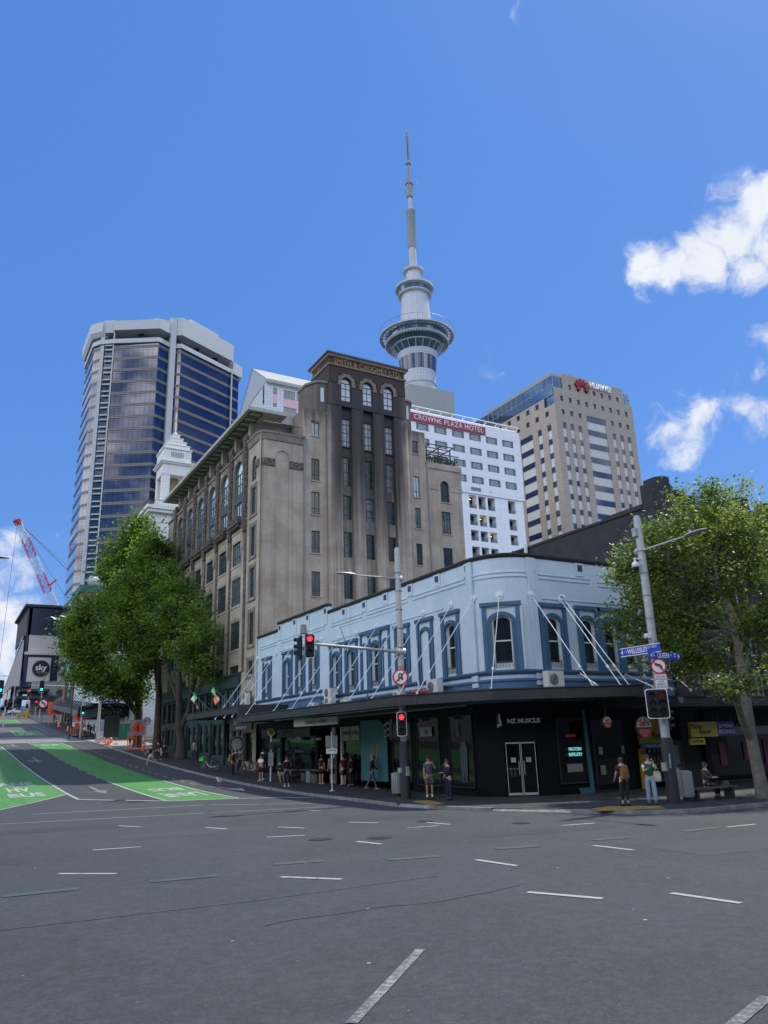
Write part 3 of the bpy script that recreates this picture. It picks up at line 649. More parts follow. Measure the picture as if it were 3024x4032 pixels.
for i, (x, y, r) in enumerate([(9.83,21.2,.36),(11.22,20.26,.36),(14.6,23.2,.3),(8.6,43.6,.45),(9.3,42.2,.45),(16.4,20.4,.3),(19.6,13.6,.16)]):
    mb = MB(); mb.cyl(x, y, rz(y)+.002, rz(y)+.012, r, 20); mb.cyl(x, y, rz(y)+.012, rz(y)+.018, r*.82, 20, 1)
    tag(mb.build('manhole_cover', [mk('cast_iron', (.035,.036,.04), .6) if i == 0 else M.get('iron'), M['darkmetal']] if i == 0 else [M['iron'], M['darkmetal']]), 'round iron manhole cover set in the road at the intersection', 'manhole cover', 'manhole covers in the road')
    if i == 0: M['iron'] = bpy.data.materials['cast_iron']
for pts in ([(18.1,29.75),(18.85,29.6),(18.3,27.5),(17.45,27.3)], [(20.35,21.35),(21.3,21.5),(22.6,20.4),(22.0,19.5),(19.9,20.5)]):
    mb = MB(); mb.prism(pts, -.126, -.118)
    for i in range(12):
        for j in range(12):
            u, v = (i+.5)/12, (j+.5)/12; a = Vector(pts[0]).lerp(Vector(pts[1]), u); b = Vector(pts[-1]).lerp(Vector(pts[-2]), u); p = a.lerp(b, v)
            mb.cyl(p.x, p.y, -.118, -.112, .03, 6)
    tag(mb.build('tactile_paving', M['tactile']), kind='structure')
mb = MB()
for p in [(8.9,50.2),(11.4,13.1),(6.4,12.0),(3.9,11.3),(9.2,8.8),(4.9,9.2),(7.6,17.2),(12.1,10.9),(2.4,21)]:
    mb.cyl(p[0], p[1], rz(p[1])+.002, rz(p[1])+.006, random.uniform(.02,.045), 7)
tag(mb.build('chewing_gum_spots', M['white_mark'], origin=(7,12,-.25)), kind='stuff', label='small pale spots of litter on the asphalt', cat='litter')
# ================================================================== brown department store
DS = thing('department_store', 'brown stucco department store with gold lettering on its soot-stained central tower', 'department store', (21.5, 58, gz(58)))
def gv(): return M[random.choice(['oldglass','oldglass','dimglass','curtainglass'])]
OW = (21.5, 89.0); OS = (21.5, 58.0)
bays = [63.6, 67.57, 71.53, 75.5, 79.47, 83.43]; cols = [61.65+3.97*i for i in range(7)]
w = MB().at(OW[0], OW[1], -90)
holes = []
for y in bays:
    u = 89-y; holes.append((u-1.28, u+1.28, 21.9, 27.5, 1.28))
    for a, b in ((17.75, 20.2), (14.15, 16.5), (10.35, 12.72), (8.2, 8.95)): holes.append((u-1.25, u+1.25, a, b))
u = 89-59.6
holes.append((u-.6, u+.6, 24.4, 26.7, .6))
for a, b in ((21.4, 23.8), (17.7, 20.3), (14.15, 16.7), (10.3, 12.9), (7.9, 9.0)): holes.append((u-.6, u+.6, a, b))
wallh(w, 0, 31, 7.1, 28.4, holes, .45)
w.box(0, 4, .0, .4, 28.4, 28.41)
w.build('wellesley_wall', M['stucco'], DS)
for y in bays:
    u = 89-y
    window(DS, OW, -90, u-1.28, u+1.28, 21.9, 27.5, .10, 'arch', M['archglass'], M['winframe'], arch=1.28, nu=4, zb=(.27, .42, .6, .78), bar=.09)
    mb = MB().at(OW[0], OW[1], -90); mb.box(u-1.2, u+1.2, .02, .09, 23.5, 24.35); mb.build('bronze_spandrel', M['green'], DS)
    for a, b in ((17.75, 20.2), (14.15, 16.5), (10.35, 12.72)): window(DS, OW, -90, u-1.25, u+1.25, a, b, .08, 'grid', gv(), M['winframe'], nu=5, zb=(.3, .68), bar=.07)
    window(DS, OW, -90, u-1.25, u+1.25, 8.2, 8.95, .1, 'low', M['oldglass'], M['winframe'], nu=2, bar=.06)
    # moulded ring, spandrels and balcony
    mb = MB().at(OW[0], OW[1], -90); N = 14
    for i in range(N):
        a0, a1 = pi*i/N, pi*(i+1)/N; q = lambda r, a: (u-r*cos(a), 26.22+r*sin(a))
        mb.plate([q(1.3,a0), q(1.3,a1), q(1.62,a1), q(1.62,a0)], -.08, .02)
    for s in (-1, 1): mb.box(u+s*1.3, u+s*1.5, -.07, .02, 21.9, 26.22)
    mb.build('arch_surround', M['stone'], DS)
    mb = MB().at(OW[0], OW[1], -90)
    mb.box(u-1.45, u+1.45, -.55, 0, 21.25, 21.45); mb.box(u-1.45, u+1.45, -.55, -.45, 21.45, 21.85); mb.box(u-1.45, u-1.3, -.45, 0, 21.45, 21.85); mb.box(u+1.3, u+1.45, -.45, 0, 21.45, 21.85)
    for i in range(7): mb.box(u-1.3+i*.4, u-1.1+i*.4, -.45, 0, 20.95, 21.25)
    for i in range(6): mb.plate([(u-1.2+i*.45, 21.5), (u-.95+i*.45, 21.5), (u-.95+i*.45, 21.8), (u-1.2+i*.45, 21.8)], -.59, -.55)
    mb.build('balcony', M['carved'], DS)
    for a, b in ((20.35, 20.7), (17.1, 17.6), (13.4, 14.0), (9.5, 10.2)):
        mb = MB().at(OW[0], OW[1], -90); mb.box(u-1.35, u+1.35, -.1, .0, b-.1, b+.08); mb.box(u-1.3, u+1.3, -.05, .0, a-.55, b-.12); mb.box(u-.95, u+.95, -.08, -.05, a-.4, b-.25); mb.build('spandrel_panel', M['stucco'], DS)
mb = MB().at(OW[0], OW[1], -90)
window(DS, OW, -90, 89-60.2, 89-59, 24.4, 26.7, .1, 'as', M['oldglass'], M['winframe'], arch=.6, nu=2, zb=(.35,.6), bar=.06)
for a, b in ((21.4, 23.8), (17.7, 20.3), (14.15, 16.7), (10.3, 12.9), (7.9, 9.0)):
    window(DS, OW, -90, 89-60.2, 89-59, a, b, .1, 's', gv(), M['winframe'], nu=3, zb=(.5,), bar=.06)
    for s in (-1, 1): mb.box(89-59.6+s*.62, 89-59.6+s*.85, -.05, .0, a-.15, b+.35)
    mb.box(89-59.6-.62, 89-59.6+.62, -.04, .0, b+.05, b+.3); mb.box(89-59.6-.9, 89-59.6+.9, -.1, .0, a-.3, a-.15)
mb.build('quoined_surround', M['stone'], DS)
for i, y in enumerate(cols):
    mb = MB().at(OW[0], OW[1], -90); u = 89-y
    mb.box(u-.46, u+.46, -.2, .02, 20.3, 29.3); mb.box(u-.2, u+.2, -.27, -.2, 20.3, 28.9)
    for k in range(12): mb.box(u-.5, u+.5, -.235, -.2, 20.8+k*.72, 21.05+k*.72)
    mb.build('carved_column', M['carved'], DS)
    mb = MB().at(OW[0], OW[1], -90); mb.box(u-.5, u+.1, -.12, .02, 8.3, 20.3); mb.tube([(u-.1,-.2,20.6),(u-.1,-.2,18.9),(u-.1,-.14,18.6)], [.13,.13,.02], 8)
    mb.build('pilaster', M['stucco'], DS)
    mb = MB().at(OW[0], OW[1], -90); mb.box(u+.1, u+.5, -.07, .02, 8.3, 20.3); mb.build('quoins', M['carved'], DS)
# small square ornaments in the frieze
mb = MB().at(OW[0], OW[1], -90)
for y in bays:
    for k in range(5): mb.box(89-y-.9+k*.4, 89-y-.75+k*.4, -.05, .01, 27.75+.12*(k % 2), 28.0+.12*(k % 2))
mb.box(0, 27.6, -.12, .02, 28.15, 28.4)
mb.build('frieze', M['stone'], DS)
# coping and ornamental bands of the corner wing
mb = MB(); path = [(21.5,61.1),(21.5,58.55),(21.65,58.15),(22.05,58.0),(25.5,58.0)]
sweep(mb, path, [(0,27.75),(.1,27.8),(.12,28.35),(.2,28.4),(.2,28.6),(-.3,28.6),(-.3,27.75)]); mb.build('wing_coping', M['stone'], DS)
mb = MB(); sweep(mb, [(21.5,59),(21.5,58.55),(21.65,58.15),(22.05,58.0),(22.78,58.0)], [(0,25.35),(.09,25.4),(.09,26.05),(0,26.1)]); sweep(mb, [(24.12,58.0),(25.4,58.0)], [(0,25.35),(.09,25.4),(.09,26.05),(0,26.1)]); mb.split('ornamental_band', M['carved'], DS)
# side wall (faces the corner of the two streets)
w = MB(); w.at(OS[0], OS[1], 0)
wallh(w, .55, 4.0, 4, 28.4, [(1.3, 2.6, 4, 26.95, .65)], .1)
w.quad((1.3,.1,4),(2.6,.1,4),(2.6,.1,26.95),(1.3,.1,26.95))
w.M = Matrix.Identity(4)
cv = [(21.5,58.55),(21.52,58.38),(21.62,58.18),(21.8,58.05),(22.05,58.0)]
for a, b in zip(cv[:-1], cv[1:]): w.quad((a[0],a[1],4),(b[0],b[1],4),(b[0],b[1],28.4),(a[0],a[1],28.4))
w.quad((21.5,58,4),(21.5,58.55,4),(21.5,58.55,7.2),(21.5,58,7.2))
w.at(OS[0], OS[1], 0)
lw = [(4.7,5.5,a,b) for a, b in ((28.9,30.25),(24.65,26.7),(21.5,23.6),(18.05,20.05),(14.3,16.45),(10.6,12.8))]
wallh(w, 4.0, 6.45, 4, 31.5, lw, .3)
rw = [(15.35,16.0,a,b) for a, b in ((28.9,30.25),(24.5,26.6),(21.4,23.45),(17.9,19.95),(14.3,16.4),(10.6,12.8))]
wallh(w, 14.55, 16.85, 4, 31.3, rw, .3)
fw = [(18.4,19.45,24.4,26.6,.52)] + [(18.35,19.4,a,b) for a, b in ((21.2,23.45),(17.75,19.85),(14.1,16.2),(10.5,12.6))]
wallh(w, 16.85, 20.9, 4, 28.3, fw, .3)
w.box(16.85, 18.28, -.06, 0, 25.55, 26.05); w.box(19.57, 20.95, -.06, 0, 25.55, 26.05); w.box(16.85, 20.98, -.1, 0, 27.7, 28.3)
w.M = Matrix.Identity(4)
w.quad((42.4,58,4),(42.4,89,4),(42.4,89,28.3),(42.4,58,28.3)); w.quad((21.5,89,2),(21.5,89,28.4),(42.4,89,28.4),(42.4,89,2))
w.add([(21.5,58,28.3),(42.4,58,28.3),(42.4,89,28.3),(21.5,89,28.3)], [(0,1,2,3)])
for x0, x1, z1 in ((25.5,27.95,31.5),(36.05,38.35,31.3)): 
    w.quad((x0,58,28),(x0,58,z1),(x0,61.5,z1),(x0,61.5,28)); w.quad((x1,58,28),(x1,61.5,28),(x1,61.5,z1),(x1,58,z1)); w.quad((x0,58,z1),(x1,58,z1),(x1,61.5,z1),(x0,61.5,z1)); w.quad((x0,61.5,28),(x1,61.5,28),(x1,61.5,z1),(x0,61.5,z1))
w.build('side_wall', M['stucco'], DS)
for a, b, g_ in ((28.9,30.25,0),(24.65,26.7,1),(21.5,23.6,1),(18.05,20.05,1),(14.3,16.45,1),(10.6,12.8,1)):
    window(DS, OS, 0, 4.7, 5.5, a, b, .1, 'n', gv() if g_ else M['curtain'], M['winframe'], nu=2, zb=(.28,) if g_ else (), bar=.05)
for a, b in ((28.9,30.25),(24.5,26.6),(21.4,23.45),(17.9,19.95),(14.3,16.4)):
    window(DS, OS, 0, 15.35, 16.0, a, b, .1, 'n', gv() if a != 24.5 else M['frost'], M['winframe'], nu=2, zb=(.28,), bar=.05)
window(DS, OS, 0, 18.4, 19.45, 24.4, 26.6, .2, 'fa', M['oldglass'], M['darkframe'], arch=.52, nu=3, zb=(.28,), bar=.06)
for a, b in ((21.2,23.45),(17.75,19.85),(14.1,16.2),(10.5,12.6)): window(DS, OS, 0, 18.35, 19.4, a, b, .1, 'f', gv(), M['darkframe'], nu=3, zb=(.7,), bar=.06)
mb = MB().at(OS[0], OS[1], 0)
for a, b, _ in ((28.9,0,0),(24.65,0,0),(21.5,0,0),(18.05,0,0),(14.3,0,0)): mb.box(4.62, 5.58, -.08, .1, a-.1, a)
for a in (28.9,24.5,21.4,17.9,14.3): mb.box(15.28, 16.07, -.08, .1, a-.1, a)
for a in (24.4,21.2,17.75,14.1): mb.box(18.3, 19.5, -.08, .1, a-.1, a)
mb.box(4.65, 5.55, -.06, 0, 30.35, 30.45); mb.split('window_sill', M['stucco'], DS)
# the central tower
T = MB().at(27.95, 57.75, 0)
hs_ = []
for c0, c1 in ((1.2,2.28),(3.48,4.56),(5.74,6.82)):
    hs_.append((c0, c1, 4, 32.3))
wallh(T, 0, 8.1, 4, 32.3, hs_, .38)
# recessed bays: spandrels between the windows
rows = [(28.45,31.2),(24.6,27.4),(21.45,23.7),(18.0,20.3),(14.3,16.57),(10.6,12.8)]
for c0, c1 in ((1.2,2.28),(3.48,4.56),(5.74,6.82)):
    T.M = Matrix.Translation((27.95, 58.13, 0)); wallh(T, c0, c1, 4, 32.3, [(c0+.001, c1-.001, a, b) for a, b in rows], .22)
T.at(27.95, 57.75, 0)
T.M = Matrix.Identity(4)
T.quad((27.95,57.75,4),(27.95,61.5,4),(27.95,61.5,34.75),(27.95,57.75,34.75)); T.quad((36.05,57.75,4),(36.05,61.5,4),(36.05,61.5,34.75),(36.05,57.75,34.75)); T.quad((27.95,61.5,28),(36.05,61.5,28),(36.05,61.5,37.4),(27.95,61.5,37.4))
# drop the blank front panel strip and cut the three arched openings through it
T.build('tower_wall', M['stucco'], DS)
for cx in (27.95+.05, 27.95+.62, 30.23+.62, 32.51+.6, 34.77+.75, 36.0):   # rounded piers
    mb = MB(); r = .5 if 28.2 < cx < 35.8 else .3
    mb.tube([(cx,57.85,4),(cx,57.85,31.6),(cx,57.85,32.25)], [(r*.92,.26),(r*.92,.26),(r*.6,.05)], 14); mb.build('rounded_pier', M['stucco'], DS, smooth=True)
mb = MB().at(27.93, 57.70, 0)
wallh(mb, 0, 8.14, 32.25, 36.2, [(1.2,2.28,32.8,35.2,.54),(3.48,4.56,32.8,35.2,.54),(5.74,6.82,32.8,35.2,.54)], .35)
# split in two materials by height: blocks above 34.75
mb2 = MB(); mb2.at(27.93,57.70,0)
mb.build('tower_head', M['stucco'], DS)
for (c0, c1) in ((1.2,2.28),(3.48,4.56),(5.74,6.82)):
    q = MB().at(27.93, 57.70, 0); cx = (c0+c1)/2; zs_ = 34.66; N = 9
    for i in range(N):
        a0, a1 = pi*i/N, pi*(i+1)/N; ro = .95 if i % 2 else .88; p = lambda r, a: (cx-r*cos(a), zs_+r*sin(a))
        q.plate([p(.56,a0+.01), p(.56,a1-.01), p(ro,a1-.01), p(ro,a0+.01)], -.1, 0)
    for s in (-1, 1): q.box(cx+s*.56, cx+s*.92, -.09, 0, 34.3, 34.66)
    q.build('voussoirs', M['stone'], DS)
    window(DS, (27.93,57.70), 0, c0, c1, 32.8, 35.2, .2, 'ta', M['frost'], M['darkframe'], arch=.54, nu=2, zb=(.22,.55,.78), bar=.06)
    for i, (a, b) in enumerate(rows): window(DS, (27.95,58.13), 0, c0+.001, c1-.001, a, b, .1, 't', M['curtain'] if i == 0 else gv(), M['winframe'], nu=3, zb=(.2,.5,.8), bar=.06)
mb = MB().at(27.93, 57.66, 0)
pl = []
# dark block facing with arched cut-outs round the voussoirs
wallh(mb, -.02, 8.16, 34.5, 36.2, [(.76,2.72,34.49,35.62,.6),(3.04,5.0,34.49,35.62,.6),(5.3,7.26,34.49,35.62,.6)], .04)
mb.M = Matrix.Identity(4)
mb.quad((27.90,57.66,34.5),(27.90,61.55,34.5),(27.90,61.55,36.2),(27.90,57.66,36.2)); mb.quad((36.10,57.66,34.5),(36.10,61.55,34.5),(36.10,61.55,36.2),(36.10,57.66,36.2))
mb.build('stone_blocks', M['darkbrick'], DS)
mb = MB(); sq = [(27.9,61.6),(27.9,57.66),(36.1,57.66),(36.1,61.6)]
sweep(mb, sq, [(0,36.2),(.12,36.22),(.12,36.38),(0,36.4)]); sweep(mb, sq, [(0,37.05),(.16,37.1),(.2,37.3),(-.5,37.3),(-.5,37.05)])
mb.build('tower_cornice', M['stone'], DS)
mb = MB(); mb.box(27.94, 36.06, 57.7, 61.5, 36.2, 37.1); mb.build('name_panel', mk('dark_name_panel', (.05,.035,.03), .8), DS)
mb = MB()
mb.prism([(27.6,57.4),(36.4,57.4),(36.4,61.9),(27.6,61.9)], 37.3, 37.38)
for i in range(36): mb.tube([(27.7+i*.246,57.38,37.44),(27.7+i*.246,61.8,37.44)], .09, 6)
for i in range(17): mb.tube([(27.58,57.5+i*.26,37.44),(28.2,57.5+i*.26,37.44)], .09, 6)
mb.build('tiled_roof_edge', mk('roof_tiles', (.08,.05,.04), .8), DS)
text('SMITH & CAUGHEY LTD.', .82, (32.05, 57.69), 0, 36.72, M['gold'], DS, depth=.06, sx=.80, spacing=1.02)
me = text_mesh('S', .75, .05); me.name = 'monogram'; me.materials.clear(); me.materials.append(M['gold']); put(me, 'monogram', DS, 27.92, 60.0, 36.62, -90)
me = text_mesh('C', .6, .05); me.name = 'monogram'; me.materials.clear(); me.materials.append(M['gold']); put(me, 'monogram', DS, 27.91, 60.1, 36.6, -90)
# turrets either side of the tower head
for sgn, X0 in ((-1, 27.93), (1, 36.07)):
    mb = MB(); p = [(0,.1),(1.0,.35),(1.6,1.5),(1.6,3.2),(0,3.2)]; P_ = [(X0+sgn*a, 58.0+b) for a, b in p]
    mb.prism(P_, 31.4, 34.4); mb.build('turret', M['stucco'], DS)
    mb = MB(); mb.prism([(X0+sgn*(a*1.09), 58.0+(b-.12 if b < 3 else b)) for a, b in p], 34.4, 34.62); mb.prism([(X0+sgn*a*.8, 58.3+b*.85) for a, b in p], 34.62, 34.85); mb.build('turret_cap', mk('verdigris_lead', (.17,.21,.17), .8), DS)
    mb = MB(); a0 = Vector((X0+sgn*.05, 58.1)); a1 = Vector((X0+sgn*1.0, 58.35)); d = (a1-a0).normalized(); n = Vector((d.y,-d.x))*sgn*(-1)
    c = (a0+a1)/2; n = Vector((0,-1)) if n.y > 0 else n
    mb.add([(c.x-d.x*.16+n.x*.03,c.y-d.y*.16+n.y*.03-.02,32.5),(c.x+d.x*.16+n.x*.03,c.y+d.y*.16+n.y*.03-.02,32.5),(c.x+d.x*.16+n.x*.03,c.y+d.y*.16+n.y*.03-.02,33.9),(c.x-d.x*.16+n.x*.03,c.y-d.y*.16+n.y*.03-.02,33.9)], [(0,1,2,3)])
    mb.build('turret_window', M['frost'], DS)
# downpipes
for x, z1 in ((25.5,28.4),(27.82,31.2),(36.2,31),(38.4,28.2)):
    mb = MB(); mb.tube([(x,57.9,5),(x,57.9,z1)], .07, 8); mb.box(x-.12, x+.12, 57.8, 58, z1-.1, z1+.15); mb.build('downpipe', M['railpipe'], DS)
# attic storey and projecting eaves
mb = MB(); mb.box(22.2, 41, 61.2, 87.8, 28.3, 30.6); mb.build('attic_wall', M['stucco'], DS)
mb = MB(); mb.box(20.5, 24.2, 58.7, 88.3, 30.62, 30.95); mb.box(24.2, 26.6, 60.4, 88.3, 30.62, 30.95); mb.build('eaves', M['eave'], DS)
mb = MB()
for i in range(24):
    y0 = 59.1+i*1.21
    for a, b, c, d in ((20.85,22.05,y0,y0+.08),(20.85,22.05,y0+.85,y0+.93),(20.85,20.93,y0+.08,y0+.85),(21.97,22.05,y0+.08,y0+.85)): mb.box(a, b, c, d, 30.56, 30.62)
[None for _ in (0,)]; mb.build('soffit_panelling', M['black'], DS)
mb = MB(); mb.box(22.6, 30, 60.6, 87, 30.95, 31.75); mb.build('roof_plinth', M['podium'], DS)
for y in bays:
    window(DS, (22.2,89), -90, 89-y-1.5, 89-y+1.5, 28.75, 30.1, -.07, 'attic', M['oldglass'], M['darkframe'], nu=3, bar=.06)
mb = MB()
for y in cols: mb.box(21.7, 22.2, y-.25, y+.25, 28.4, 30.6)
mb.split('attic_pier', M['stucco'], DS)
mb = MB()
rp = [(21.75,61.2),(21.75,58.3),(25.4,58.3)]
for (x0,y0),(x1,y1) in zip(rp[:-1], rp[1:]):
    L = sqrt((x1-x0)**2+(y1-y0)**2); n = int(L/.16)
    for z in (28.65, 29.6): mb.tube([(x0,y0,z),(x1,y1,z)], .025, 6)
    for i in range(n+1): t = i/n; mb.tube([(x0+(x1-x0)*t,y0+(y1-y0)*t,28.6),(x0+(x1-x0)*t,y0+(y1-y0)*t,29.6)], .012, 4)
for y in range(0, 9): mb.tube([(21.6,86+y*.3,28.4),(21.6,86+y*.3,29.4)], .015, 4)
mb.tube([(21.6,85.9,29.4),(21.6,88.8,29.4)], .03, 6)
mb.build('balcony_railing', M['darkmetal'], DS)
# roof garden on the right wing
mb = MB()
for x in (38.9,40.3,41.7): mb.box(x-.05, x+.05, 58.6, 58.7, 28.3, 30.2); 
for x in (38.9,40.3,41.7): mb.box(x-.04, x+.04, 58.1, 61.5, 30.2, 30.3)
for y in (58.2,59,59.8,60.6,61.4): mb.box(38.5, 41.9, y-.04, y+.04, 30.3, 30.38)
for i in range(24): mb.box(38.6+i*.16, 38.62+i*.16, 58.15, 58.17, 28.35, 29.4)
mb.box(38.5, 42.4, 58.12, 58.2, 29.4, 29.46); mb.build('pergola', M['darkmetal'], DS)
mb = MB()
for _ in range(260):
    x, y, z = random.uniform(39, 42.2), random.uniform(58.2, 58.8), random.uniform(28.35, 29.1)*1.0
    s = .09; a = random.uniform(0, pi); mb.quad((x-s*cos(a),y-s*sin(a),z),(x+s*cos(a),y+s*sin(a),z),(x+s*cos(a),y+s*sin(a),z+.16),(x-s*cos(a),y-s*sin(a),z+.12))
tag(mb.build('planter_shrub', mk('shrub_leaf', (.06,.11,.04), .7), None), 'low green shrubs growing behind the railing on the roof terrace of the brown store', 'shrub')
# green shopfront of the lower storeys
w = MB().at(OW[0], OW[1], -90)
hh = []
for y in bays + [87.4]:
    u = 89-y
    for s in (-.95, .95): hh.append((u+s-.75, u+s+.75, 4.9, 7.0))
wallh(w, 0, 27.2, 4.6, 7.1, [h for h in hh if h[0] > 0], .3)
w.build('shopfront', M['green'], DS)
for h in hh:
    if h[0] > 0: window(DS, OW, -90, h[0], h[1], h[2], h[3], .08, 'shop', M['shopglass'], M['green'], nu=2, bar=.07)
mb = MB(); sweep(mb, [(21.5,89),(21.5,61.8)], [(.02,7.1),(.25,7.12),(.3,7.4),(.3,8.0),(.42,8.1),(.42,8.22),(.02,8.25)])
mb.build('fascia_cornice', M['green'], DS)
g = MB().at(OW[0], OW[1], -90)
hh = []
for y in bays + [87.4]:
    u = 89-y
    for s in (-.95, .95): hh.append((u+s-.68, u+s+.68, gz(y)+.6, 4.35))
hh = [h for h in hh if h[0] > .1]
wallh(g, 0, 27.2, .4, 4.6, hh, .3); g.build('ground_floor_wall', M['green'], DS)
for h in hh: window(DS, OW, -90, h[0], h[1], h[2], h[3], .08, 'gf%d' % int(h[2]*10), M['shopglass'], M['winframe'], nu=1, bar=.08)
mb = MB().at(OW[0], OW[1], -90)
for y in [y+1.98 for y in bays] + [61.65]: 
    u = 89-y; mb.box(u-.2, u+.2, -.12, 0, .4, 4.6); mb.box(u-.26, u+.26, -.18, 0, .4, gz(y)+.5)
mb.split('shopfront_pier', M['green'], DS)
g = MB().at(OW[0], OW[1], -90); wallh(g, 27.2, 31, .3, 7.1, [(28.0,30.2,1.2,3.4),(28.6,29.8,4.5,6.6)], .4); g.quad((28,.4,1.2),(30.2,.4,1.2),(30.2,.4,3.4),(28,.4,3.4)); g.build('pub_wall', M['stucco'], DS)
window(DS, OW, -90, 28.6, 29.8, 4.5, 6.6, .3, 'pubw', M['shopglass'], M['darkframe'], nu=2, bar=.06)
window(DS, OW, -90, 28.0, 30.2, 1.2, 3.4, .3, 'pubs', M['shopglass'], M['darkframe'], nu=3, bar=.08)

# ================================================================== pale blue corner building
BB = thing('corner_building', 'two-storey pale blue corner building with darker blue window surrounds and shops beneath', 'building', (23.5, 29.2, -.13))
OB = (21.5, 58.0); Z0 = 4.0
arc = [(21.5,29.2)] + [(23.5-2.0*cos(radians(a)), 29.2-2.0*sin(radians(a))) for a in (9,18,27,36,45,54,63,72,81)] + [(23.5,27.2)]
PATH = [(21.5,58)] + arc + [(32.35,27.2)]
w = MB().at(OB[0], OB[1], -90)
WB = [(54.85,56.7,5.75,8.85,'w'),(50.83,52.66,5.75,8.85,'w'),(48.62,50.29,5.75,8.85,'w'),(46.35,47.97,5.75,8.9,'w'),(43.03,44.72,5.3,8.4,'w'),(40.9,42.57,5.3,8.4,'w'),(38.0,39.5,5.3,8.45,'w'),(34.89,36.44,5.3,8.45,'w'),(32.59,34.12,5.3,8.45,'b'),(30.26,31.81,5.3,8.45,'w')]
hl = []
for a, b, z0, z1, k in WB:
    if k == 'w': c = 58-(a+b)/2; hl.append((c-.42, c+.42, z0+.1, z1-.62, .3))
wallh(w, 0, 28.8, Z0, 11.0 if 0 else 10.5, hl, .22, mr=0)
w.box(4.4, 13, 0, .3, 10.5, 11.0)
w.M = Matrix.Identity(4)
na = len(arc)
for i, (a, b) in enumerate(zip(arc[:-1], arc[1:])):
    if 3 <= i <= 6:
        w.quad((a[0],a[1],8.15),(b[0],b[1],8.15),(b[0],b[1],10.5),(a[0],a[1],10.5)); w.quad((a[0],a[1],Z0),(b[0],b[1],Z0),(b[0],b[1],5.4),(a[0],a[1],5.4))
    else: w.quad((a[0],a[1],Z0),(b[0],b[1],Z0),(b[0],b[1],10.5),(a[0],a[1],10.5))
OQ = (23.5, 27.2)
QW = [(23.85,25.5,'w'),(26.15,27.6,'d'),(27.6,29.0,'d'),(29.0,30.2,'d'),(30.8,32.1,'w')]
w.at(OQ[0], OQ[1], 0)
hq = [((a+b)/2-23.5-.42, (a+b)/2-23.5+.42, 5.4, 7.75, .3) for a, b, _ in QW]
wallh(w, 0, 8.85, Z0, 10.5, hq, .22)
w.M = Matrix.Identity(4); w.box(32.0, 32.35, 27.21, 57, 9, 10.4)
w.quad((21.5,57.9,Z0),(32.3,57.9,Z0),(32.3,57.9,10.5),(21.5,57.9,10.5))
w.build('upper_wall', M['blue'], BB)
mb = MB(); mb.prism([(21.7,57.9),(21.7,29.3),(23.6,27.4),(32.3,27.4),(32.3,57.9)], 9.6, 9.9); mb.build('roof', mk('flat_roof_membrane', (.12,.12,.12), .9), BB)
# dark coping in three runs, each with its little returns
def copz(path, z, nm='parapet_coping'):
    mb = MB(); sweep(mb, path, [(0,z),(.06,z+.02),(.1,z+.12),(.1,z+.2),(-.32,z+.2),(-.32,z)]); mb.build(nm, M['black'], BB)
copz([(21.5,58),(21.5,53.65)], 10.5); copz([(21.46,53.62),(21.46,45.0)], 11.0); copz([(21.5,44.95)] + arc + [(32.35,27.2)], 10.5)
mb = MB()
def run(path, prof): sweep(mb, path, prof)
# string mouldings below the parapet, broken by pilasters
segs = [(57.6,53.9),(53.0,45.6),(44.5,40.2),(39.7,35.0),(34.4,29.6)]
for a, b in segs:
    for z in (9.75, 9.55): sweep(mb, [(21.5,a),(21.5,b)], [(0,z),(.05,z+.02),(.05,z+.08),(0,z+.1)])
for z in (9.75, 9.55): sweep(mb, arc, [(0,z),(.05,z+.02),(.05,z+.08),(0,z+.1)]); sweep(mb, [(24.0,27.2),(27.3,27.2)], [(0,z-.05),(.05,z-.03),(.05,z+.03),(0,z+.05)]); sweep(mb, [(27.8,27.2),(32,27.2)], [(0,z-.15),(.05,z-.13),(.05,z-.07),(0,z-.05)])
for a, b in ((53.3,46),(44.4,31.6)): sweep(mb, [(21.5,a),(21.5,b)], [(0,8.98 if a > 50 else 8.62),(.04,9.0 if a > 50 else 8.64),(.04,9.04 if a > 50 else 8.68),(0,9.06 if a > 50 else 8.7)])
sweep(mb, [(24.1,27.2),(32,27.2)], [(0,8.55),(.04,8.57),(.04,8.61),(0,8.63)])
mb.at(21.5, 58, -90)
for y in (53.3,50.48,48.21,45.36,42.64,39.93,37.35,34.67,31.99,29.35):
    z1 = 11.0 if 45 < y < 53.65 else 10.5; u = 58-y; mb.box(u-.28, u+.28, -.05, 0, 9.85, z1)
mb.M = Matrix.Identity(4)
for x in (23.6,26.7,29.5,32.1): mb.box(x-.28, x+.28, 27.15, 27.2, 9.85, 10.5)
mb.box(21.4, 21.5, 28.95, 29.4, 4.6, 10.5); mb.box(23.35, 23.75, 27.1, 27.2, 4.6, 10.5)
mb.build('plaster_mouldings', M['blue'], BB)
mb = MB()
for y in (53.3,50.48,48.21,45.36,42.64,39.93,37.35,34.67,31.99,29.35):
    z = 10.75 if 45 < y < 53.65 else 10.25; mb.box(21.42, 21.46, y-.14, y+.14, z-.15, z+.15)
for x in (23.6,26.7,29.5): mb.box(x-.14, x+.14, 27.11, 27.15, 10.1, 10.4)
mb.split('parapet_vent', M['darkmetal'], BB)
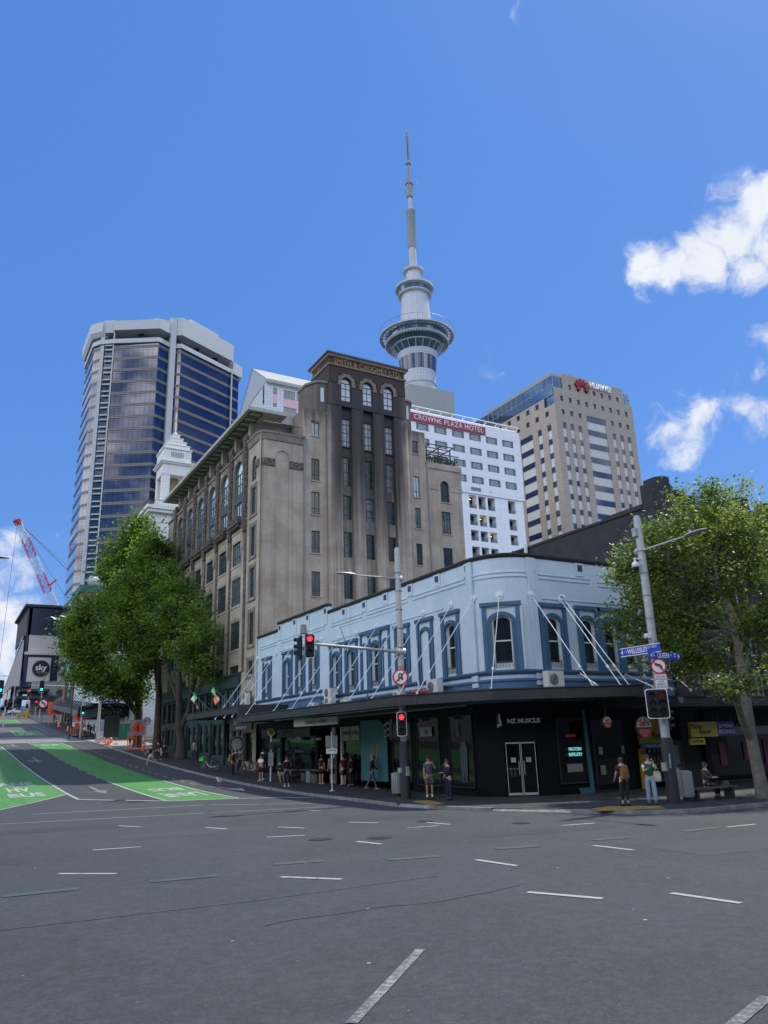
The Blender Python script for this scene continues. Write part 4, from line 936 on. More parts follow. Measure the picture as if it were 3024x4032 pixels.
# window string course and base band
mb = MB(); P1 = [(21.5,58.1),(21.5,45.95)]; P2 = [(21.5,45.9)] + arc + [(32.35,27.2)]
for P_, z in ((P1, 5.62), (P2, 5.18)):
    sweep(mb, P_, [(0,z-.1),(.1,z-.06),(.16,z+.02),(.16,z+.09),(.05,z+.12),(0,z+.12)])
mb.build('string_course', M['trim'], BB)
mb = MB()
for P_, z in ((P1, 5.62), (P2, 5.18)):
    sweep(mb, P_, [(0.005,z-1.3),(.06,z-1.3),(.06,z-.42),(.12,z-.38),(.12,z-.31),(.05,z-.26),(.005,z-.26)])
mb.build('base_band', M['bluebase'], BB)
def surround(O, th, a, b, z0, z1, kind, cw=.42, extra=0):
    """blue pilasters, hood and arched architrave round one window, sash set in the opening"""
    m = MB().at(O[0], O[1], th); c = (a+b)/2; hw = (b-a)/2
    for s in (-1, 1): m.box(c+s*(hw-.2), c+s*hw, -.09, 0, z0-.05, z1-.18)
    m.box(c-hw-.08, c+hw+.08, -.14, 0, z1-.18, z1)
    zt = z1-.62; sp = zt-.3; q = cw
    for s in (-1, 1): m.box(c+s*q, c+s*(q+.2), -.06, 0, z0, sp); m.box(c+s*q, c+s*(q+.09), -.1, -.06, z0, sp)
    N = 10; P_ = lambda rx, rz_, an: (c-rx*cos(an), sp+rz_*sin(an))
    for i in range(N):
        a0, a1 = pi*i/N, pi*(i+1)/N
        m.plate([P_(q,.3,a0),P_(q,.3,a1),P_(q+.2,.48,a1),P_(q+.2,.48,a0)], -.06, 0); m.plate([P_(q,.3,a0),P_(q,.3,a1),P_(q+.09,.39,a1),P_(q+.09,.39,a0)], -.1, -.06)
    m.build('window_surround', M['trim'], BB)
    if kind == 'w':
        window(BB, O, th, c-q, c+q, z0+.1, z1-.62, .12, 'sash', M['glass'], M['cream'], arch=.3, nu=1, zb=(.52,), bar=.08)
        m = MB().at(O[0], O[1], th); m.box(c-q+.08, c+q-.08, .0, .05, z0+.1, z0+.34)
        m.build('sill_guard', M['cream'], BB)
        m = MB().at(O[0], O[1], th)
        for i in range(7): m.box(c-q+.1+i*.1, c-q+.115+i*.1, -.04, -.02, z0+.1, z0+.42)
        m.box(c-q+.08, c+q-.08, -.045, -.015, z0+.38, z0+.41); m.build('sill_railing', M['darkmetal'], BB)
for a, b, z0, z1, k in WB: surround(OB, -90, 58-b, 58-a, z0, z1, k)
# the narrow blind arches flanking the middle window
m = MB().at(OB[0], OB[1], -90)
for y in (40.0, 37.5):
    c = 58-y
    for s in (-1, 1): m.box(c+s*.26, c+s*.36, -.06, 0, 5.3, 7.6)
    for i in range(8):
        a0, a1 = pi*i/8, pi*(i+1)/8; q = lambda r, an: (c-r*cos(an), 7.6+r*sin(an)); m.plate([q(.26,a0),q(.26,a1),q(.38,a1),q(.38,a0)], -.06, 0)
m.box(17.5, 21.0, -.15, -.01, 8.46, 8.64); m.box(17.5, 17.65, -.09, 0, 5.25, 8.46); m.box(20.85, 21.0, -.09, 0, 5.25, 8.46)
m.build('blind_arches', M['trim'], BB)
for a, b, k in QW: surround(OQ, 0, a-23.5, b-23.5, 5.3, 8.37, 'w')
# corner window on the curve (flat sash set across the chamfer)
ca = Vector((23.5-2*cos(radians(45)), 29.2-2*sin(radians(45)))); th = -45
Oc = RW((ca.x, ca.y), th, -1.0, .08)
m = MB().at(Oc[0], Oc[1], th); wallh(m, .1, 1.9, 5.3, 8.3, [(.54,1.46,5.38,7.75,.3)], .15); m.box(.02,.12,-.05,.12,5.3,8.3); m.box(1.88,1.98,-.05,.12,5.3,8.3); m.build('corner_bay_wall', M['blue'], BB)
surround(Oc, th, .12, 1.88, 5.28, 8.4, 'w', .46)
mb = MB()     # wall anchor plates
ROD = []
for y in (57.85,55.76,53.99,51.11,46.03): ROD.append(((21.5,y,8.98),(18.2,y,4.42)))
for y in (43.47,41.11,38.47,36.0,33.45,30.89,28.95): ROD.append(((21.5,y,8.74),(18.3,y-.6 if y < 30 else y,4.4)))
ROD[-1] = ((21.5,29.0,8.72),(18.5,29.6,4.4))
ROD += [((22.1,27.8,8.7),(20.45,26.75,4.36)), ((23.45,27.15,8.72),(24.4,24.75,4.36)), ((25.45,27.2,8.72),(26.0,24.2,4.36)), ((25.3,27.2,8.6),(25.6,24.3,4.36)), ((26.0,27.2,5.2),(24.9,24.9,4.36)), ((28.9,27.2,5.2),(27.9,24.6,4.36)), ((30.2,27.2,5.15),(28.9,24.4,4.25)), ((29.6,27.2,7.0),(29.9,24.2,4.2)),((31.8,27.2,8.0),(31.9,23.9,4.1))]
for i, (a, b) in enumerate(ROD):
    m = MB(); m.tube([a, b], .021, 6); t = Vector(a).lerp(Vector(b), .78); t2 = Vector(a).lerp(Vector(b), .81); m.tube([t, t2], .055, 8)
    d = Vector((-1,0,0)) if a[0] == 21.5 else (Vector((-.7,-.7,0)) if a[0] < 23 else Vector((0,-1,0)))
    m.tube([Vector(a)-d*.02, Vector(a)+d*.06], .19, 6); m.tube([Vector(a)+d*.06, Vector(a)+d*.14], .07, 8); m.tube([Vector(b)-Vector((0,0,.06)), Vector(b)+Vector((0,0,.06))], .06, 8)
    m.build('canopy_tie_rod', M['rod'], BB)
# roof-top equipment hood and waste pipes
for pts in ([(21.35,34.0,7.4),(21.35,34.0,5.3),(21.3,33.9,5.15),(21.25,33.9,4.4)], [(21.35,42.4-2.9,5.1),(21.3,39.45,4.95),(21.25,39.45,4.4)], [(21.4,57.98,10.6),(21.4,57.98,5.4)]):
    m = MB(); m.tube(pts, .05, 8); m.build('waste_pipe', M['bluebase'] if pts[0][1] != 57.98 and pts[0][2] < 6 else M['blue'], BB)
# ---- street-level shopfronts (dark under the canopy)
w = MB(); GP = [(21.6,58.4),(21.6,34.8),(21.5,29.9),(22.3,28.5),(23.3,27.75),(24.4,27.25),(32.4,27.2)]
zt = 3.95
def gwall(mb, a, b, z0, z1, m=0): mb.quad((a[0],a[1],z0),(b[0],b[1],z0),(b[0],b[1],z1),(a[0],a[1],z1), m)
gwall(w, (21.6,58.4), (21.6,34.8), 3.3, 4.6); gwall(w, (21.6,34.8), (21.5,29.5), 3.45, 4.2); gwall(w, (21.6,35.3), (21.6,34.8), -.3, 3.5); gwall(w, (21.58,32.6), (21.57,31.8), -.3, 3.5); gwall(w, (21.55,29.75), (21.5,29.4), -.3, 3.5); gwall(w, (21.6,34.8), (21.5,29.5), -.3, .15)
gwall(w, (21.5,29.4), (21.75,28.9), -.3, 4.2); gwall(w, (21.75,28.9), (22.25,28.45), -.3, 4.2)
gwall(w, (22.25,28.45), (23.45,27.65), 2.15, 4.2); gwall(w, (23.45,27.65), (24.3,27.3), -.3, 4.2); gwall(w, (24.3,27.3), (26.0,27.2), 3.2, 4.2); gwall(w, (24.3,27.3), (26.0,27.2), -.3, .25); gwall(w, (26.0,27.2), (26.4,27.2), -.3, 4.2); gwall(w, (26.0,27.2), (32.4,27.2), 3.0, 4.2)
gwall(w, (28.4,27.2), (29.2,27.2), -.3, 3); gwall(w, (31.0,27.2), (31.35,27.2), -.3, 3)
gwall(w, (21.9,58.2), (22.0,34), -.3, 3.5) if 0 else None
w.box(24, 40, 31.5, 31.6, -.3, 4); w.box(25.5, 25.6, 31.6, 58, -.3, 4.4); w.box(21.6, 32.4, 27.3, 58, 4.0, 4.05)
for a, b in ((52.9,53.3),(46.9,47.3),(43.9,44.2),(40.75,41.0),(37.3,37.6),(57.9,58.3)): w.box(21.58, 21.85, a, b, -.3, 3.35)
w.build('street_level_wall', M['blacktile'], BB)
def pane(x0, y0, x1, y1, z0, z1, mat, name='shop_window', parent=BB, fr=True):
    m = MB(); a = Vector((x0,y0)); b = Vector((x1,y1)); d = (b-a).normalized(); n = Vector((d.y,-d.x))
    m.add([(a.x,a.y,z0),(b.x,b.y,z0),(b.x,b.y,z1),(a.x,a.y,z1)], [(0,1,2,3)]); o = m.build(name, mat, parent)
    if fr:
        f = MB(); t = .05
        def bar(p, q, za, zb): f.add([(p.x+n.x*k,p.y+n.y*k,z) for z in (za, zb) for k in (.03,-.03)] + [(q.x+n.x*k,q.y+n.y*k,z) for z in (za, zb) for k in (.03,-.03)], [(0,1,3,2),(4,6,7,5),(0,4,5,1),(2,3,7,6),(0,2,6,4),(1,5,7,3)])
        bar(a, b, z0, z0+t); bar(a, b, z1-t, z1); bar(a, a+d*t, z0+t, z1-t); bar(b-d*t, b, z0+t, z1-t)
        fo = f.mesh('frame', M['darkframe']); 
        for v in fo.vertices: v.co -= FO[parent.name]
        sub(fo, 'frame', o)
    return o
pane(21.59,34.75,21.58,32.65,.2,3.45,M['shopglass']); pane(21.57,31.75,21.53,29.8,.2,3.45,M['shopglass'])
pane(24.35,27.29,25.95,27.2,.3,3.15,M['shopglass']); pane(26.4,27.21,28.4,27.21,-.1,3.0,M['shopglass'])
pane(21.62,37.3,21.61,35.35,.3,3.3,M['shopglass'])
for a, b in ((57.7,53.4),(52.8,47.4)): pane(21.75,a,21.75,b,.4,3.3,M['shopglass'])
# glazed double doors on the corner, with store-hours lettering
D_ = Vector((23.45-22.25, 27.65-28.45)); Ld = D_.length; D_.normalize(); thd = math.degrees(atan2(D_.y, D_.x))
for k in (0, 1):
    m = MB().at(22.25, 28.45, thd); u0 = .06+k*(Ld/2-.05); u1 = u0+Ld/2-.08; m.box(u0, u1, .02, .04, -.08, 2.08)
    o = m.build('shop_door', M['shopglass'], BB)
    f = MB().at(22.25, 28.45, thd); f.box(u0, u1, .0, .019, -.08, .02); f.box(u0, u0+.03, 0, .019, .02, 2.08); f.box(u1-.03, u1, 0, .019, .02, 2.08); f.box(u0, u1, 0, .019, 2.09, 2.15)
    xh = u1-.1 if k == 0 else u0+.1; f.tube([(xh,-.05,.75),(xh,-.05,1.35)], .018, 6)
    fm = f.mesh('door_frame', M['galv']); 
    for v in fm.vertices: v.co -= FO[BB.name]
    sub(fm, 'door_frame', o)
    m = MB().at(22.25, 28.45, thd); m.box(u0+.2, u0+.42, .0, .018, 1.3, 1.5); m.build('door_notice', M['curtain'], BB)
p_ = RW((22.25,28.45), thd, .32, -.005); text('STORE HOURS', .09, p_, thd, 1.02, M['curtain'], BB, .004)
for i in range(5): p_ = RW((22.25,28.45), thd, .32, -.005); text('mon      9-6', .05, p_, thd, .94-.055*i, M['curtain'], BB, .004)
p_ = RW((22.25,28.45), thd, .95, -.03); text('NZ MUSCLE', .26, p_, thd, 3.06, M['signwhite'], BB, .03, sx=1.05, bold=.012)
m = MB()      # wing emblem beside the name
cx, cz = -.08, 2.98
for i in range(6):
    a = radians(100+i*12); L = .42-.045*i; m.plate([(cx,cz+.02*i-.1),(cx+L*cos(a),cz+L*sin(a)-.05*i+.05),(cx+L*cos(a)+.05,cz+L*sin(a)-.05*i+.01),(cx+.05,cz+.02*i-.12)], -.045-.002*i, -.03)
q = m; q.v = [tuple(Matrix.Translation((22.25,28.45,0)) @ Matrix.Rotation(radians(thd),4,'Z') @ Vector(v)) for v in q.v]; q.build('wing_emblem', M['signwhite'], BB)
text('PROTEIN', .21, (25.25,27.15), 0, 1.77, M['neon'], BB, .02, name='neon_lettering', sx=.9); text('REFILLERY', .21, (25.25,27.15), 0, 1.54, M['neon'], BB, .02, name='neon_lettering', sx=.85)
m = MB(); m.plate([(25.95,-.13),(26.15,-.13),(26.0,3.5),(25.88,3.5)], 27.08, 27.16); m.plate([(25.2,.12),(26.0,.1),(26.1,-.13),(25.35,-.13)], 27.1, 27.15); m.build('teal_post', M['teal'], BB)
# flat pale figure shape on the window, and dim displays
m = MB()
for y, s in ((30.55, 1),):
    m.add([(21.5,y+.16,2.25),(21.5,y-.16,2.25),(21.5,y-.3,1.95),(21.5,y-.26,1.2),(21.5,y-.2,.45),(21.5,y-.04,.45),(21.5,y,1.1),(21.5,y+.04,.45),(21.5,y+.2,.45),(21.5,y+.26,1.2),(21.5,y+.3,1.95)], [tuple(range(11))[::-1]])
m.build('window_figure', mk('pale_window_figure', (.06,.08,.09), .5), BB)
m = MB(); m.box(21.46, 21.5, 30.9, 30.94, 2.5, 3.1); m.box(21.5, 21.52, 33.2, 34.3, 2.55, 3.0); m.split('strip_light', M['curtain'], BB)
text('TE', .34, (21.48, 33.7), -90, 2.75, M['black'], BB, .01)
for (x, z, w_, h_, c_) in ((26.7,1.5,.22,.32,'curtain'),(28.15,1.5,.16,.34,'curtain'),(26.7,.6,.3,.42,'railpipe'),(27.9,.5,.25,.3,'railpipe'),(24.7,.8,.9,.35,'railpipe'),(24.75,2.3,.6,.12,'signred')):
    m = MB(); m.box(x, x+w_, 27.14, 27.17, z, z+h_); m.build('window_notice', M[c_], BB)
# teal side panel and coffee windows
m = MB(); m.quad((21.45,40.7,.3),(21.45,37.6,.3),(21.45,37.6,2.9),(21.45,38.4,3.55)); m.add([(21.45,40.7,.3),(21.45,38.4,3.55),(21.45,40.7,3.57)], [(0,1,2)]); m.build('teal_panel', M['teal'], BB)
m = MB()
for s in (-1, 1):
    for i in range(7):
        y0 = 39.0; a = radians(62+i*9); L = 1.0-.07*i; b = (s*L*cos(a)*.75, 1.0+L*sin(a)+.02*i)
        m.add([(21.43,y0+s*.12,1.0+.08*i),(21.43,y0+b[0],b[1]+.35),(21.43,y0+b[0]+s*.06,b[1]+.28),(21.43,y0+s*.17,1.0+.08*i)], [(0,1,2,3)])
m.build('winged_emblem', M['tan'], BB)
for i, s in enumerate(('remedy', 'coffee')):
    m = MB(); y0 = 42.95-i*1.1; m.box(21.42, 21.48, y0-1.02, y0, 2.5, 3.3); m.build('shop_board', mk('offwhite_board%d' % i, (.4,.38,.33), .7), BB)
    text(s, .42, (21.41, y0-.51), -90, 2.95, M['black'], BB, .01, sx=.8)
w = MB(); w.box(21.5, 21.56, 40.75, 43.0, .3, 2.5); w.build('service_hatch', M['shopglass'], BB)
w = MB(); w.box(21.35, 21.5, 44.0, 44.3, .0, 3.3); w.box(21.35, 21.5, 42.95, 43.12, .0, 3.3); w.split('cream_post', M['cream'], BB)
m = MB(); m.box(21.35, 21.42, 47.62, 53.38, 2.9, 3.42); m.build('shop_board', mk('grey_board', (.12,.13,.12), .7), BB); text('The MAZE', .42, (21.34, 51.3), -90, 3.16, M['black'], BB, .01)
m = MB(); m.box(21.35, 21.42, 55.0, 56.5, 2.9, 3.55); m.build('shop_board', M['black'], BB); text('M', .6, (21.34, 55.6), -90, 3.25, M['gold'], BB, .01)
text('Monster Ink', .3, (21.73, 50.2), -90, 1.95, M['curtain'], BB, .01)
m = MB(); m.box(21.7, 21.74, 52.0, 52.7, 2.0, 2.7); m.box(21.7, 21.74, 53.6, 54.1, .7, 2.2); m.split('window_poster', M['fence_green'], BB)
m = MB(); m.box(21.4, 21.56, 49.2, 50.0, 2.65, 2.85); m.box(21.4, 21.56, 46.2, 46.8, 2.6, 2.75); m.split('light_fitting', M['curtain'], BB)
# pizza shop and phone repair fronts on the right
m = MB(); m.box(29.3, 31.3, 27.02, 27.15, 1.9, 3.0); m.build('shop_board', M['yellow'], BB); text('Repair', .42, (30.7,27.0), 0, 2.25, M['black'], BB, .01)
m = MB(); m.box(29.35, 31.3, 27.0, 27.14, 1.68, 1.9); m.build('shop_board', mk('sky_blue_board', (.05,.18,.42), .6), BB); text('1 Hour on site', .2, (30.1,26.98), 0, 1.79, M['signwhite'], BB, .01)
m = MB(); m.box(29.2, 29.62, 27.05, 27.15, -.15, 1.66); m.build('painted_pillar', mk('orange_pillar_paint', (.5,.3,.04), .7), BB); text('263', .26, (29.41,27.03), 0, 1.5, M['black'], BB, .01)
pane(29.65,27.2,31.0,27.2,.1,1.65,M['shopglass'])
for i in range(26):
    m = MB() if i == 0 else m; x = 29.75+random.random()*1.2; z = .5+random.random()*1.1; m.box(x, x+.05, 27.12, 27.14, z, z+.1)
tag(m.build('phone_accessories', mk('packaging', (.3,.25,.15), .6), BB), kind='stuff')
# ================================================================== street canopies
def canopy(poly, z0, z1, outer, name, label, soffit=True):
    t = thing(name, label, 'canopy', (poly[0][0], poly[0][1], z0))
    m = MB(); m.prism(poly, z0+.06, z1-.12); m.build('deck', M['soffit'], t)
    m = MB(); sweep(m, outer, [(0,z0),(.06,z0),(.06,z0+.05),(.02,z0+.07),(.02,z1-.07),(.07,z1-.05),(.07,z1),(-.12,z1),(-.12,z0)]); m.build('fascia', M['canopy'], t)
    m = MB()
    for (x0,y0),(x1,y1) in zip(outer[:-1], outer[1:]):
        L = sqrt((x1-x0)**2+(y1-y0)**2); d = Vector((x1-x0,y1-y0))/L; n = Vector((d.y,-d.x)); k = int(L/.3)
        for i in range(k):
            for z in (z0+.1, z1-.1): p = Vector((x0,y0))+d*(i+.5)*L/k+n*.03; m.box(p.x-.015, p.x+.015, p.y-.015, p.y+.015, z-.015, z+.015)
    tag(m.build('rivets', M['canopy'], t), kind='stuff')
    return t
o1 = [(21.6,51.5),(17.75,51.5),(18.2,30.4),(20.35,26.65),(26.2,23.65),(27.0,25.4),(27.0,27.2)]
c1 = canopy([(21.6,51.5),(17.75,51.5),(18.2,30.4),(20.35,26.65),(26.2,23.65),(27.0,27.1),(23.5,27.1),(22,28),(21.4,29.2)], 3.9, 4.38, o1[::1], 'street_canopy', 'long grey steel canopy wrapping the blue corner building over the footpath')
m = MB()
for (x,y,a,L) in ((19.6,44,90,1.4),(19.8,37,90,1.4),(20.3,31.5,70,1.3),(23.2,26.4,-25,1.4),(19.7,49,90,1.3)):
    m.at(x,y,a,3.85); m.box(-L/2,L/2,-.07,.07,0,.1)
m.split('strip_light', M['canopy'], c1)
m = MB(); m.M = Matrix.Identity(4)
for p in [[(21.4,50,3.86),(21.4,30,3.86)],[(19,48,3.9),(19,32,3.9)]]: m.tube(p, .035, 6)
m.build('conduit', M['galv'], c1)
c2 = canopy([(21.5,66),(18.3,66),(18.3,51.6),(21.5,51.6)], 4.62, 5.12, [(18.3,66),(18.3,51.6)], 'street_canopy', 'flat grey canopy with two flags above the pub on the brown store')
m = MB(); m.box(18.3, 21.5, 66, 66.1, 4.62, 5.1); m.box(17.75, 21.5, 51.5, 51.62, 3.9, 5.1); m.build('end_panel', M['canopy'], c2)
c3 = canopy([(31,27.1),(27.1,27.1),(26.7,23.6),(60,23.0),(60,27.1)], 3.45, 3.9, [(27.1,27.1),(26.7,23.6),(60,23.0)], 'street_canopy', 'dark canopy with letter emblems in front of the charcoal building')
for x in (31.2,34.6,38.3):
    m = MB()
    for a, b in (((-.22,.13),(-.22,-.13)),((.22,.13),(.22,-.13)),((-.22,0),(-.02,.13)),((-.22,0),(-.02,-.13)),((.22,0),(.02,.13)),((.22,0),(.02,-.13))):
        m.tube([(x+a[0],23.4,3.68+a[1]),(x+b[0],23.4,3.68+b[1])], .022, 6)
    m.build('emblem', M['tan'], c3)
m = MB(); m.at(28.2,23.45,-1,3.55); m.plate([(-.14,.28),(.14,.28),(.14,.1),(0,0),(-.14,.1)], -.06, -.03); m.build('shield', M['curtain'], c3)
# hanging signs under the canopies
def hsign(x, y, th, w, h, z, mat, name, label, words, face=None, d=.12, tcol=None):
    t = thing(name, label, 'sign', (x, y, z))
    m = MB().at(x, y, th, z); m.box(-w/2, w/2, -d/2, d/2, 0, h); m.build('panel', mat, t)
    m = MB().at(x, y, th, z); 
    for s in (-.4, .4): m.tube([(s*w,0,h),(s*w,0,h+.35)], .015, 6)
    m.split('hanger', M['darkmetal'], t)
    for (txt, sz, du, dz, mt, sx) in words:
        p = RW((x,y), th, du, -d/2-.012); text(txt, sz, p, th, z+dz, M[mt], t, .01, sx=sx)
    return t
hsign(18.75, 41.0, -90+8, 4.6, .42, 3.36, mk('grey_sign_box', (.33,.33,.31), .6), 'coffee_sign', 'long grey hanging sign reading remedy coffee under the canopy', [('remedy coffee', .36, .1, .22, 'black', 1.1)])
hsign(18.9, 53.9, -90, 4.4, .95, 3.45, M['black'], 'pub_sign', 'black hanging pub sign at the end of the canopy', [('ful', .6, -1.2, .6, 'tan', 1), ('ORIGINAL IRISH PUB', .26, 0, .18, 'curtain', 1)])
hsign(31.6, 25.2, 0, 3.6 if 0 else 1.9, .68, 2.12, M['yellow'], 'phone_repair_sign', 'yellow hanging sign reading Phone Repair', [('Phone', .33, -.55, .48, 'black', 1), ('Repair', .33, .05, .24, 'black', 1)])
hsign(33.2, 25.2, 0, 1.25, .68, 2.12, mk('indigo_sign', (.01,.01,.16), .5), 'money_exchange_sign', 'dark blue hanging sign reading D.P MONEY EXCHANGE', [('D.P MONEY', .24, 0, .47, 'signwhite', .88), ('EXCHANGE', .26, 0, .2, 'signwhite', .85)])
hsign(31.0, 25.15, 0, 1.0, .28, 1.78, M['yellow'], 'phone_number_sign', 'small yellow sign with a phone number below the phone repair sign', [('Ph: 377 9481', .15, 0, .14, 'black', .9)])
for i, (x, y, r, z) in enumerate([(27.3,24.85,.46,2.62),(25.35,25.1,.24,2.86)]):
    t = thing('pizza_sign', ['large round red and white pizza shop sign hanging beside the traffic signal', 'small round red and white pizza shop sign over the dark doorway'][i], 'sign', (x, y, z))
    m = MB(); N = 28; pts = [(x+r*cos(2*pi*k/N), z+r*sin(2*pi*k/N)) for k in range(N)]
    m.plate(pts, y, y+.14, 0); 
    m.plate([p for p in pts if p[1] >= z-.05*r], y-.012, y-.002, 1); m.plate([p for p in pts if p[1] <= z-.05*r], y-.012, y-.002, 2)
    m.build('disc', [M['darkmetal'], mk('cream_enamel_%d' % i, (.6,.57,.48), .5), M['signred']], t)
    text("Sal's", r*.85, (x, y-.02), 0, z+.38*r, M['signred'], t, .01, bold=.006)
    for k, s in enumerate(('AUTHENTIC','NEW YORK','PIZZA')): text(s, r*.24, (x, y-.02), 0, z-(.27+.24*k)*r, mk('cream_letters_%d%d' % (i,k), (.55,.45,.38), .6) if k == 0 else bpy.data.materials['cream_letters_%d0' % i], t, .01)
    m = MB(); m.tube([(x,y+.07,z+r),(x,y+.07,3.9)], .02, 6); m.build('hanger', M['darkmetal'], t)
# condensers standing on the canopy
def ac(x, y, z, th, w=.9, h=.75, tall=False, label=''):
    t = thing('air_conditioner', label, 'air conditioner', (x, y, z), 'air conditioners on the canopy')
    m = MB().at(x, y, th, z); H_ = h*(1.6 if tall else 1); m.box(-w/2, w/2, -.17, .17, .06, H_); m.box(-w*.4, -w*.3, -.15, .15, 0, .06); m.box(w*.3, w*.4, -.15, .15, 0, .06); m.build('casing', M['cream'], t)
    for k in range(2 if tall else 1):
        m = MB().at(x, y, th, z+h*.52+k*h*.75); r = h*.33; N = 20; pts = [(-w*.12+r*cos(2*pi*i/N), r*sin(2*pi*i/N)) for i in range(N)]; m.plate(pts, -.19, -.172, 0)
        for i in range(3): rr = r*(.35+.28*i); m.tube([(-w*.12+rr*cos(2*pi*q/16), -.2, rr*sin(2*pi*q/16)) for q in range(17)], .008, 4, 1)
        m.build('fan_grille', [M['darkmetal'], M['cream']], t)
ac(20.9,31.8,4.4,-90,.95,.8,False,'cream condenser on the canopy nearest the pale green-grey lamp post')
ac(20.9,35.2,4.4,-90,.75,.5,False,'small cream condenser on the canopy left of the near lamp post')
ac(20.8,43.4,4.4,-90,.95,.75,True,'tall twin-fan cream condenser below the blue windows')
ac(20.8,45.8,4.4,-90,.8,.5,False,'low cream condenser just left of the tall twin-fan one')
ac(20.8,41.2,4.4,-90,.8,.42,False,'low cream condenser just right of the tall twin-fan one')
ac(20.9,49.5,4.4,-90,.9,.35,False,'flat pale condenser near the left end of the blue wall')
ac(21.0,59.0,5.1,-90,.95,.8,True,'tall cream condenser in front of the brown store at the end of the blue wall')
ac(24.0,26.75,4.4,0,.95,.78,False,'cream condenser with one fan under the window facing the corner')
m = MB(); m.tube([(18.4,29.9,4.45),(18.9,29.3,4.45)], .06, 8); tag(m.build('red_strobe_light', M['signred']), 'small red light lying on the canopy edge near the corner', 'light')
def flagpole(y, lab, wav):
    t = thing('flag', lab, 'flag', (18.4, y, 5.1))
    a = Vector((18.5,y,5.1)); b = Vector((18.0,y+3.9,6.85)); m = MB(); m.tube([a,b], .03, 6); m.ball(b, .05, 8); m.build('pole', M['green'], t)
    cols_ = [M['limegreen'], M['signwhite'], M['orange']]
    m = MB(); N = 12; K = 5; d = (a-b).normalized()
    for i in range(N+1):
        for j in range(K+1):
            u = i/N; v = j/K; p = b + d*(.15+.95*v) + Vector((0,0,-1))*u*.95 + Vector((.12*sin(u*7+v*2+wav), -.25*u+.1*sin(u*5+wav), .08*sin(v*5)))
            m.v.append(tuple(p))
    for i in range(N):
        for j in range(K): m.f.append((i*(K+1)+j, i*(K+1)+j+1, (i+1)*(K+1)+j+1, (i+1)*(K+1)+j)); m.m.append(0 if i < 4 else 1 if i < 8 else 2)
    m.build('cloth', cols_, t, smooth=True)
flagpole(60.0, 'left of two green white and orange flags above the pub canopy', 0)
flagpole(54.5, 'right of two green white and orange flags above the pub canopy', 2.2)
# rooftop antennas behind the blue parapet
for (x, y, z, lab) in ((26.3,36.0,10.0,'grey cell antenna panel on the blue building roof near the brown store'),(27.6,32.3,10.0,'left grey cell antenna of the pair above the parapet'),(28.4,32.6,10.0,'right grey cell antenna of the pair above the parapet')):
    t = thing('cell_antenna', lab, 'antenna', (x, y, z), 'cell antennas on the blue building roof')
    m = MB(); m.tube([(x,y,z-.1),(x,y,z+2.1)], .05, 8); m.build('mast', M['galv'], t)
    m = MB(); m.box(x-.35, x-.1, y-.3, y-.15, z+.5, z+1.9); m.box(x+.12, x+.4, y-.3, y-.1, z+1.6, z+2.0); m.build('panel', M['curtain'], t)
m = MB(); m.box(24.2, 25.4, 35.5, 36.6, 9.8, 10.7); m.prism([(24,35.3),(25.6,35.3),(25.6,36.8),(24,36.8)], 10.7, 10.95); tag(m.build('roof_vent_hood', M['galv']), 'pale metal vent hood on the blue building roof', 'vent')

# ================================================================== charcoal building on the right
K = thing('charcoal_building', 'charcoal art-deco building with stepped pilasters rising behind the near tree', 'building', (32.4, 27.2, -.13))
m = MB(); m.box(32.45, 75, 27.25, 62, -.2, 14.2); m.build('wall', M['blackbld'], K)
m = MB(); m.box(32.38, 33.0, 30.6, 62, 14.2, 14.35); m.box(32.36, 32.9, 27.7, 30.6, 14.2, 14.45); m.build('parapet', M['blackbld'], K)
m = MB()
def dpil(x, w_, z, yo): m.prism([(x,27.3),(x,27.2-yo*.5),(x+w_*.3,27.2-yo),(x+w_*.7,27.2-yo),(x+w_,27.2-yo*.5),(x+w_,27.3),(x+w_,27.7),(x,27.7)], 4, z)
dpil(32.42,1.8,15.5,.5); dpil(32.75,1.1,15.85,.62); dpil(34.25,.95,15.35,.35); dpil(35.25,1.0,15.15,.25)
for x in (39.5,42.4,46,50): dpil(x,1.4,15.6,.4)
m.split('pilaster', M['blackbld'], K)
m = MB(); m.box(36.3, 75, 27.1, 27.25, 14.2, 15.0); m.build('parapet', M['blackbld'], K)
for x in (36.6,39.0,41.2,43.6,46.2,48.8):
    for z0, z1 in ((3.95,5.3),(6.3,8.4),(9.2,11.2)): window(K, (0,27.2), 0, x-.55, x+.55, z0, z1, -.02, 'k', M['oldglass'], M['curtain'], nu=2, zb=(.5,), bar=.07)
m = MB()
for x in (37.8,40.1,42.4,45,47.5): m.box(x-.35, x+.35, 27.05, 27.2, 4.2, 12)
m.split('brick_pier', M['brickred'], K)
m = MB(); m.tube([(32.3,37.5,8),(32.3,37.5,14.5)], .12, 8); m.build('vent_pipe', M['cream'], K)
m = MB(); m.box(32.2, 32.45, 40.5, 42, 9, 12.9); m.box(32.0, 32.45, 42.0, 45, 9, 13.6); m.box(30, 32.4, 46, 49, 9, 13.2); m.build('stair_block', M['blackbld'], K)
for y0, z1 in ((43.2,14.2),(47,14.0)):
    q = MB(); q.tube([(31.6,y0,10),(31.6,y0,z1),(31.6,y0+1.4,z1),(31.6,y0+1.4,10)], .07, 6); q.box(31.7, 32.3, y0+.1, y0+1.3, 10, z1-.3); q.build('roof_duct', M['galv'] if y0 < 45 else M['blackbld'], K)
pane(34.2,27.15,41.5,27.15,-.1,2.6,M['shopglass'],parent=K); text('M·A·C', .34, (36.0,26.9), 0, 2.55, M['gold'], K, .02, sx=1.3)
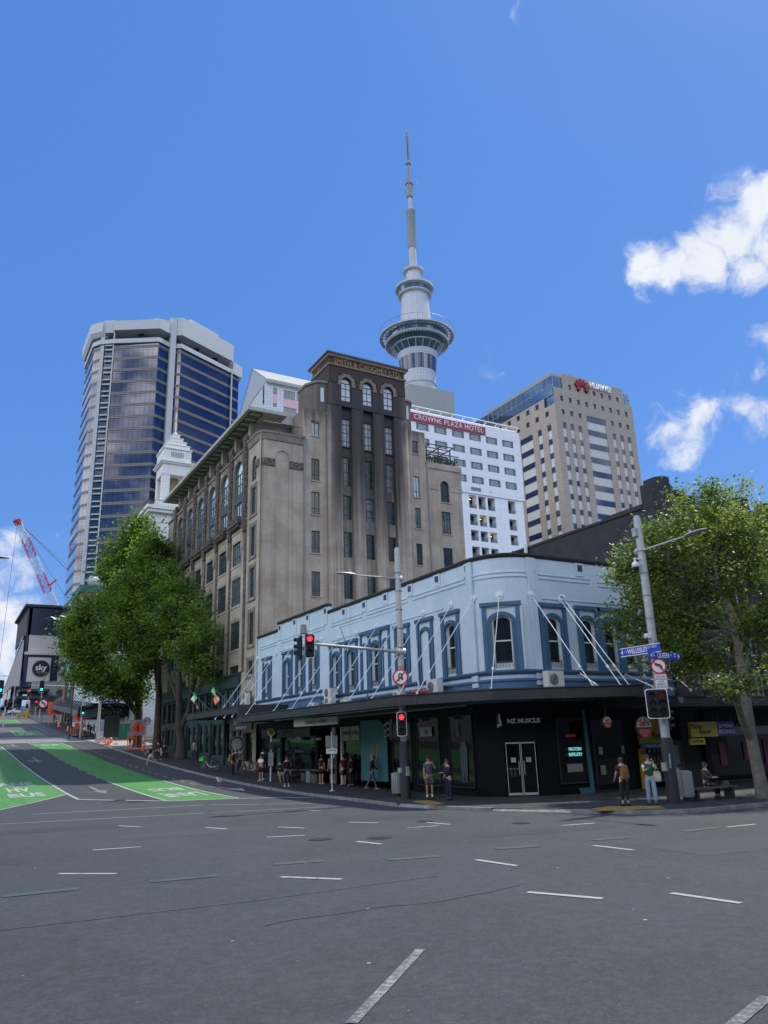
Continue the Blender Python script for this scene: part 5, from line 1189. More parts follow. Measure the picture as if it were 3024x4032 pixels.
m = MB(); m.box(34,60,27.0,27.14,2.7,3.4); m.box(33.8,34.2,27,27.16,-.1,2.7); m.box(41.5,42.2,27,27.16,-.1,2.7); m.build('shopfront', M['blacktile'], K)
m = MB()
for x, z, w_, h in ((35.0,.7,.5,1.1),(36.9,.9,.5,.9),(38.6,.6,.4,1.3)): m.box(x, x+w_, 27.10, 27.13, z, z+h)
m.split('pink_display_poster', mk('pink_poster', (.20,.03,.06), .6), K)
m = MB(); m.box(31.35, 32.2, 27.05, 27.15, -.1, 2.0); m.build('notice_board', mk('dim_board', (.07,.05,.03), .7), K)
m = MB()
for i in range(9): m.box(31.45, 31.85, 27.0, 27.04, .9+i*.1, .96+i*.1)
m.build('shutter_slats', M['curtain'], K)
for i in range(18):
    if i == 0: m = MB()
    m.box(42.5+random.random()*3, 42.56+random.random()*3, 26.9, 26.95, .3+random.random()*1.6, .36+random.random()*1.6) if 0 else m.ball((42.4+random.random()*3.2, 26.9, .4+random.random()*1.4), .035, 6)
m.split('small_light', M['lamp'], K)

# ================================================================== white hotel behind
HT = thing('white_hotel', 'white hotel block with a maroon rooftop sign and open car-park decks', 'hotel', (100, 115, 4))
w = MB().at(60, 115, 0); hh = []
cx_ = [95.2-4.2*i for i in range(8)]
for x in cx_:
    for k in range(4 if x > 68 else 4): z1 = 61.75-3.07*k; hh.append((x-60, x-60+2.9, z1-1.45, z1))
wallh(w, 0, 39.9, 48.9, 64.0, hh, .18)
dk = []
for z1, h in ((48.6,2.7),(44.7,2.3),(41.4,2.1),(38.1,2.1),(34.8,2.1)):
    for a, b in ((85.9,87.75),(88.2,90.0),(90.5,92.3),(95.6,97.5)): dk.append((a-60, b-60, z1-h, z1))
w.M = Matrix.Translation((60,115.25,0)); wallh(w, 0, 39.6, 10, 48.9, dk, 1.4)
w.M = Matrix.Identity(4); w.quad((99.9,115,48.9),(99.9,140,48.9),(99.9,140,64),(99.9,115,64)); w.quad((99.6,115.25,10),(99.6,140,10),(99.6,140,48.9),(99.6,115.25,48.9)); w.quad((60,115,48.9),(99.9,115,48.9),(99.6,115.25,48.9),(60,115.25,48.9))
w.quad((60,115,64),(99.9,115,64),(99.9,140,64),(60,140,64)); w.quad((60,115,10),(60,115,64),(60,140,64),(60,140,10))
w.build('facade', M['hotelwhite'], HT)
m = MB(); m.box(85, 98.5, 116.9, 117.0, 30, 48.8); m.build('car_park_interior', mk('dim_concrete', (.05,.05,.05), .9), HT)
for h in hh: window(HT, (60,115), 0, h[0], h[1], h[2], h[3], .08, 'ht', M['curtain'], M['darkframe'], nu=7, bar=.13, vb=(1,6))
brl = mk('blue_grey_rail', (.10,.16,.2), .5)
for a, b, c, d in dk:
    m = MB()
    for q in range(4): m.box(60+a, 60+b, 115.4, 115.45, c+.12+q*.2, c+.22+q*.2)
    m.build('deck_railing', brl, HT)
m = MB()
for a, b, c, d in dk[::5]: m.box(60+a+.3, 60+b-.5, 116.5, 116.6, d-.5, d-.4)
m.split('strip_light', M['lamp'], HT)
m = MB(); m.box(90.4, 92.2, 114.93, 115.0, 49.7, 50.3) if 0 else m.box(86.4,88.8,114.93,115,49.5,50.2); m.box(91.2,91.45,114.93,115,49.6,49.9); m.split('wall_vent', M['railpipe'], HT)
m = MB(); m.box(70.4, 90.85, 114.75, 114.98, 61.9, 63.6); m.build('sign_board', mk('maroon_sign_board', (.33,.055,.08), .6), HT)
text('CROWNE PLAZA HOTEL', 1.55, (81.9, 114.7), 0, 62.73, M['signwhite'], HT, .08, sx=.87, spacing=1.14)
m = MB()
for z, y in ((64.9,114.6),(64.9,116.4)): m.tube([(60,y,z),(99.9,y,z)], .1, 6)
for i in range(15): x = 61+i*2.75; m.tube([(x,114.6,64.9),(x+.5,116.4,64.9)], .08, 6); m.tube([(x,115.5,64),(x,115.2,64.9)], .07, 6)
m.build('roof_rail', M['white'], HT)

# ================================================================== tan office block
TB = thing('tan_office_block', 'tan stone office block with a red petal logo at its top corner', 'office building', (121.5, 126, 4))
w = MB().at(121.5, 126, 0); hh = []; tiny = []
def addw(x, z, ww=.95, h=1.3): tiny.append((x-121.5, x-121.5+ww, z-h, z))
for i in range(7): addw(126.7+2.72*i, 86.1)
for i in range(9): addw(123.65+2.745*i, 82.5)
for i in list(range(3)) + [6,7,8]: addw(123.65+2.745*i, 78.9)
strips = [123.65, 126.15, 128.7, 140.3, 142.95, 145.6]
srecess = [(x-.15-121.5, x+1.05-121.5, 20, 75.4) for x in strips]
cen = (131.7-121.5, 138.2-121.5, 20, 78.7)
wallh(w, 0, 27, 15, 84.6, tiny_h := [t for t in tiny if t[3] < 84.6] + srecess + [cen], .35)
wallh(w, 3.3, 24.2, 84.6, 88.9, [t for t in tiny if t[3] > 84.6], .35)
w.M = Matrix.Identity(4)
w.quad((148.5,126,15),(148.5,150,15),(148.5,150,84.6),(148.5,126,84.6)); w.quad((145.7,126,84.6),(145.7,140,84.6),(145.7,140,88.9),(145.7,126,88.9)); w.quad((124.8,126,88.9),(145.7,126,88.9),(145.7,140,88.9),(124.8,140,88.9))
w.quad((124.8,126,84.6),(124.8,126,88.9),(124.8,140,88.9),(124.8,140,84.6))
w.at(121.5, 163, -90)
lt = []
for y, z in ((128.3,78.9),(132.0,78.9),(135.6,78.9),(139.3,78.9),(143.0,78.9),(131.6,82.1),(135.2,82.1),(139,82.1),(142.7,82.1),(146.5,82.1)): lt.append((163-y-1.3, 163-y, z-1.35, z))
ls = [(163-129.3,163-127.9,20,75.4),(163-132.8,163-131.4,20,75.4),(163-139.6,163-134.8,20,75.2),(163-143.5,163-142,20,75.2)]
wallh(w, 0, 37, 15, 80.1, [t for t in lt if t[3] < 80] + ls, .35)
wallh(w, 0, 33.5, 80.1, 82.6, [t for t in lt if t[3] > 80], .35)
w.build('facade', M['tanstone'], TB)
for t in tiny: window(TB, (121.5,126), 0, *t, .25, 'tb', M['glassb'], None)
for t in lt: window(TB, (121.5,163), -90, *t, .25, 'tbl', M['oldglass'], None)
sp = MB().at(121.5, 126, 0); zz = [75.3-3.62*i for i in range(15)]
for a, b, _, _ in srecess: sp.quad((a,.2,20),(b,.2,20),(b,.2,75.4),(a,.2,75.4))
sp.quad((cen[0],.25,20),(cen[1],.25,20),(cen[1],.25,78.7),(cen[0],.25,78.7))
sp.at(121.5, 163, -90)
for a, b, _, _ in ls: sp.quad((a,.2,20),(b,.2,20),(b,.2,75.4),(a,.2,75.4))
sp.split('pale_spandrel', M['paleconc'], TB)
for k, z in enumerate(zz[:10]):
    for a, b, _, _ in srecess: window(TB, (121.5,126), 0, a+.05, b-.05, z-1.35, z, .1, 'tbs', M['glassb'], None)
st = MB().at(121.5, 126, 0)
for k in range(16): z = 78.7-3.62*k; st.box(cen[0]+.02, cen[1]-.02, .12, .2, z-1.4, z)
st.at(121.5, 163, -90)
for k in range(16):
    for a, b, _, _ in ls: z = 75.2-3.62*k; st.box(a+.03, b-.03, .1, .18, z-1.4, z)
st.split('ribbon_window', M['glassb'], TB)
m = MB(); m.box(121.9, 124.8, 126.3, 163, 80.15, 87.8); m.box(121.7, 148.2, 126.4, 150, 82.6, 84.5); m.box(145.7, 148.3, 126.3, 140, 84.6, 87.9); m.build('corner_glazing', mk('sky_glazing', (.12,.2,.3), .05, metal=.7), TB)
m = MB()
for i in range(19): y = 126.2+i*2; m.box(121.82, 121.9, y, y+.1, 80.15, 87.8)
for z in (82.7,85.2,87.7): m.box(121.8, 121.9, 126.3, 163, z, z+.12)
for x in (122.8,123.8,146.5,147.4): m.box(x, x+.08, 126.2, 126.3, 84.6, 87.8)
for z in (86.2,): m.box(121.9,124.8,126.2,126.3,z,z+.1); m.box(145.7,148.3,126.2,126.3,z,z+.1)
m.build('glazing_bars', M['curtain'], TB)
m = MB(); m.box(126, 146, 131, 158, 88.9, 91.6); m.box(128, 140, 134, 150, 91.6, 93); m.build('plant_room', M['podium'], TB)
m = MB()      # eight petals
cx, cz = 131.2, 85.55
for i in range(8):
    a = radians(178-i*(176/7)); L = 2.9 if i not in (0,7) else 2.0; wd = .40
    d = Vector((cos(a), sin(a))); n = Vector((-d.y, d.x)); P_ = []
    for t, ww in ((.28,.03),(.5,.5),(.72,.95),(.9,.8),(1.0,.2)): P_.append((cx+d.x*L*t+n.x*wd*ww, cz+d.y*L*t+n.y*wd*ww))
    for t, ww in ((1.0,.2),(.9,.8),(.72,.95),(.5,.5),(.28,.03)): P_.append((cx+d.x*L*t-n.x*wd*ww, cz+d.y*L*t-n.y*wd*ww))
    m.plate(P_, 125.5-.01*i, 125.9)
m.split('logo_petal', mk('logo_red', (.33,.035,.045), .5), TB)
text('HUAWEI', 2.3, (137.4, 125.6), 0, 87.35, mk('bright_white_letters', (.92,.92,.92), .5), TB, .3, sx=.82, bold=.045)

# ================================================================== grey podium block and the great tower
m = MB(); b = [(108,170),(123.8,170),(123.8,188),(108,188)]
m.add([(108,170,20),(120.5,170,20),(120.5,188,20),(108,188,20),(108,170,102),(123.8,170,102.6),(123.8,188,102.6),(107.6,188,102)], [(0,1,5,4),(1,2,6,5),(2,3,7,6),(3,0,4,7),(4,5,6,7)])
tag(m.build('concrete_block', M['podium']), 'plain grey concrete block in front of the tall tower shaft', 'building')
TX, TY = 197.2, 301.2
ST = thing('observation_tower', 'very tall pale observation tower with ringed decks and a long antenna mast', 'tower', (TX, TY, 18))
def lt_(name, prof, mat, n=48, smooth=True): q = MB(); q.lathe(prof, n, 0, TX, TY); return q.build(name, mat, ST, smooth=smooth)
M['towerpanel'] = mk('tower_panels', (.5,.5,.5), .4); g_ = NG(M['towerpanel'])
an = g_.n('ShaderNodeSeparateXYZ'); g_.L(g_.P, an.inputs[0]); ang = g_.math('ARCTAN2', g_.math('SUBTRACT', an.outputs[1], TY), g_.math('SUBTRACT', an.outputs[0], TX))
cbx = g_.n('ShaderNodeCombineXYZ'); g_.L(g_.math('MULTIPLY', ang, 8.0), cbx.inputs[0]); g_.L(an.outputs[2], cbx.inputs[1])
g_.col(g_.brick(cbx.outputs[0], (.56,.58,.60), (.52,.54,.56), (.36,.38,.41), 1.25, 1.7, .09, 0))
lt_('shaft', [(8.6,18),(8.6,186),(8.9,186.2)], M['tower'])
lt_('lower_pod', [(8.9,178),(9.2,185)], M['towerpanel']); lt_('dark_glazing', [(9.3,185),(9.9,193)], M['glassb']); lt_('pod_wall', [(9.9,193),(10.6,196.3)], M['towerpanel'])
lt_('raking_glass', [(10.4,196.3),(13.0,199.6)], M['deckglass']); lt_('pod_band', [(13.1,199.5),(13.6,199.8),(13.5,200.2)], M['tower']); lt_('deck_glass', [(12.8,200.1),(15.1,202.6)], M['deckglass'])
lt_('deck_ring', [(12.6,202.4),(16.2,202.6),(16.6,203.0),(16.6,203.4),(13.4,203.5)], M['tower']); lt_('upper_glass', [(15.7,203.5),(16.4,207.2)], M['deckglass']); lt_('deck_roof', [(16.6,207.2),(16.9,207.6),(13,208.4),(8.6,208.8)], M['tower'])
q = MB()
for i in range(20): a = 2*pi*i/20; q.tube([(TX+10.2*cos(a),TY+10.2*sin(a),196.2),(TX+13.3*cos(a),TY+13.3*sin(a),199.9)], .22, 6)
q.split('raking_strut', M['tower'], ST)
q = MB(); R1, R2 = 17.9, 19.6; q.lathe([(R1,206.4),(R2,206.2),(R2,206.9),(R1,207.0),(R1,206.4)], 64, 0, TX, TY); q.build('outer_ring', M['tower'], ST)
q = MB()
for i in range(36): a = 2*pi*i/36; q.tube([(TX+15.8*cos(a),TY+15.8*sin(a),207.0),(TX+18.2*cos(a),TY+18.2*sin(a),206.6)], .3, 5)
q.split('ring_bracket', M['tower'], ST)
q = MB()
for i in range(72): a = 2*pi*i/72; q.box(TX+16.5*cos(a)-.25, TX+16.5*cos(a)+.25, TY+16.5*sin(a)-.25, TY+16.5*sin(a)+.25, 201.7, 202.7)
q.split('walkway_bracket', M['galv'], ST)
q = MB(); q.tube([(TX+19.4*cos(2*pi*i/48),TY+19.4*sin(2*pi*i/48),210.4) for i in range(49)], .12, 5)
for i in range(24): a = 2*pi*i/24; q.tube([(TX+16.5*cos(a),TY+16.5*sin(a),207.6),(TX+19.4*cos(a),TY+19.4*sin(a),210.4)], .09, 4)
for (a, L) in ((.2,5),(-.1,4),(-.35,3)): q.tube([(TX+19*cos(a),TY+19*sin(a),210.4),(TX+(19+L)*cos(a),TY+(19+L)*sin(a),212)], .15, 4)
q.build('upper_rail', M['galv'], ST)
lt_('machine_level', [(8.9,208.6),(9.4,212),(8.0,212.4)], M['oldglass'])
q = MB()
for i in range(14):
    a = 2*pi*i/14
    q.ball((TX+9.6*cos(a), TY+9.6*sin(a), 210.6), .7, 8)
q.split('dish_aerial', M['white'], ST)
lt_('upper_shaft', [(8.6,208.6),(7.9,222),(7.3,231.5)], M['towerpanel'])
lt_('small_pod', [(7.3,231),(8.6,231.8),(8.8,232.6)], M['galv']); lt_('small_pod_glass', [(8.2,232.6),(8.9,235.3)], M['deckglass']); lt_('small_ring', [(8.6,235.1),(10.4,235.6),(10.3,236.6),(8.0,237.2),(4.6,237.6)], M['tower'])
q = MB()
for i in range(40): a = 2*pi*i/40; q.box(TX+8.9*cos(a)-.15, TX+8.9*cos(a)+.15, TY+8.9*sin(a)-.15, TY+8.9*sin(a)+.15, 230.9, 231.9)
for i in range(12): a = 2*pi*i/12; q.tube([(TX+9.8*cos(a),TY+9.8*sin(a),236.6),(TX+9.8*cos(a),TY+9.8*sin(a),238.6)], .08, 4)
q.split('pod_bracket', M['galv'], ST)
lt_('neck', [(4.6,237.4),(4.1,246.8)], M['towerpanel']); lt_('top_ring', [(4.2,246.2),(5.8,246.8),(5.7,247.8),(2.2,248.6)], M['tower'])
lt_('mast_base', [(2.2,248),(1.95,262.2)], M['tower'], 24); lt_('mast_cage', [(1.9,262),(2.3,262.4),(2.3,285),(2.7,285.6),(2.7,286.4),(1.1,286.6)], mk('mast_grey', (.30,.31,.30), .7), 20)
lt_('mast_middle', [(1.15,286.4),(1.1,295.4)], M['tower'], 16); lt_('mast_section', [(1.2,295.3),(1.7,295.8),(1.75,303.6),(2.3,304.2),(2.3,304.8),(.8,305)], bpy.data.materials['mast_grey'], 16)
lt_('mast_upper', [(.8,304.8),(.75,318),(1.5,318.3),(1.5,319.6),(.7,320),(.6,321)], bpy.data.materials['mast_grey'], 12)
q = MB(); q.cyl(TX, TY, 320.8, 334, .45, 8, 0); q.cyl(TX, TY, 334, 340.5, .35, 8, 0); q.cyl(TX, TY, 340.5, 344, .14, 6, 1)
q.build('mast_tip', [mk('dull_red_mast', (.2,.08,.08), .6), M['galv']], ST)
q = MB()
for z0, z1, r, n in ((263,284,2.6,14),(296,303,2.2,6),(306,316,1.2,7),(322,339,.85,13)):
    for k in range(n):
        z = z0+(z1-z0)*k/n
        for a in (.6,2.2,3.7,5.3): q.tube([(TX+(r-.7)*cos(a),TY+(r-.7)*sin(a),z),(TX+(r+.35)*cos(a),TY+(r+.35)*sin(a),z),(TX+(r+.35)*cos(a),TY+(r+.35)*sin(a),z+.8)], .1, 4)
for a in (0.5,-.4,2.6,3.5): q.tube([(TX,TY,304.6),(TX+4.6*cos(a),TY+4.6*sin(a),304.9)], .13, 4); q.tube([(TX+4.6*cos(a),TY+4.6*sin(a),304),(TX+4.6*cos(a),TY+4.6*sin(a),307.5)], .12, 4)
q.build('aerials', M['galv'], ST)

# ================================================================== faceted glass office tower
AT = thing('glass_office_tower', 'tall faceted glass office tower with a pale overhanging crown', 'office tower', (45, 212, 11))
e_, g0, s2, s1, F0, F1, ch, cr, fc, r1, r2, bl = (28.34,237.7),(28.34,222.2),(29.78,219.7),(30.68,219.14),(33.14,217.6),(44.88,210.26),(48.34,212.1),(50.33,212.1),(51.9,211.13),(70.63,220.27),(71.14,220.27),(73.94,221.9)
def facade(a, b, mat, name, z0=10, z1=120):
    q = MB(); q.quad((a[0],a[1],z0),(b[0],b[1],z0),(b[0],b[1],z1),(a[0],a[1],z1)); return q.build(name, mat, AT)
facade(e_, g0, M['silverglass'], 'curtain_wall', 8); facade(g0, s2, M['bronzeglass'], 'curtain_wall'); facade(F0, F1, M['bronzeglass'], 'curtain_wall'); facade(F1, ch, M['blueglass'], 'curtain_wall')
facade(cr, fc, M['bronzeglass'], 'curtain_wall'); facade(fc, r1, M['blueglass'], 'curtain_wall'); facade(r2, bl, M['blueglass'], 'curtain_wall'); facade(bl, (74,260), M['blueglass'], 'curtain_wall'); facade((28.34,237.7), (40,262), M['bronzeglass'], 'curtain_wall')
q = MB()
for k in range(29):
    z = 119.4-3.8*k
    for path in ([e_,g0,s2],[F0,F1,ch],[cr,fc,r1],[r2,bl]):
        sweep(q, path, [(.0,z-.95),(.14,z-.95),(.14,z-.72),(.05,z-.72),(.05,z-.42),(.14,z-.42),(.14,z-.12),(0,z-.12)])
q.build('spandrel_bands', M['band'], AT)
q = MB(); q.prism([s2,(30.2,219.45),(31.0,221.5),(30.0,222.3)], 8, 124); q.prism([(30.2,219.2),(30.68,218.9),(31.2,220.5),(30.6,221)], 8, 124)
q.prism([ch,(48.6,211.2),(50.2,211.0),cr,(50.2,214),(48.6,214)], 8, 130); q.prism([r1,(70.7,219.6),(71.1,219.6),r2,(71.2,223),(70.5,223)], 8, 121); q.prism([(32.95,217.4),(33.3,217.2),(33.4,218.5),(33.1,218.6)], 8, 124)
q.split('tiled_column', M['asbwhite'], AT)
q = MB()
for k in range(29):
    z = 119.4-3.8*k; a, b = Vector((31.0,218.7)), Vector((32.95,217.5)); n = Vector((-.53,-.85))
    for dz, h in ((0,.38),(-1.5,.38)): q.add([(p.x+n.x*o_,p.y+n.y*o_,zz_) for zz_ in (z+dz, z+dz+h) for p, o_ in ((a,.2),(b,.2),(b,-.8),(a,-.8))], [(0,1,2,3),(4,5,6,7),(0,1,5,4),(1,2,6,5),(2,3,7,6),(3,0,4,7)])
q.split('slot_sill', M['asbwhite'], AT)
facade((31.0,219.3), (33.1,218.0), M['glassb'], 'slot_glazing'); 
q = MB(); q.prism([e_,g0,s2,s1,F0,F1,ch,cr,fc,r1,r2,bl,(74,262),(36,262)], 120, 121.3); sweep(q, [e_,g0,s2,(33,217.3),F1,ch], [(0,120),(.5,120),(.5,121.4),(0,121.4)]); sweep(q, [cr,fc,r1,r2,bl], [(0,120),(.5,120),(.5,121.4),(0,121.4)]); q.build('roof_rim', M['asbwhite'], AT)
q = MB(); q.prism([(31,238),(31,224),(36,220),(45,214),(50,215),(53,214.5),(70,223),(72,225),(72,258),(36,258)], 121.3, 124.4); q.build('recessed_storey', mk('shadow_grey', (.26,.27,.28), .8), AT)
q = MB()
sweep(q, [(27.6,238),(27.6,222.4),(30.3,219.0)], [(0,122.8),(.7,124.2),(.7,127.4),(-2,127.4),(-2,122.8)])
sweep(q, [(33.1,217.3),F1,(48.6,212.2)], [(0,124.2),(.9,124.2),(.9,127.4),(-5,127.4),(-5,124.2)])
sweep(q, [(50.3,211.9),(51.9,210.9),(71,220.2)], [(0,124.2),(.6,124.2),(.6,130.2),(-5,130.2),(-5,124.2)]); sweep(q, [(71.3,221),(74.8,223),(76,240)], [(0,119.9),(.6,120.5),(.6,124.6),(-3,124.6),(-3,119.9)])
q.prism([(30.3,219.2),(33.1,217.4),(36,222),(33,225)], 124, 128.2); q.prism([(29,236),(30,221),(45,214),(71,222),(72,258),(34,258)], 124.4, 126.8)
q.prism([(50,213.5),(53,213.2),(71,222.5),(73,250),(46,250)], 126, 131.5); q.prism([(55,214.3),(66,219.8),(64,245),(50,245)], 131.5, 132.9); q.prism([(44,213),(49.5,212.5),(50,230),(38,232)], 126, 129.6)
q.build('crown', M['asbwhite'], AT)
q = MB()
for x, y in ((40.5,215.5),(58,216.9),(65,220.4)): q.prism([(x-.7,y-.2),(x+.7,y-.9),(x+1,y+1),(x-.4,y+1.4)], 121.3, 124.4)
q.split('dark_pier', M['navy'], AT)
q = MB()
for x, y, z, h in ((33,222,128,2.4),(60,222,132.5,3.5),(70,223,130,2),(38,225,129,3)): q.tube([(x,y,z),(x,y,z+h)], .12, 5)
q.box(37.4,39,224,226,128,131); q.build('roof_aerials', M['galv'], AT)

# ================================================================== white gabled tower
GT = thing('gabled_white_block', 'white tiled high block with a pitched grey roof and pink panels', 'building', (56.7, 150, 6))
w = MB().at(56.7, 150, 0); gh = [(1.5,2.5,79.6,81.2),(1.5,2.5,76.4,77.3),(4.2,7.0,79.0,81.2),(4.2,7.4,75.3,76.9),(7.4,11,79.0,81.2),(7.8,12,75.3,76.9),(1.4,2.9,73.2,74),(5,5.9,73.2,74)]
wallh(w, 0, 16, 20, 82.6, gh, .3); w.M = Matrix.Identity(4); w.add([(56.7,150,20),(56.7,169,20),(56.7,169,80.2),(56.7,150,82.6)], [(0,3,2,1)]); w.quad((72.7,150,20),(72.7,169,20),(72.7,169,80),(72.7,150,82)); w.build('tiled_wall', M['tile'], GT)
for h in gh: window(GT, (56.7,150), 0, *h, .15, 'gt', M['glassb'], M['curtain'], nu=max(1,int((h[1]-h[0])/.9)), bar=.08)
m = MB(); m.box(58.2, 59.2, 149.97, 150.05, 77.3, 79.6); m.box(60.7, 69, 149.97, 150.05, 76.9, 79.0); m.split('pink_panel', M['pink'], GT)
m = MB(); m.add([(56.6,149.6,82.6),(56.6,159.3,89.8),(56.6,169.2,80.2),(57.0,149.6,82.6),(57.0,159.3,89.8),(57.0,169.2,80.2)], [(0,1,2),(3,5,4),(0,3,4,1),(1,4,5,2)]); m.build('gable', mk('grey_gable', (.40,.44,.46), .6), GT)
m = MB(); m.add([(56.5,149.4,82.7),(73,149.4,82.7),(73,159.3,90.0),(56.5,159.3,90.0),(56.5,169.3,80.3),(73,169.3,80.3)], [(0,1,2,3),(3,2,5,4)]); m.box(56.4, 73, 149.1, 149.6, 82.0, 82.75); m.build('pitched_roof', mk('grey_roofing', (.36,.36,.33), .7), GT)
m = MB(); m.box(56.66, 56.72, 151.5, 152.4, 77.5, 82); m.build('slot_window', M['glassb'], GT)

# ================================================================== white stepped tower
WT = thing('white_stepped_tower', 'white stepped belfry tower with an open arcade and a gilded flagpole', 'tower', (31.4, 129.3, 4))
m = MB(); m.box(27.0, 42, 124.2, 141, 3, 40.2); m.box(26.3, 42.5, 123.4, 141, 40.2, 40.7); m.box(26.0, 42.5, 123.1, 141, 40.7, 41.3); m.box(28.3, 35, 125.9, 133, 41.3, 43.2); m.build('base_block', M['whitestone'], WT)
window(WT, (30.4,124.2), 0, 0, 1.6, 36.5, 38.6, -.05, 'wt', M['glass'], M['white'], nu=2, zb=(.5,), bar=.12)
m = MB()
x0, x1, y0, y1 = 29.1, 33.9, 126.7, 131.7
for a, b, c, d in ((x0,x0+1.25,y0,y0+1.25),(x1-1.25,x1,y0,y0+1.25),(x0,x0+1.25,y1-1.25,y1),(x1-1.25,x1,y1-1.25,y1)): m.box(a, b, c, d, 43.2, 48.3)
m.box(x0, x1, y0, y1, 48.3, 50.2); m.build('belfry', M['whitestone'], WT)
m = MB(); m.box(x0+1.6, x1-1.6, y0+1.8, y1-1.8, 43.2, 48.3); m.build('inner_core', M['tan'], WT)
m = MB()
for z, e in ((48.2,.1),(50.2,.35),(50.45,.55),(53.0,.18)): m.box(x0-e, x1+e, y0-e, y1+e, z, z+.22)
m.box(x0-.02, x1+.02, y0-.02, y1+.02, 50.65, 52.9)
for k in range(4): e = -.25-.5*k; m.box(x0-e, x1+e, y0-e, y1+e, 53.2+.85*k, 54.05+.85*k-.16); m.box(x0-e-.1, x1+e+.1, y0-e-.1, y1+e+.1, 54.05+.85*k-.16, 54.05+.85*k)
m.build('stepped_roof', M['whitestone'], WT)
m = MB()
for i in range(8): m.box(30.4+i*.28, 30.52+i*.28, 126.62, 126.68, 51.5, 52.5)
m.build('slots', M['railpipe'], WT)
m = MB(); m.ball((31.5,129.2,56.9), .4, 10, 0); m.tube([(31.5,129.2,56.6),(31.5,129.2,61.2)], .12, 8, 0); m.ball((31.5,129.2,61.6), .2, 8, 1); m.tube([(31.5,129.2,61.2),(31.5,129.2,62.6)], [.14,.02], 6, 1); m.build('flagpole', [M['cream'], M['gold']], WT)
m = MB()
for i in range(30): m.tube([(26.2+i*.3,123.3,41.3),(26.2+i*.3,123.3,42.2)], .03, 4)
m.tube([(26.2,123.3,42.2),(35,123.3,42.2)], .05, 5)
for i in range(20): m.tube([(26.2,123.3+i*.5,41.3),(26.2,123.3+i*.5,42.2)], .03, 4)
m.tube([(26.2,123.3,42.2),(26.2,133,42.2)], .05, 5)
for i in range(9): m.tube([(30.4+i*.27,126.9,43.2),(30.4+i*.27,126.8,44.8)], .04, 4)
m.tube([(30.3,126.8,44.8),(32.7,126.8,44.8)], .06, 5); m.build('railing', M['darkmetal'], WT)

# ================================================================== buildings up the hill
WH = thing('white_street_block', 'white ribbed street block with a dark awning up the hill behind the trees', 'building', (21.5, 126, gz(126)))
w = MB().at(21.5, 153, -90); hh = [(1+2.6*i, 2.6+2.6*i, z, z+2.4) for i in range(10) for z in (10.2, 14.0, 18)]
wallh(w, 0, 27, 4, 22.5, hh, .3); w.M = Matrix.Identity(4); w.quad((21.5,126,3),(40,126,3),(40,126,22.5),(21.5,126,22.5)); w.quad((21.5,153,3),(40,153,3),(40,153,22.5),(21.5,153,22.5)); w.quad((21.5,126,22.5),(40,126,22.5),(40,153,22.5),(21.5,153,22.5)); w.build('wall', M['white'], WH)
for h in hh: window(WH, (21.5,153), -90, *h, .2, 'wh', M['oldglass'], None)
m = MB()
for i in range(11): m.box(21.3, 21.5, 126.2+2.6*i, 126.7+2.6*i, 8.8, 22)
m.split('rib', M['white'], WH)
for i in range(14):
    y = 127+2.6*i; z = gz(y)+3.6; m = MB(); m.tube([(21.4,y,z+4.6),(18.4,y+.2,z+.4)], .04, 4); m.build('awning_rod', M['darkmetal'], WH)
    m = MB(); m.add([(21.5,y-1.2,z+.9),(18.3,y-1.2,z),(18.3,y+1.2,z+.15),(21.5,y+1.2,z+1.0),(18.3,y-1.2,z-.8),(18.3,y+1.2,z-.65)], [(0,1,2,3),(1,4,5,2)]); m.box(18.3,21.5,y-1.25,y-1.2,z-.6,z+.2); m.build('awning', M['awning'], WH)
GB = thing('green_trimmed_brick_block', 'red brick block with green metal bands beside the glass tower', 'building', (21.5, 156, gz(156)))
m = MB(); m.box(21.5, 45, 156, 166.5, 6, 33); m.build('brick_wall', M['brickred'], GB)
m = MB()
for z in (32.2,27.3,22,16.8): m.box(21.2, 45.2, 155.7, 166.8, z, z+1.4 if z > 30 else z+.8)
for y in (158,161.5,165.4): m.box(21.25, 21.5, y, y+.8, 8, 33)
m.split('green_band', M['greenframe'], GB)
m = MB()
for y in (159,162.6): m.box(21.3, 21.5, y, y+2.4, 12.5, 15.6); m.box(21.3, 21.5, y, y+2.4, 17.8, 20.5)
m.split('window_strip', M['glassb'], GB)
m = MB(); m.box(21.0,21.2,163,166,11,15.5); m.build('red_sign', mk('faded_red_sign', (.3,.12,.1), .7), GB)
m = MB(); m.lathe([(.01,0),(.7,.2),(1.2,.6)], 16, 0, 0, 0); q = MB(); q.v = [(24+v[0], 158+v[2], 35+v[1]) for v in m.v]; q.f = m.f; q.m = m.m; q.tube([(24,158.3,33.5),(24,158.3,35)], .1, 6); q.build('satellite_dish', M['galv'], GB)
def z_sky(y): return 45-(y-950)/30
SK = thing('dark_clad_complex', 'dark and beige clad complex with a round black sign at the top of the street', 'building', (20.1, 249, 14))
m = MB(); m.box(19.8, 32, 249.5, 285, 44.2, 45.2); m.box(19.0, 32, 248.2, 285, 44.6, 45.3); m.box(20.0,20.4,249.4,285,36,44.2); m.build('roof_slab', M['soffit'], SK)
m = MB(); m.box(21.2, 32, 249, 285, 36.3, 44.2); m.box(20.6, 32, 248.8, 280, 21, 30.4); m.build('navy_cladding', M['navy'], SK)
m = MB(); m.box(21.0, 29.2, 249.2, 285, 31.2, 36.3); m.box(20.2, 32, 248.4, 285, 30.4, 31.2); m.box(21.3, 27.5, 248.6, 248.8, 22.5, 29.6); m.build('beige_cladding', M['skywhite'], SK)
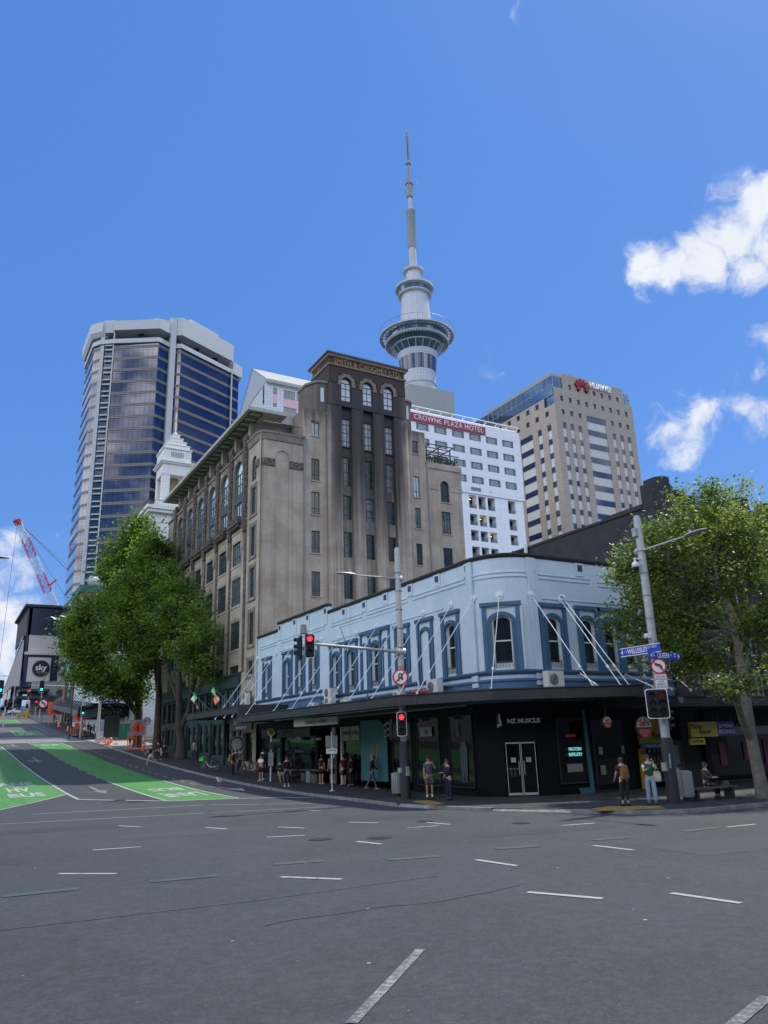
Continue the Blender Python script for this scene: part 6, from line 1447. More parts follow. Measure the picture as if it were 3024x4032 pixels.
m = MB(); N = 32; m.plate([(24.9+2.35*cos(2*pi*i/N), 26.4+2.35*sin(2*pi*i/N)) for i in range(N)], 248.2, 248.6); m.build('round_sign', M['black'], SK)
text('sky', 2.3, (24.9,248.1), 0, 26.6, M['signwhite'], SK, .06, bold=.05); text('CITY', .7, (24.9,248.1), 0, 25.2, M['signwhite'], SK, .06, spacing=1.5)
m = MB(); m.box(22.8, 33, 246, 249, 12, 22.6); m.box(27, 33, 242, 249, 12, 18.6); m.build('grey_annex', M['podium'], SK)
m = MB(); m.box(18.5, 34, 240, 246, 17.2, 18.0); m.box(19.2, 27, 240, 249, 19.2, 19.9); m.build('entrance_canopy', M['darkmetal'], SK)
m = MB(); m.box(24,34,244.5,246,12,17.2); m.build('ground_level', M['brickred'], SK)
m = MB(); m.box(20.2,20.8,249.5,285,14,36); m.build('side_glazing', M['glassb'], SK)
SL = thing('finned_complex_wing', 'long pale finned wing with glass balconies receding at the top left of the street', 'building', (19, 262, 14))
m = MB(); 
arcp = [(19.6,252),(19.6,262),(19.4,280),(19.2,310)]
m.add([(19.5,252,36.5),(19.5,262,35),(19.5,280,31),(19.4,310,25),(21,252,36.5),(21,262,35),(21,280,31),(21,310,25),(19.5,252,35.8),(19.5,262,34.3),(19.5,280,30.2),(19.4,310,24)], [(0,1,5,4),(1,2,6,5),(2,3,7,6),(0,8,9,1),(1,9,10,2),(2,10,11,3)]); 
m.build('curved_roof', M['skywhite'], SL)
m = MB()
for i in range(18): y = 252+i*3.2; m.box(19.5, 19.9, y, y+.9, 16, 35-(y-252)*.17)
m.split('fin', M['skywhite'], SL)
m = MB(); m.box(19.95, 21, 252, 312, 12, 23); m.add([(19.95,252,23),(19.95,312,23),(19.95,312,24),(19.95,252,35)], [(0,1,2,3)]); m.build('glazing', M['glassb'], SL)
m = MB(); m.box(17.5,20,250,300,16.8,17.4); m.box(17.8,20,250,290,21,21.4); m.build('balcony_slab', M['darkmetal'], SL)
m = MB(); m.box(17.7,17.8,252,262,18,20.8); m.box(17.7,17.8,266,280,18,21); m.split('hoarding', M['skywhite'], SL)
# crane
CR = thing('tower_crane', 'red and white lattice crane jib rising above the roofs on the left', 'crane', (33.0, 298, 16))
A = Vector((300*sin(radians(6.9)), 300*cos(radians(6.9)), 46)); Bp = Vector((300*sin(radians(3.29)), 300*cos(radians(3.29)), 84.3)); N = 18
ax = (Bp-A).normalized(); s1v = Vector((ax.z, 0, -ax.x)).normalized(); s2v = ax.cross(s1v).normalized()
def jib(k0, k1, mat):
    m = MB()
    for k in range(k0, k1):
        p, q = A.lerp(Bp, k/N), A.lerp(Bp, (k+1)/N); wd = 1.25 if k < N-2 else .9
        c = [s1v*a*wd+s2v*b*wd for a, b in ((-1,-1),(1,-1),(1,1),(-1,1))]
        for i in range(4):
            m.tube([p+c[i], q+c[i]], .11, 4); m.tube([p+c[i], q+c[(i+1)%4]], .055, 4); m.tube([p+c[i], p+c[(i+1)%4]], .08, 4); m.tube([p+c[(i+1)%4], q+c[i]], .08, 4)
    m.build('jib_section', mat, CR)
for i, (a, b) in enumerate(((0,3),(3,6),(6,9),(9,12),(12,15),(15,18))): jib(a, b, M['lattice_red'] if i % 2 == 0 else M['white'])
m = MB(); m.tube([Bp-ax*1.2, Bp+ax*.6], [1.3,1.5], 8); m.build('jib_head', M['red'], CR)
m = MB(); m.tube([Bp, Bp+Vector((-.6,0,-52))], .06, 4); m.tube([Bp, A+Vector((9,2,16))], .1, 4); m.tube([Bp, A+Vector((8.5,2,14))], .08, 4); m.tube([Bp-ax*4+s1v, A+Vector((5,2,4))], .05, 4); m.build('cables', M['darkmetal'], CR)
m = MB(); m.tube([A.lerp(Bp,.38)+s1v*1.2, A.lerp(Bp,.38)+s1v*3.6+Vector((0,0,1.4))], .35, 6); m.build('hook_boom', M['orange'], CR)
m = MB(); m.box(A.x-1.2, A.x+1.2, A.y-1.2, A.y+1.2, 16, 46); m.build('crane_mast', M['white'], CR)

# ================================================================== the other sides of the two streets (seen only as reflections)
M['oppwall'] = mk('opposite_wall', (.25,.25,.25), .9, noise=.2, nscale=.4)
for x0, x1, y0, y1, h, lab in ((-60,-2,-40,-14,20,'brown masonry block across the main street'),(0,34,-42,-13,20,'grey masonry block across the main street'),(36,90,-44,-14,22,'low masonry block down the main street'),(-44,-13,10,62,13,'masonry block across the side street corner'),(-46,-13,66,130,17,'masonry block further up the side street')):
    o_ = thing('street_block', lab, 'building', ((x0+x1)/2, (y0+y1)/2, -.2)); m = MB(); m.box(x0,x1,y0,y1,-.3,h); m.box(x0-.3,x1+.3,y0-.3,y1+.3,h-1,h-.4); m.build('wall', M['oppwall'], o_)
    m = MB()
    for z in range(5, int(h)-2, 4):
        if y1 < 0:
            for x in range(int(x0)+2, int(x1)-2, 4): m.box(x,x+2,y1,y1+.03,z,z+2.2)
        else:
            for y in range(int(y0)+2, int(y1)-2, 4): m.box(x1,x1+.03,y,y+2,z,z+2.2)
    m.build('windows', M['glass'], o_)
# ================================================================== street furniture
def head_(t, x, y, th, z, lit='red', ncol=1, s=1.0, border=True, arrow=False):
    """one signal head: backing board, housing, hooded lenses; z = bottom"""
    wd, hg = (.46 if ncol == 1 else .80)*s, 1.08*s
    m = MB().at(x, y, th, z); N = 5; r = .1*s; pts = []
    for cx, cz, a0 in ((wd/2-r, hg-r, 0), (-wd/2+r, hg-r, 90), (-wd/2+r, r, 180), (wd/2-r, r, 270)):
        for i in range(N+1): a = radians(a0+90*i/N); pts.append((cx+r*cos(a), cz+r*sin(a)))
    m.plate(pts, .0, .03, 0)
    if border:
        ip = [(p[0]*(1-.03/wd*2), (p[1]-hg/2)*(1-.03/hg*2)+hg/2) for p in pts]; k = len(pts)
        for i in range(k): j = (i+1) % k; m.plate([pts[i], pts[j], ip[j], ip[i]], -.012, -.001, 1)
    m.box(-wd*.36, wd*.36, -.1*s, -.001, .1*s, hg-.1*s, 0); m.build('backing_board', [M['black'], M['signwhite']], t)
    for c in range(ncol):
        cx = 0 if ncol == 1 else (-.17+.34*c)*s
        for k in range(3):
            zc = hg-(.24+.29*k)*s; on = (lit == 'red' and k == 0) or (lit == 'green' and k == 2) or (lit == 'dim' and k == 0 and c == 1)
            mt = M['lens_off'] if not on else {'red': M['lens_red'], 'green': M['lens_green'], 'dim': M['lens_dimred']}[lit]
            q = MB().at(x, y, th, z); rr = .115*s; q.plate([(cx+rr*cos(2*pi*i/18), zc+rr*sin(2*pi*i/18)) for i in range(18)], -.125*s, -.101*s); o = q.build('lens', mt, t)
            q = MB().at(x, y, th, z); Rr = .128*s
            for i in range(12):
                a0, a1 = radians(-10+200*i/12), radians(-10+200*(i+1)/12)
                q.quad((cx+Rr*cos(a0), -.10*s, zc+Rr*sin(a0)), (cx+Rr*cos(a1), -.10*s, zc+Rr*sin(a1)), (cx+Rr*cos(a1), -.26*s, zc+Rr*sin(a1)), (cx+Rr*cos(a0), -.26*s, zc+Rr*sin(a0)))
            hm = q.mesh('hood', M['black']); 
            for v in hm.vertices: v.co -= FO[t.name]
            sub(hm, 'hood', o)
def pole_(t, x, y, z0, z1, r0, r1, mat, dark=None):
    m = MB(); m.tube([(x,y,z0),(x,y,z1)], [r0,r1], 16); m.cyl(x, y, z1, z1+.08, r1*.8, 12); m.build('pole', mat, t, smooth=True)
    if dark: m = MB(); m.tube([(x,y,z0),(x,y,dark)], [r0*1.35,r0*1.3], 16); m.cyl(x, y, z0, z0+.04, r0*1.7, 16); m.build('pole_sleeve', M['darkmetal'], t, smooth=True)
    m = MB()
    for k in range(int((z1-3)/.9)): z = 3+k*.9; m.cyl(x, y, z, z+.03, r0*1.03, 12)
    m.build('band_clamp', M['railpipe'], t)
def lamp_arm(t, a, b, w=.2):
    a, b = Vector(a), Vector(b); d = (b-a).normalized(); e = a.lerp(b, .68); m = MB(); m.tube([a, e], [.05,.035], 8); m.tube([a-d*.2+Vector((0,0,0)), a+d*.05], .16, 10); m.build('lamp_arm', M['galv'], t)
    s = d.cross(Vector((0,0,1))).normalized(); m = MB(); pr = [(0,.04,.04),(.12,.09,.06),(.45,.17,.06),(.8,.16,.045),(1.0,.02,.02)]; L = (b-e).length; rings = []
    for u, ww, hh in pr: rings.append((e+d*L*u, ww, hh))
    vs = []; 
    for c, ww, hh in rings:
        for i in range(10): an_ = 2*pi*i/10; vs.append(tuple(c+s*ww*cos(an_)+Vector((0,0,hh*sin(an_)+.03))))
    fs = [(i*10+j, i*10+(j+1)%10, (i+1)*10+(j+1)%10, (i+1)*10+j) for i in range(4) for j in range(10)]
    m.add(vs, fs); c = e+d*L*.25; m.cyl(c.x, c.y, c.z+.06, c.z+.18, .045, 8); m.build('lantern', M['galv'], t, smooth=True)
def disc(t, x, y, th, z, r, kind, name='round_sign'):
    m = MB().at(x, y, th, z); N = 28; c = lambda rr: [(rr*cos(2*pi*i/N), rr*sin(2*pi*i/N)) for i in range(N)]
    m.plate(c(r), -.01, .01, 1); m.plate(c(r*.8), -.016, -.011, 0)
    if kind == 'uturn':
        m.tube([(-.1*r*3.2*.6,-.02,-.45*r),(-.2*r,-.02,.2*r),(-.1*r,-.02,.42*r),(.1*r,-.02,.42*r),(.2*r,-.02,.2*r),(.2*r,-.02,-.1*r)], r*.075, 6, 2); m.plate([(.0,-.08*r),(.4*r,-.08*r),(.2*r,-.45*r)], -.026, -.018, 2)
    elif kind == 'left':
        m.tube([(.35*r,-.02,-.45*r),(.33*r,-.02,0),(.1*r,-.02,.2*r),(-.15*r,-.02,.2*r)], r*.09, 6, 2); m.plate([(-.1*r,.45*r),(-.1*r,-.05*r),(-.55*r,.2*r)], -.026, -.018, 2)
    if kind in ('uturn','left'): m.plate([(-.62*r,.5*r),(-.5*r,.62*r),(.62*r,-.5*r),(.5*r,-.62*r)] if kind == 'left' else [(-.62*r,-.5*r),(-.5*r,-.62*r),(.62*r,.5*r),(.5*r,.62*r)], -.034, -.028, 1)
    m.build(name, [M['signwhite'], M['signred'], M['black']], t)
    if kind.isdigit(): p = RW((x,y), th, 0, -.025); text(kind, r*1.1, p, th, z, M['black'], t, .01)
# the near lamp post with its mast-arm signals
x, y = 18.72, 31.28
t = thing('signal_lamp_post', 'tall grey lamp post with a mast arm signal showing red beside the steel bin', 'traffic signal', (x, y, -.13))
pole_(t, x, y, -.13, 11.4, .17, .13, M['galv'], 2.35)
lamp_arm(t, (x,y,9.93), (15.33,y,9.93))
m = MB(); m.tube([(x,y,6.4),(14.2,y,6.62)], [.075,.055], 10); m.tube([(x-.25,y,6.41),(x+.2,y,6.39)], .2, 12); m.build('mast_arm', M['galv'], t)
head_(t, 14.0, 31.2, -24, 5.98, 'red'); head_(t, 13.6, 31.35, -95, 5.9, 'none', border=False)
m = MB(); m.tube([(13.75,31.3,7.05),(13.75,31.3,7.45)], [.17,.14], 10); m.build('beacon', M['railpipe'], t)
disc(t, 18.5, 31.0, -45, 5.2, .38, 'uturn'); head_(t, 18.45, 30.95, -31, 2.56, 'red')
head_(t, 18.1, 31.35, -110, 2.35, 'none', border=False, s=.9); head_(t, 18.15, 31.6, 200, 2.3, 'none', border=False, s=.9)
m = MB(); m.tube([(x-.1,y,8.4),(17.9,36,8.2),(21.5,42.5,8.3)], .018, 4); m.build('stay_wire', M['galv'], t)
m = MB(); m.box(x-.08, x+.08, y-.28, y-.2, .85, 1.25); m.box(x-.3, x-.17, y-.1, y+.1, 1.0, 1.2); m.build('push_button', M['yellow'] if 0 else M['curtain'], t)
# the leaning-looking post on the right
x, y = 23.69, 20.6
t = thing('street_sign_post', 'grey lamp post carrying blue WELLESLEY and QUEEN street blades and a black six-lens signal', 'traffic signal', (x, y, -.13))
pole_(t, x, y, -.13, 10.7, .175, .15, M['galv'], 2.17)
lamp_arm(t, (x,y,9.33), (x,17.45,9.42))
m = MB(); m.box(x-.45, x-.1, y-.05, y+.05, 8.95, 9.0); m.tube([(x-.15,y,8.98),(x-.42,y,8.98),(x-.42,y,8.85)], .04, 6, 0); m.ball((x-.42,y,8.72), .15, 14, 0, 1.0); m.ball((x-.42,y,8.6), .13, 14, 1, .9); m.build('dome_camera', [M['signwhite'], M['black']], t, smooth=True)
m = MB(); m.box(x-.35, x-.15, y-.08, y+.08, 5.85, 6.02); m.tube([(x-.35,y,5.93),(x-.5,y-.1,5.9)], .06, 8); m.build('bullet_camera', M['signwhite'], t)
m = MB(); m.box(x-.28, x-.16, y-.1, y+.1, 9.9, 10.25); m.build('junction_box', M['curtain'], t)
m = MB(); m.box(23.47, 23.51, 20.12, 22.1, 5.3, 5.6); o = m.build('street_blade', M['signblue'], t); m = MB(); m.box(23.465, 23.468, 20.1, 22.12, 5.28, 5.31); m.box(23.465, 23.468, 20.1, 22.12, 5.59, 5.62); m.build('blade_edge', M['signwhite'], t)
text('WELLESLEY', .26, (23.45, 21.2), -90, 5.44, M['signwhite'], t, .01, sx=.78, bold=.006); text('ST WEST', .13, (23.45, 20.45), -90, 5.5, M['signwhite'], t, .01, sx=.8); text('1-37', .09, (23.45, 21.8), -90, 5.45, M['signwhite'], t, .01)
m = MB().at(23.45, 22.0, -90, 5.45); m.plate([(-.07,0),(.04,.1),(.04,-.1)], -.005, .005); m.build('blade_arrow', M['signwhite'], t)
m = MB(); m.box(23.1, 24.8, 20.36, 20.4, 5.03, 5.3); m.build('street_blade', M['signblue'], t)
text('QUEEN', .25, (23.85, 20.34), 0, 5.165, M['signwhite'], t, .01, sx=.8, bold=.006); text('ST', .1, (24.28, 20.34), 0, 5.19, M['signwhite'], t, .01)
for xx, s_ in ((23.33,'267\n329'),(24.5,'265\n209')): text(s_, .09, (xx, 20.34), 0, 5.2, M['signwhite'], t, .01)
m = MB().at(0, 20.34, 0, 5.165); m.plate([(23.14,0),(23.23,.09),(23.23,-.09)], -.005, .005); m.plate([(24.76,0),(24.67,.09),(24.67,-.09)], -.005, .005); m.build('blade_arrow', M['signwhite'], t)
disc(t, 23.5, 20.32, -42, 4.76, .29, 'left')
m = MB().at(23.5, 20.3, -35, 3.9); m.box(-.24, .24, 0, .02, 0, .58, 0)
for a in ((-.24,.24,0,.02),(-.24,.24,.56,.58),(-.24,-.22,.02,.56),(.22,.24,.02,.56)): m.box(a[0], a[1], -.006, -.001, a[2], a[3], 1)
m.build('exception_plate', [M['signwhite'], M['signred']], t)
for k, s_ in enumerate(('EXCEPT BUSES','HEAVY VEHICLES','CYCLES','MOPEDS AND','MOTORCYCLES')): text(s_, .066, RW((23.5,20.3), -35, 0, -.012), -35, 4.38-.095*k, M['black'], t, .004, sx=.8)
head_(t, 23.2, 20.35, -45, 2.85, 'dim', ncol=2); head_(t, 24.1, 20.75, 50, 2.35, 'none', border=False, s=.85); head_(t, 23.95, 21.0, 160, 2.9, 'none', border=False, s=.8)
m = MB(); m.box(x-.32, x-.2, y-.1, y+.1, 1.0, 1.3); m.tube([(x-.2,y-.22,1.1),(x-.2,y-.25,1.6)], .03, 6); m.build('push_button', M['curtain'], t)
# litter bins
for x, y, lab in ((19.05,32.5,'pale steel litter bin on the left of the near lamp post'),(24.55,20.75,'pale steel litter bin between the street sign post and the bench')):
    t = thing('litter_bin', lab, 'bin', (x, y, -.13), 'steel litter bins')
    m = MB(); m.tube([(x,y,.05),(x,y,.9)], [.27,.3], 20); 
    for i in range(20): a = 2*pi*i/20; m.box(x+.29*cos(a)-.012, x+.29*cos(a)+.012, y+.29*sin(a)-.012, y+.29*sin(a)+.012, .08, .88)
    m.build('body', M['steel'], t, smooth=True)
    m = MB(); m.lathe([(.01,.99),(.2,.97),(.31,.92),(.31,.9)], 20, 0, x, y); m.build('lid', M['steel'], t); m = MB(); m.cyl(x, y, -.13, .05, .12, 12); m.build('foot', M['darkmetal'], t)
def bench(x, y, z, th, L, lab, back=False):
    t = thing('bench', lab, 'bench', (x, y, z), 'timber benches')
    for i in range(4): m = MB().at(x, y, th, z) if i == 0 else m; m.box(-L/2, L/2, -.24+.125*i, -.14+.125*i, .4, .45)
    m.build('seat', M['wood'], t)
    for s in (-1, 1): m = MB().at(x, y, th, z); m.box(s*L*.38-.06, s*L*.38+.06, -.2, .2, 0, .4); m.build('leg', M['darkmetal'], t)
    if back: m = MB().at(x, y, th, z); m.box(L/2-.5, L/2-.1, .1, .14, .45, .62); m.box(L/2-.5,L/2-.46,-.2,.14,.45,.62); m.build('armrest', M['wood'], t)
bench(26.0, 20.75, -.13, -2, 2.5, 'long low timber bench beside the right-hand litter bin', True)
bench(19.7, 47.6, gz(47.6), -90, 2.2, 'dark timber bench at the bus stop under the canopy'); bench(22.9-.9, 43.0, gz(43), -90, 2.0, 'dark timber bench against the teal panel'); bench(19.4, 77.2, gz(77), -90, 1.6, 'dark timber bench between the street trees')
# boxes and table at the cafe
for i, (x, y, h, lab) in enumerate(((21.1,47.6,.5,'brown cafe stool crate left of the pale planter box'),(21.0,46.6,.65,'pale planter box outside the cafe'),(21.0,45.6,.5,'brown crate right of the pale planter box'))):
    m = MB(); z = gz(y); m.box(x-.25, x+.25, y-.3, y+.3, z, z+h); m.box(x-.28, x+.28, y-.33, y+.33, z+h, z+h+.04); m.box(x-.27, x-.255, y-.28, y+.28, z+.06, z+.12); tag(m.build('crate', M['curtain'] if i == 1 else M['wood']), lab, 'crate')
x, y = 21.0, 46.6; z = gz(y); t = thing('cafe_table', 'dark cafe table behind the crates', 'table', (x, y-1.2, z)); m = MB(); m.box(x-.35, x+.35, y-2, y+2, z+.72, z+.76); m.build('tabletop', M['wood'], t); m = MB(); m.box(x-.04,x+.04,y-1.8,y-1.7,z,z+.72); m.box(x-.04,x+.04,y+1.7,y+1.8,z,z+.72); m.build('leg', M['darkmetal'], t)
# sign posts on the Wellesley footpath
x, y = 19.01, 39.48; z = gz(y); t = thing('parking_sign_post', 'white sign post seen from behind with a small white plate, in front of the cafe', 'sign', (x, y, z))
m = MB(); m.tube([(x,y,z),(x,y,z+3.05)], .035, 8); m.cyl(x, y, z, z+.03, .14, 12); m.build('post', M['signwhite'], t); m = MB().at(x, y, -30, z+2.25); m.box(-.33,.33,-.03,-.01,0,.62); m.build('dark_plate', M['railpipe'], t); m = MB().at(x, y, -30, z+1.92); m.box(-.3,.3,-.04,-.015,0,.28); m.build('white_plate', M['signwhite'], t)
text('DROP OFF', .1, RW((x,y), -30, 0, -.05), -30, z+2.1, M['black'], t, .004)
x, y = 19.2, 49.0; z = gz(y); t = thing('bus_stop_pole', 'bus stop pole with a round yellow B disc', 'bus stop', (x, y, z))
m = MB(); m.tube([(x,y,z),(x,y,z+2.85)], .05, 8); m.build('post', M['signwhite'], t); m = MB().at(x, y, -21, z+3.05); m.plate([(.27*cos(2*pi*i/20),.27*sin(2*pi*i/20)) for i in range(20)], -.02, .02); m.build('disc', M['yellow'], t); text('B', .36, RW((x,y), -21, 0, -.03), -21, z+3.05, M['black'], t, .004, bold=.01)
m = MB().at(x, y, -21, z+.95); m.box(-.16,.16,-.08,-.05,0,.85,0); m.box(-.18,.18,-.05,.05,-.03,.9,1); m.box(-.15,.15,-.07,.06,1.0,1.5,1); m.build('timetable', [M['curtain'], M['darkmetal']], t)
def cone(x, y, z, lab, s=1.0):
    t = thing('traffic_cone', lab, 'traffic cone', (x, y, z), 'orange traffic cones along the kerb')
    m = MB(); m.tube([(x,y,z+.04),(x,y,z+.95*s)], [.19*s,.035*s], 12); m.box(x-.26*s, x+.26*s, y-.26*s, y+.26*s, z, z+.04); m.build('body', M['orange'], t)
    m = MB(); m.tube([(x,y,z+.5*s),(x,y,z+.68*s)], [.112*s,.083*s], 12); m.build('reflective_band', M['signwhite'], t)
for i, (x, y, l) in enumerate([(17.7,96.6,'orange cone standing left of the dark sign back'),(18.1,99.0,'orange cone just right of the first one at the pale side street'),(18.9,101.5,'orange cone standing right of the dark sign back'),(18.2,131,'orange cone near the kerb under the green pedestrian signal'),(18.7,137.5,'orange cone further up behind the kerb cone'),
      (19.4,86.3,'orange cone beside the orange roadworks sign legs'),(18.9,150,'orange cone below the orange road closed board'),(9.4,196,'orange cone in the road at the top of the hill, right one'),(6.2,198,'orange cone in the road at the top of the hill, middle one'),(4.8,200,'orange cone in the road at the top of the hill, left one'),(19.6,158,'orange cone behind the orange road closed board'),(12.8,196,'orange cone beside the yellow machine')]):
    cone(x, y, gz(y) if x > 17.4 else rz(y), l, 1.0 if y < 140 else 1.3)
def roadsign(x, y, w_, h_, hb, face, words, name, lab, diamond=False, panel=None, tc='black'):
    z = gz(y); az_ = -math.degrees(atan2(x, y)); t = thing(name, lab, 'sign', (x, y, z))
    m = MB().at(x, y, az_, z)
    for s in (-1, 1): m.tube([(s*w_*.35,.05,0),(s*w_*.3,.02,hb+h_)], .025, 6); m.tube([(s*w_*.35,.5,0),(s*w_*.3,.04,hb+h_*.5)], .02, 6); m.box(s*w_*.35-.2, s*w_*.35+.2, -.1, .3, 0, .12)
    m.build('stand', M['orange'], t)
    m = MB().at(x, y, az_, z+hb); 
    if panel: m.box(-w_/2, w_/2, -.02, .01, 0, h_, 1)
    if diamond: r = h_*.47; m.plate([(0,h_/2-r),(r,h_/2),(0,h_/2+r),(-r,h_/2)], -.04, -.021, 0)
    elif not panel: m.box(-w_/2, w_/2, -.02, .01, 0, h_, 0)
    m.build('panel', [face, panel or face], t)
    if diamond:
        m = MB().at(x, y, az_, z+hb+h_/2); k = h_/1.5
        m.ball((0,-.05,.28*k), .07*k, 8); m.tube([(0,-.05,.2*k),(.02*k,-.05,-.08*k)], .07*k, 6); m.tube([(.02*k,-.05,-.08*k),(.1*k,-.05,-.38*k)], .04*k, 6); m.tube([(.02*k,-.05,-.08*k),(-.08*k,-.05,-.38*k)], .04*k, 6); m.tube([(0,-.05,.15*k),(-.18*k,-.05,-.02*k),(-.32*k,-.05,-.28*k)], .03*k, 6); m.build('worker_pictogram', M['black'], t)
    for k, s_ in enumerate(words): text(s_, h_/(len(words)+.6)*.9, RW((x,y), az_, 0, -.03), az_, z+hb+h_*(1-(k+.6)/(len(words)+.2)), M[tc], t, .004, sx=.8)
roadsign(19.3, 89.0, 1.65, 1.65, 1.45, M['signorange'], [], 'roadworks_sign', 'orange diamond roadworks sign with a digging worker on a square grey panel', True, M['curtain'])
roadsign(18.3, 98.5, 1.75, 2.5, .85, M['darkmetal'], [], 'sign_board_back', 'tall dark back of a message board beside the orange cones')
roadsign(17.95, 102.5, 1.0, 1.25, .1, M['signwhite'], ['SITE','OPEN'], 'site_notice_board', 'small white and red notice board at the kerb left of the dark sign back', tc='signred')
roadsign(18.6, 126.5, 1.7, 1.7, 1.9, M['signorange'], [], 'roadworks_sign', 'orange diamond sign on a grey panel under the green pedestrian signal', True, M['curtain'])
roadsign(18.7, 125.5, 1.4, .8, 1.0, M['signorange'], ['ROAD','CLOSED'], 'road_closed_sign', 'small orange board below the diamond sign up the hill')
roadsign(19.0, 158, 2.5, 2.2, 1.9, M['signorange'], ['ROAD','CLOSED','AHEAD'], 'road_closed_sign', 'large orange ROAD CLOSED AHEAD board furthest up the footpath')
t = thing('no_left_turn_sign', 'round no left turn sign on a dark square board left of the big orange board', 'sign', (17.9, 168, gz(168))); m = MB(); m.tube([(17.9,168,gz(168)),(17.9,168,gz(168)+4.6)], .06, 6); m.box(17.0,18.8,168.0,168.04,gz(168)+2.5,gz(168)+4.6); m.build('post', M['darkmetal'], t); disc(t, 17.9, 167.9, -6, gz(168)+3.55, .85, 'left')
x, y = 20.7, 91.0; z = gz(y); t = thing('speed_limit_sign', 'round 30 speed limit sign on a slim pole between the tree trunks', 'sign', (x, y, z)); m = MB(); m.tube([(x,y,z),(x,y,z+3.3)], .04, 6); m.build('post', M['galv'], t); disc(t, x, y-.06, -13, z+2.9, .42, '30')
x, y = 18.3, 121.0; z = gz(y); t = thing('mini_no_turn_sign', 'low no left turn sign at the foot of the far signal pole', 'sign', (x, y, z)); m = MB(); m.tube([(x,y,z),(x,y,z+2.3)], .04, 6); m.build('post', M['galv'], t); disc(t, x, y-.08, -9, z+2.0, .5, 'left')
# far signal poles
x, y = 18.1, 106.4; z = gz(y); t = thing('concrete_pole', 'tall plain concrete pole at the pale side street corner', 'pole', (x, y, z)); m = MB(); m.tube([(x,y,z),(x,y,9.6)], [.2,.16], 12); m.build('shaft', M['concretepipe'], t); m = MB(); m.box(x-.25,x+.25,y-.25,y+.25,z,z+.3); m.build('foot', M['concretepipe'], t); m = MB().at(x+.2, y-.25, -9, 8.25); m.box(0,2.0,0,.03,0,.32); m.build('street_blade', M['signblue'], t); text('ELLIOTT ST', .24, (x+1.2, y-.48), -9, 8.4, M['signwhite'], t, .01)
x, y = 17.98, 119.3; z = gz(y); t = thing('far_signal_pole', 'far signal pole with a mast arm green light and a green pedestrian light', 'traffic signal', (x, y, z))
m = MB(); m.tube([(x,y,z),(x,y,12.2)], [.16,.12], 10); m.build('pole', M['galv'], t); m = MB(); m.tube([(x,y,11.3),(12.6,y,11.55)], [.09,.07], 8); m.build('mast_arm', M['galv'], t)
head_(t, 12.3, y-.1, -6, 10.55, 'green', s=1.55); head_(t, x+.05, y-.3, -9, 7.35, 'green', s=1.3); head_(t, x-.5, y, 70, 7.35, 'none', s=1.2, border=False); m = MB(); m.tube([(12.5,y,12.2),(12.5,y,12.8)], [.16,.12], 8); m.build('beacon', M['gold'], t)
x, y = 7.0, 120.8; z = rz(y); t = thing('left_signal_pole', 'signal pole with a green light at the left edge of the street', 'traffic signal', (x, y, z)); m = MB(); m.tube([(x,y,z),(x,y,10.6)], [.12,.1], 10); m.build('pole', M['galv'], t); head_(t, x+.2, y-.1, -3, 11.1 if 0 else 10.5, 'green', s=1.7)
for i, (x, y, zz, s, lab) in enumerate(((11.3,186,4.3,1.5,'small red signal in the distance left of the parked white car'),(16.9,188,4.6,1.6,'upper red signal in the distance at the top of the hill'),(16.7,187,2.2,1.3,'lower red signal on a thin pole at the top of the hill'),(18.8,190,2.4,1.3,'rightmost small red signal in the distance'),(10.0,150,3.6,1.2,'dark signal turned away left of the far green light'))):
    t = thing('distant_signal', lab, 'traffic signal', (x, y, rz(y)), 'distant signals'); m = MB(); m.tube([(x,y,rz(y)),(x,y,rz(y)+zz+1.2)], .1, 6); m.build('pole', M['yellow'] if i in (1,2) else M['galv'], t); head_(t, x, y-.15, -5, rz(y)+zz, 'red' if i < 4 else 'none', s=s)
for x, y, h, lab in ((14.6,196,9,'slender curved lamp standard in front of the grey annex'),(19.2,185,7,'second slender lamp standard by the far awning')):
    t = thing('lamp_standard', lab, 'street lamp', (x, y, rz(y)), 'slender lamp standards'); z = rz(y); m = MB(); m.tube([(x,y,z),(x,y,z+h-1),(x-.6,y,z+h),(x-2.2,y,z+h+.2)], .09, 6); m.build('pole', M['galv'], t); m = MB(); m.box(x-3,x-2.1,y-.12,y+.12,z+h+.15,z+h+.28); m.build('lamp_head', M['galv'], t)
# street lamp reaching in from the left
t = thing('left_street_lamp', 'grey lantern of a street lamp reaching in at the left edge', 'street lamp', (-4.6, 21, -.25)); m = MB(); m.tube([(-4.6,21,-.25),(-4.6,21,6.9)], [.12,.09], 8); m.build('pole', M['galv'], t); lamp_arm(t, (-4.6,21,6.95), (1.12,21,7.05))
# two lanterns on a pole behind the trees
t = thing('twin_lamp', 'twin black lantern arms in front of the glass tower', 'street lamp', (16.3, 118, rz(118))); m = MB(); m.tube([(16.3,118,rz(118)),(16.3,118,19.5)], .08, 6); m.tube([(16.3,118,19.2),(14.8,118,19.9)], .07, 6); m.tube([(16.3,118,18.6),(14.5,118,18.9)], .07, 6); m.build('pole', M['darkmetal'], t); m = MB(); m.tube([(14.8,118,19.9),(14.2,118,20.2)], [.22,.1], 6); m.tube([(14.5,118,18.9),(13.9,118,19.2)], [.22,.1], 6); m.build('lantern', M['darkmetal'], t)
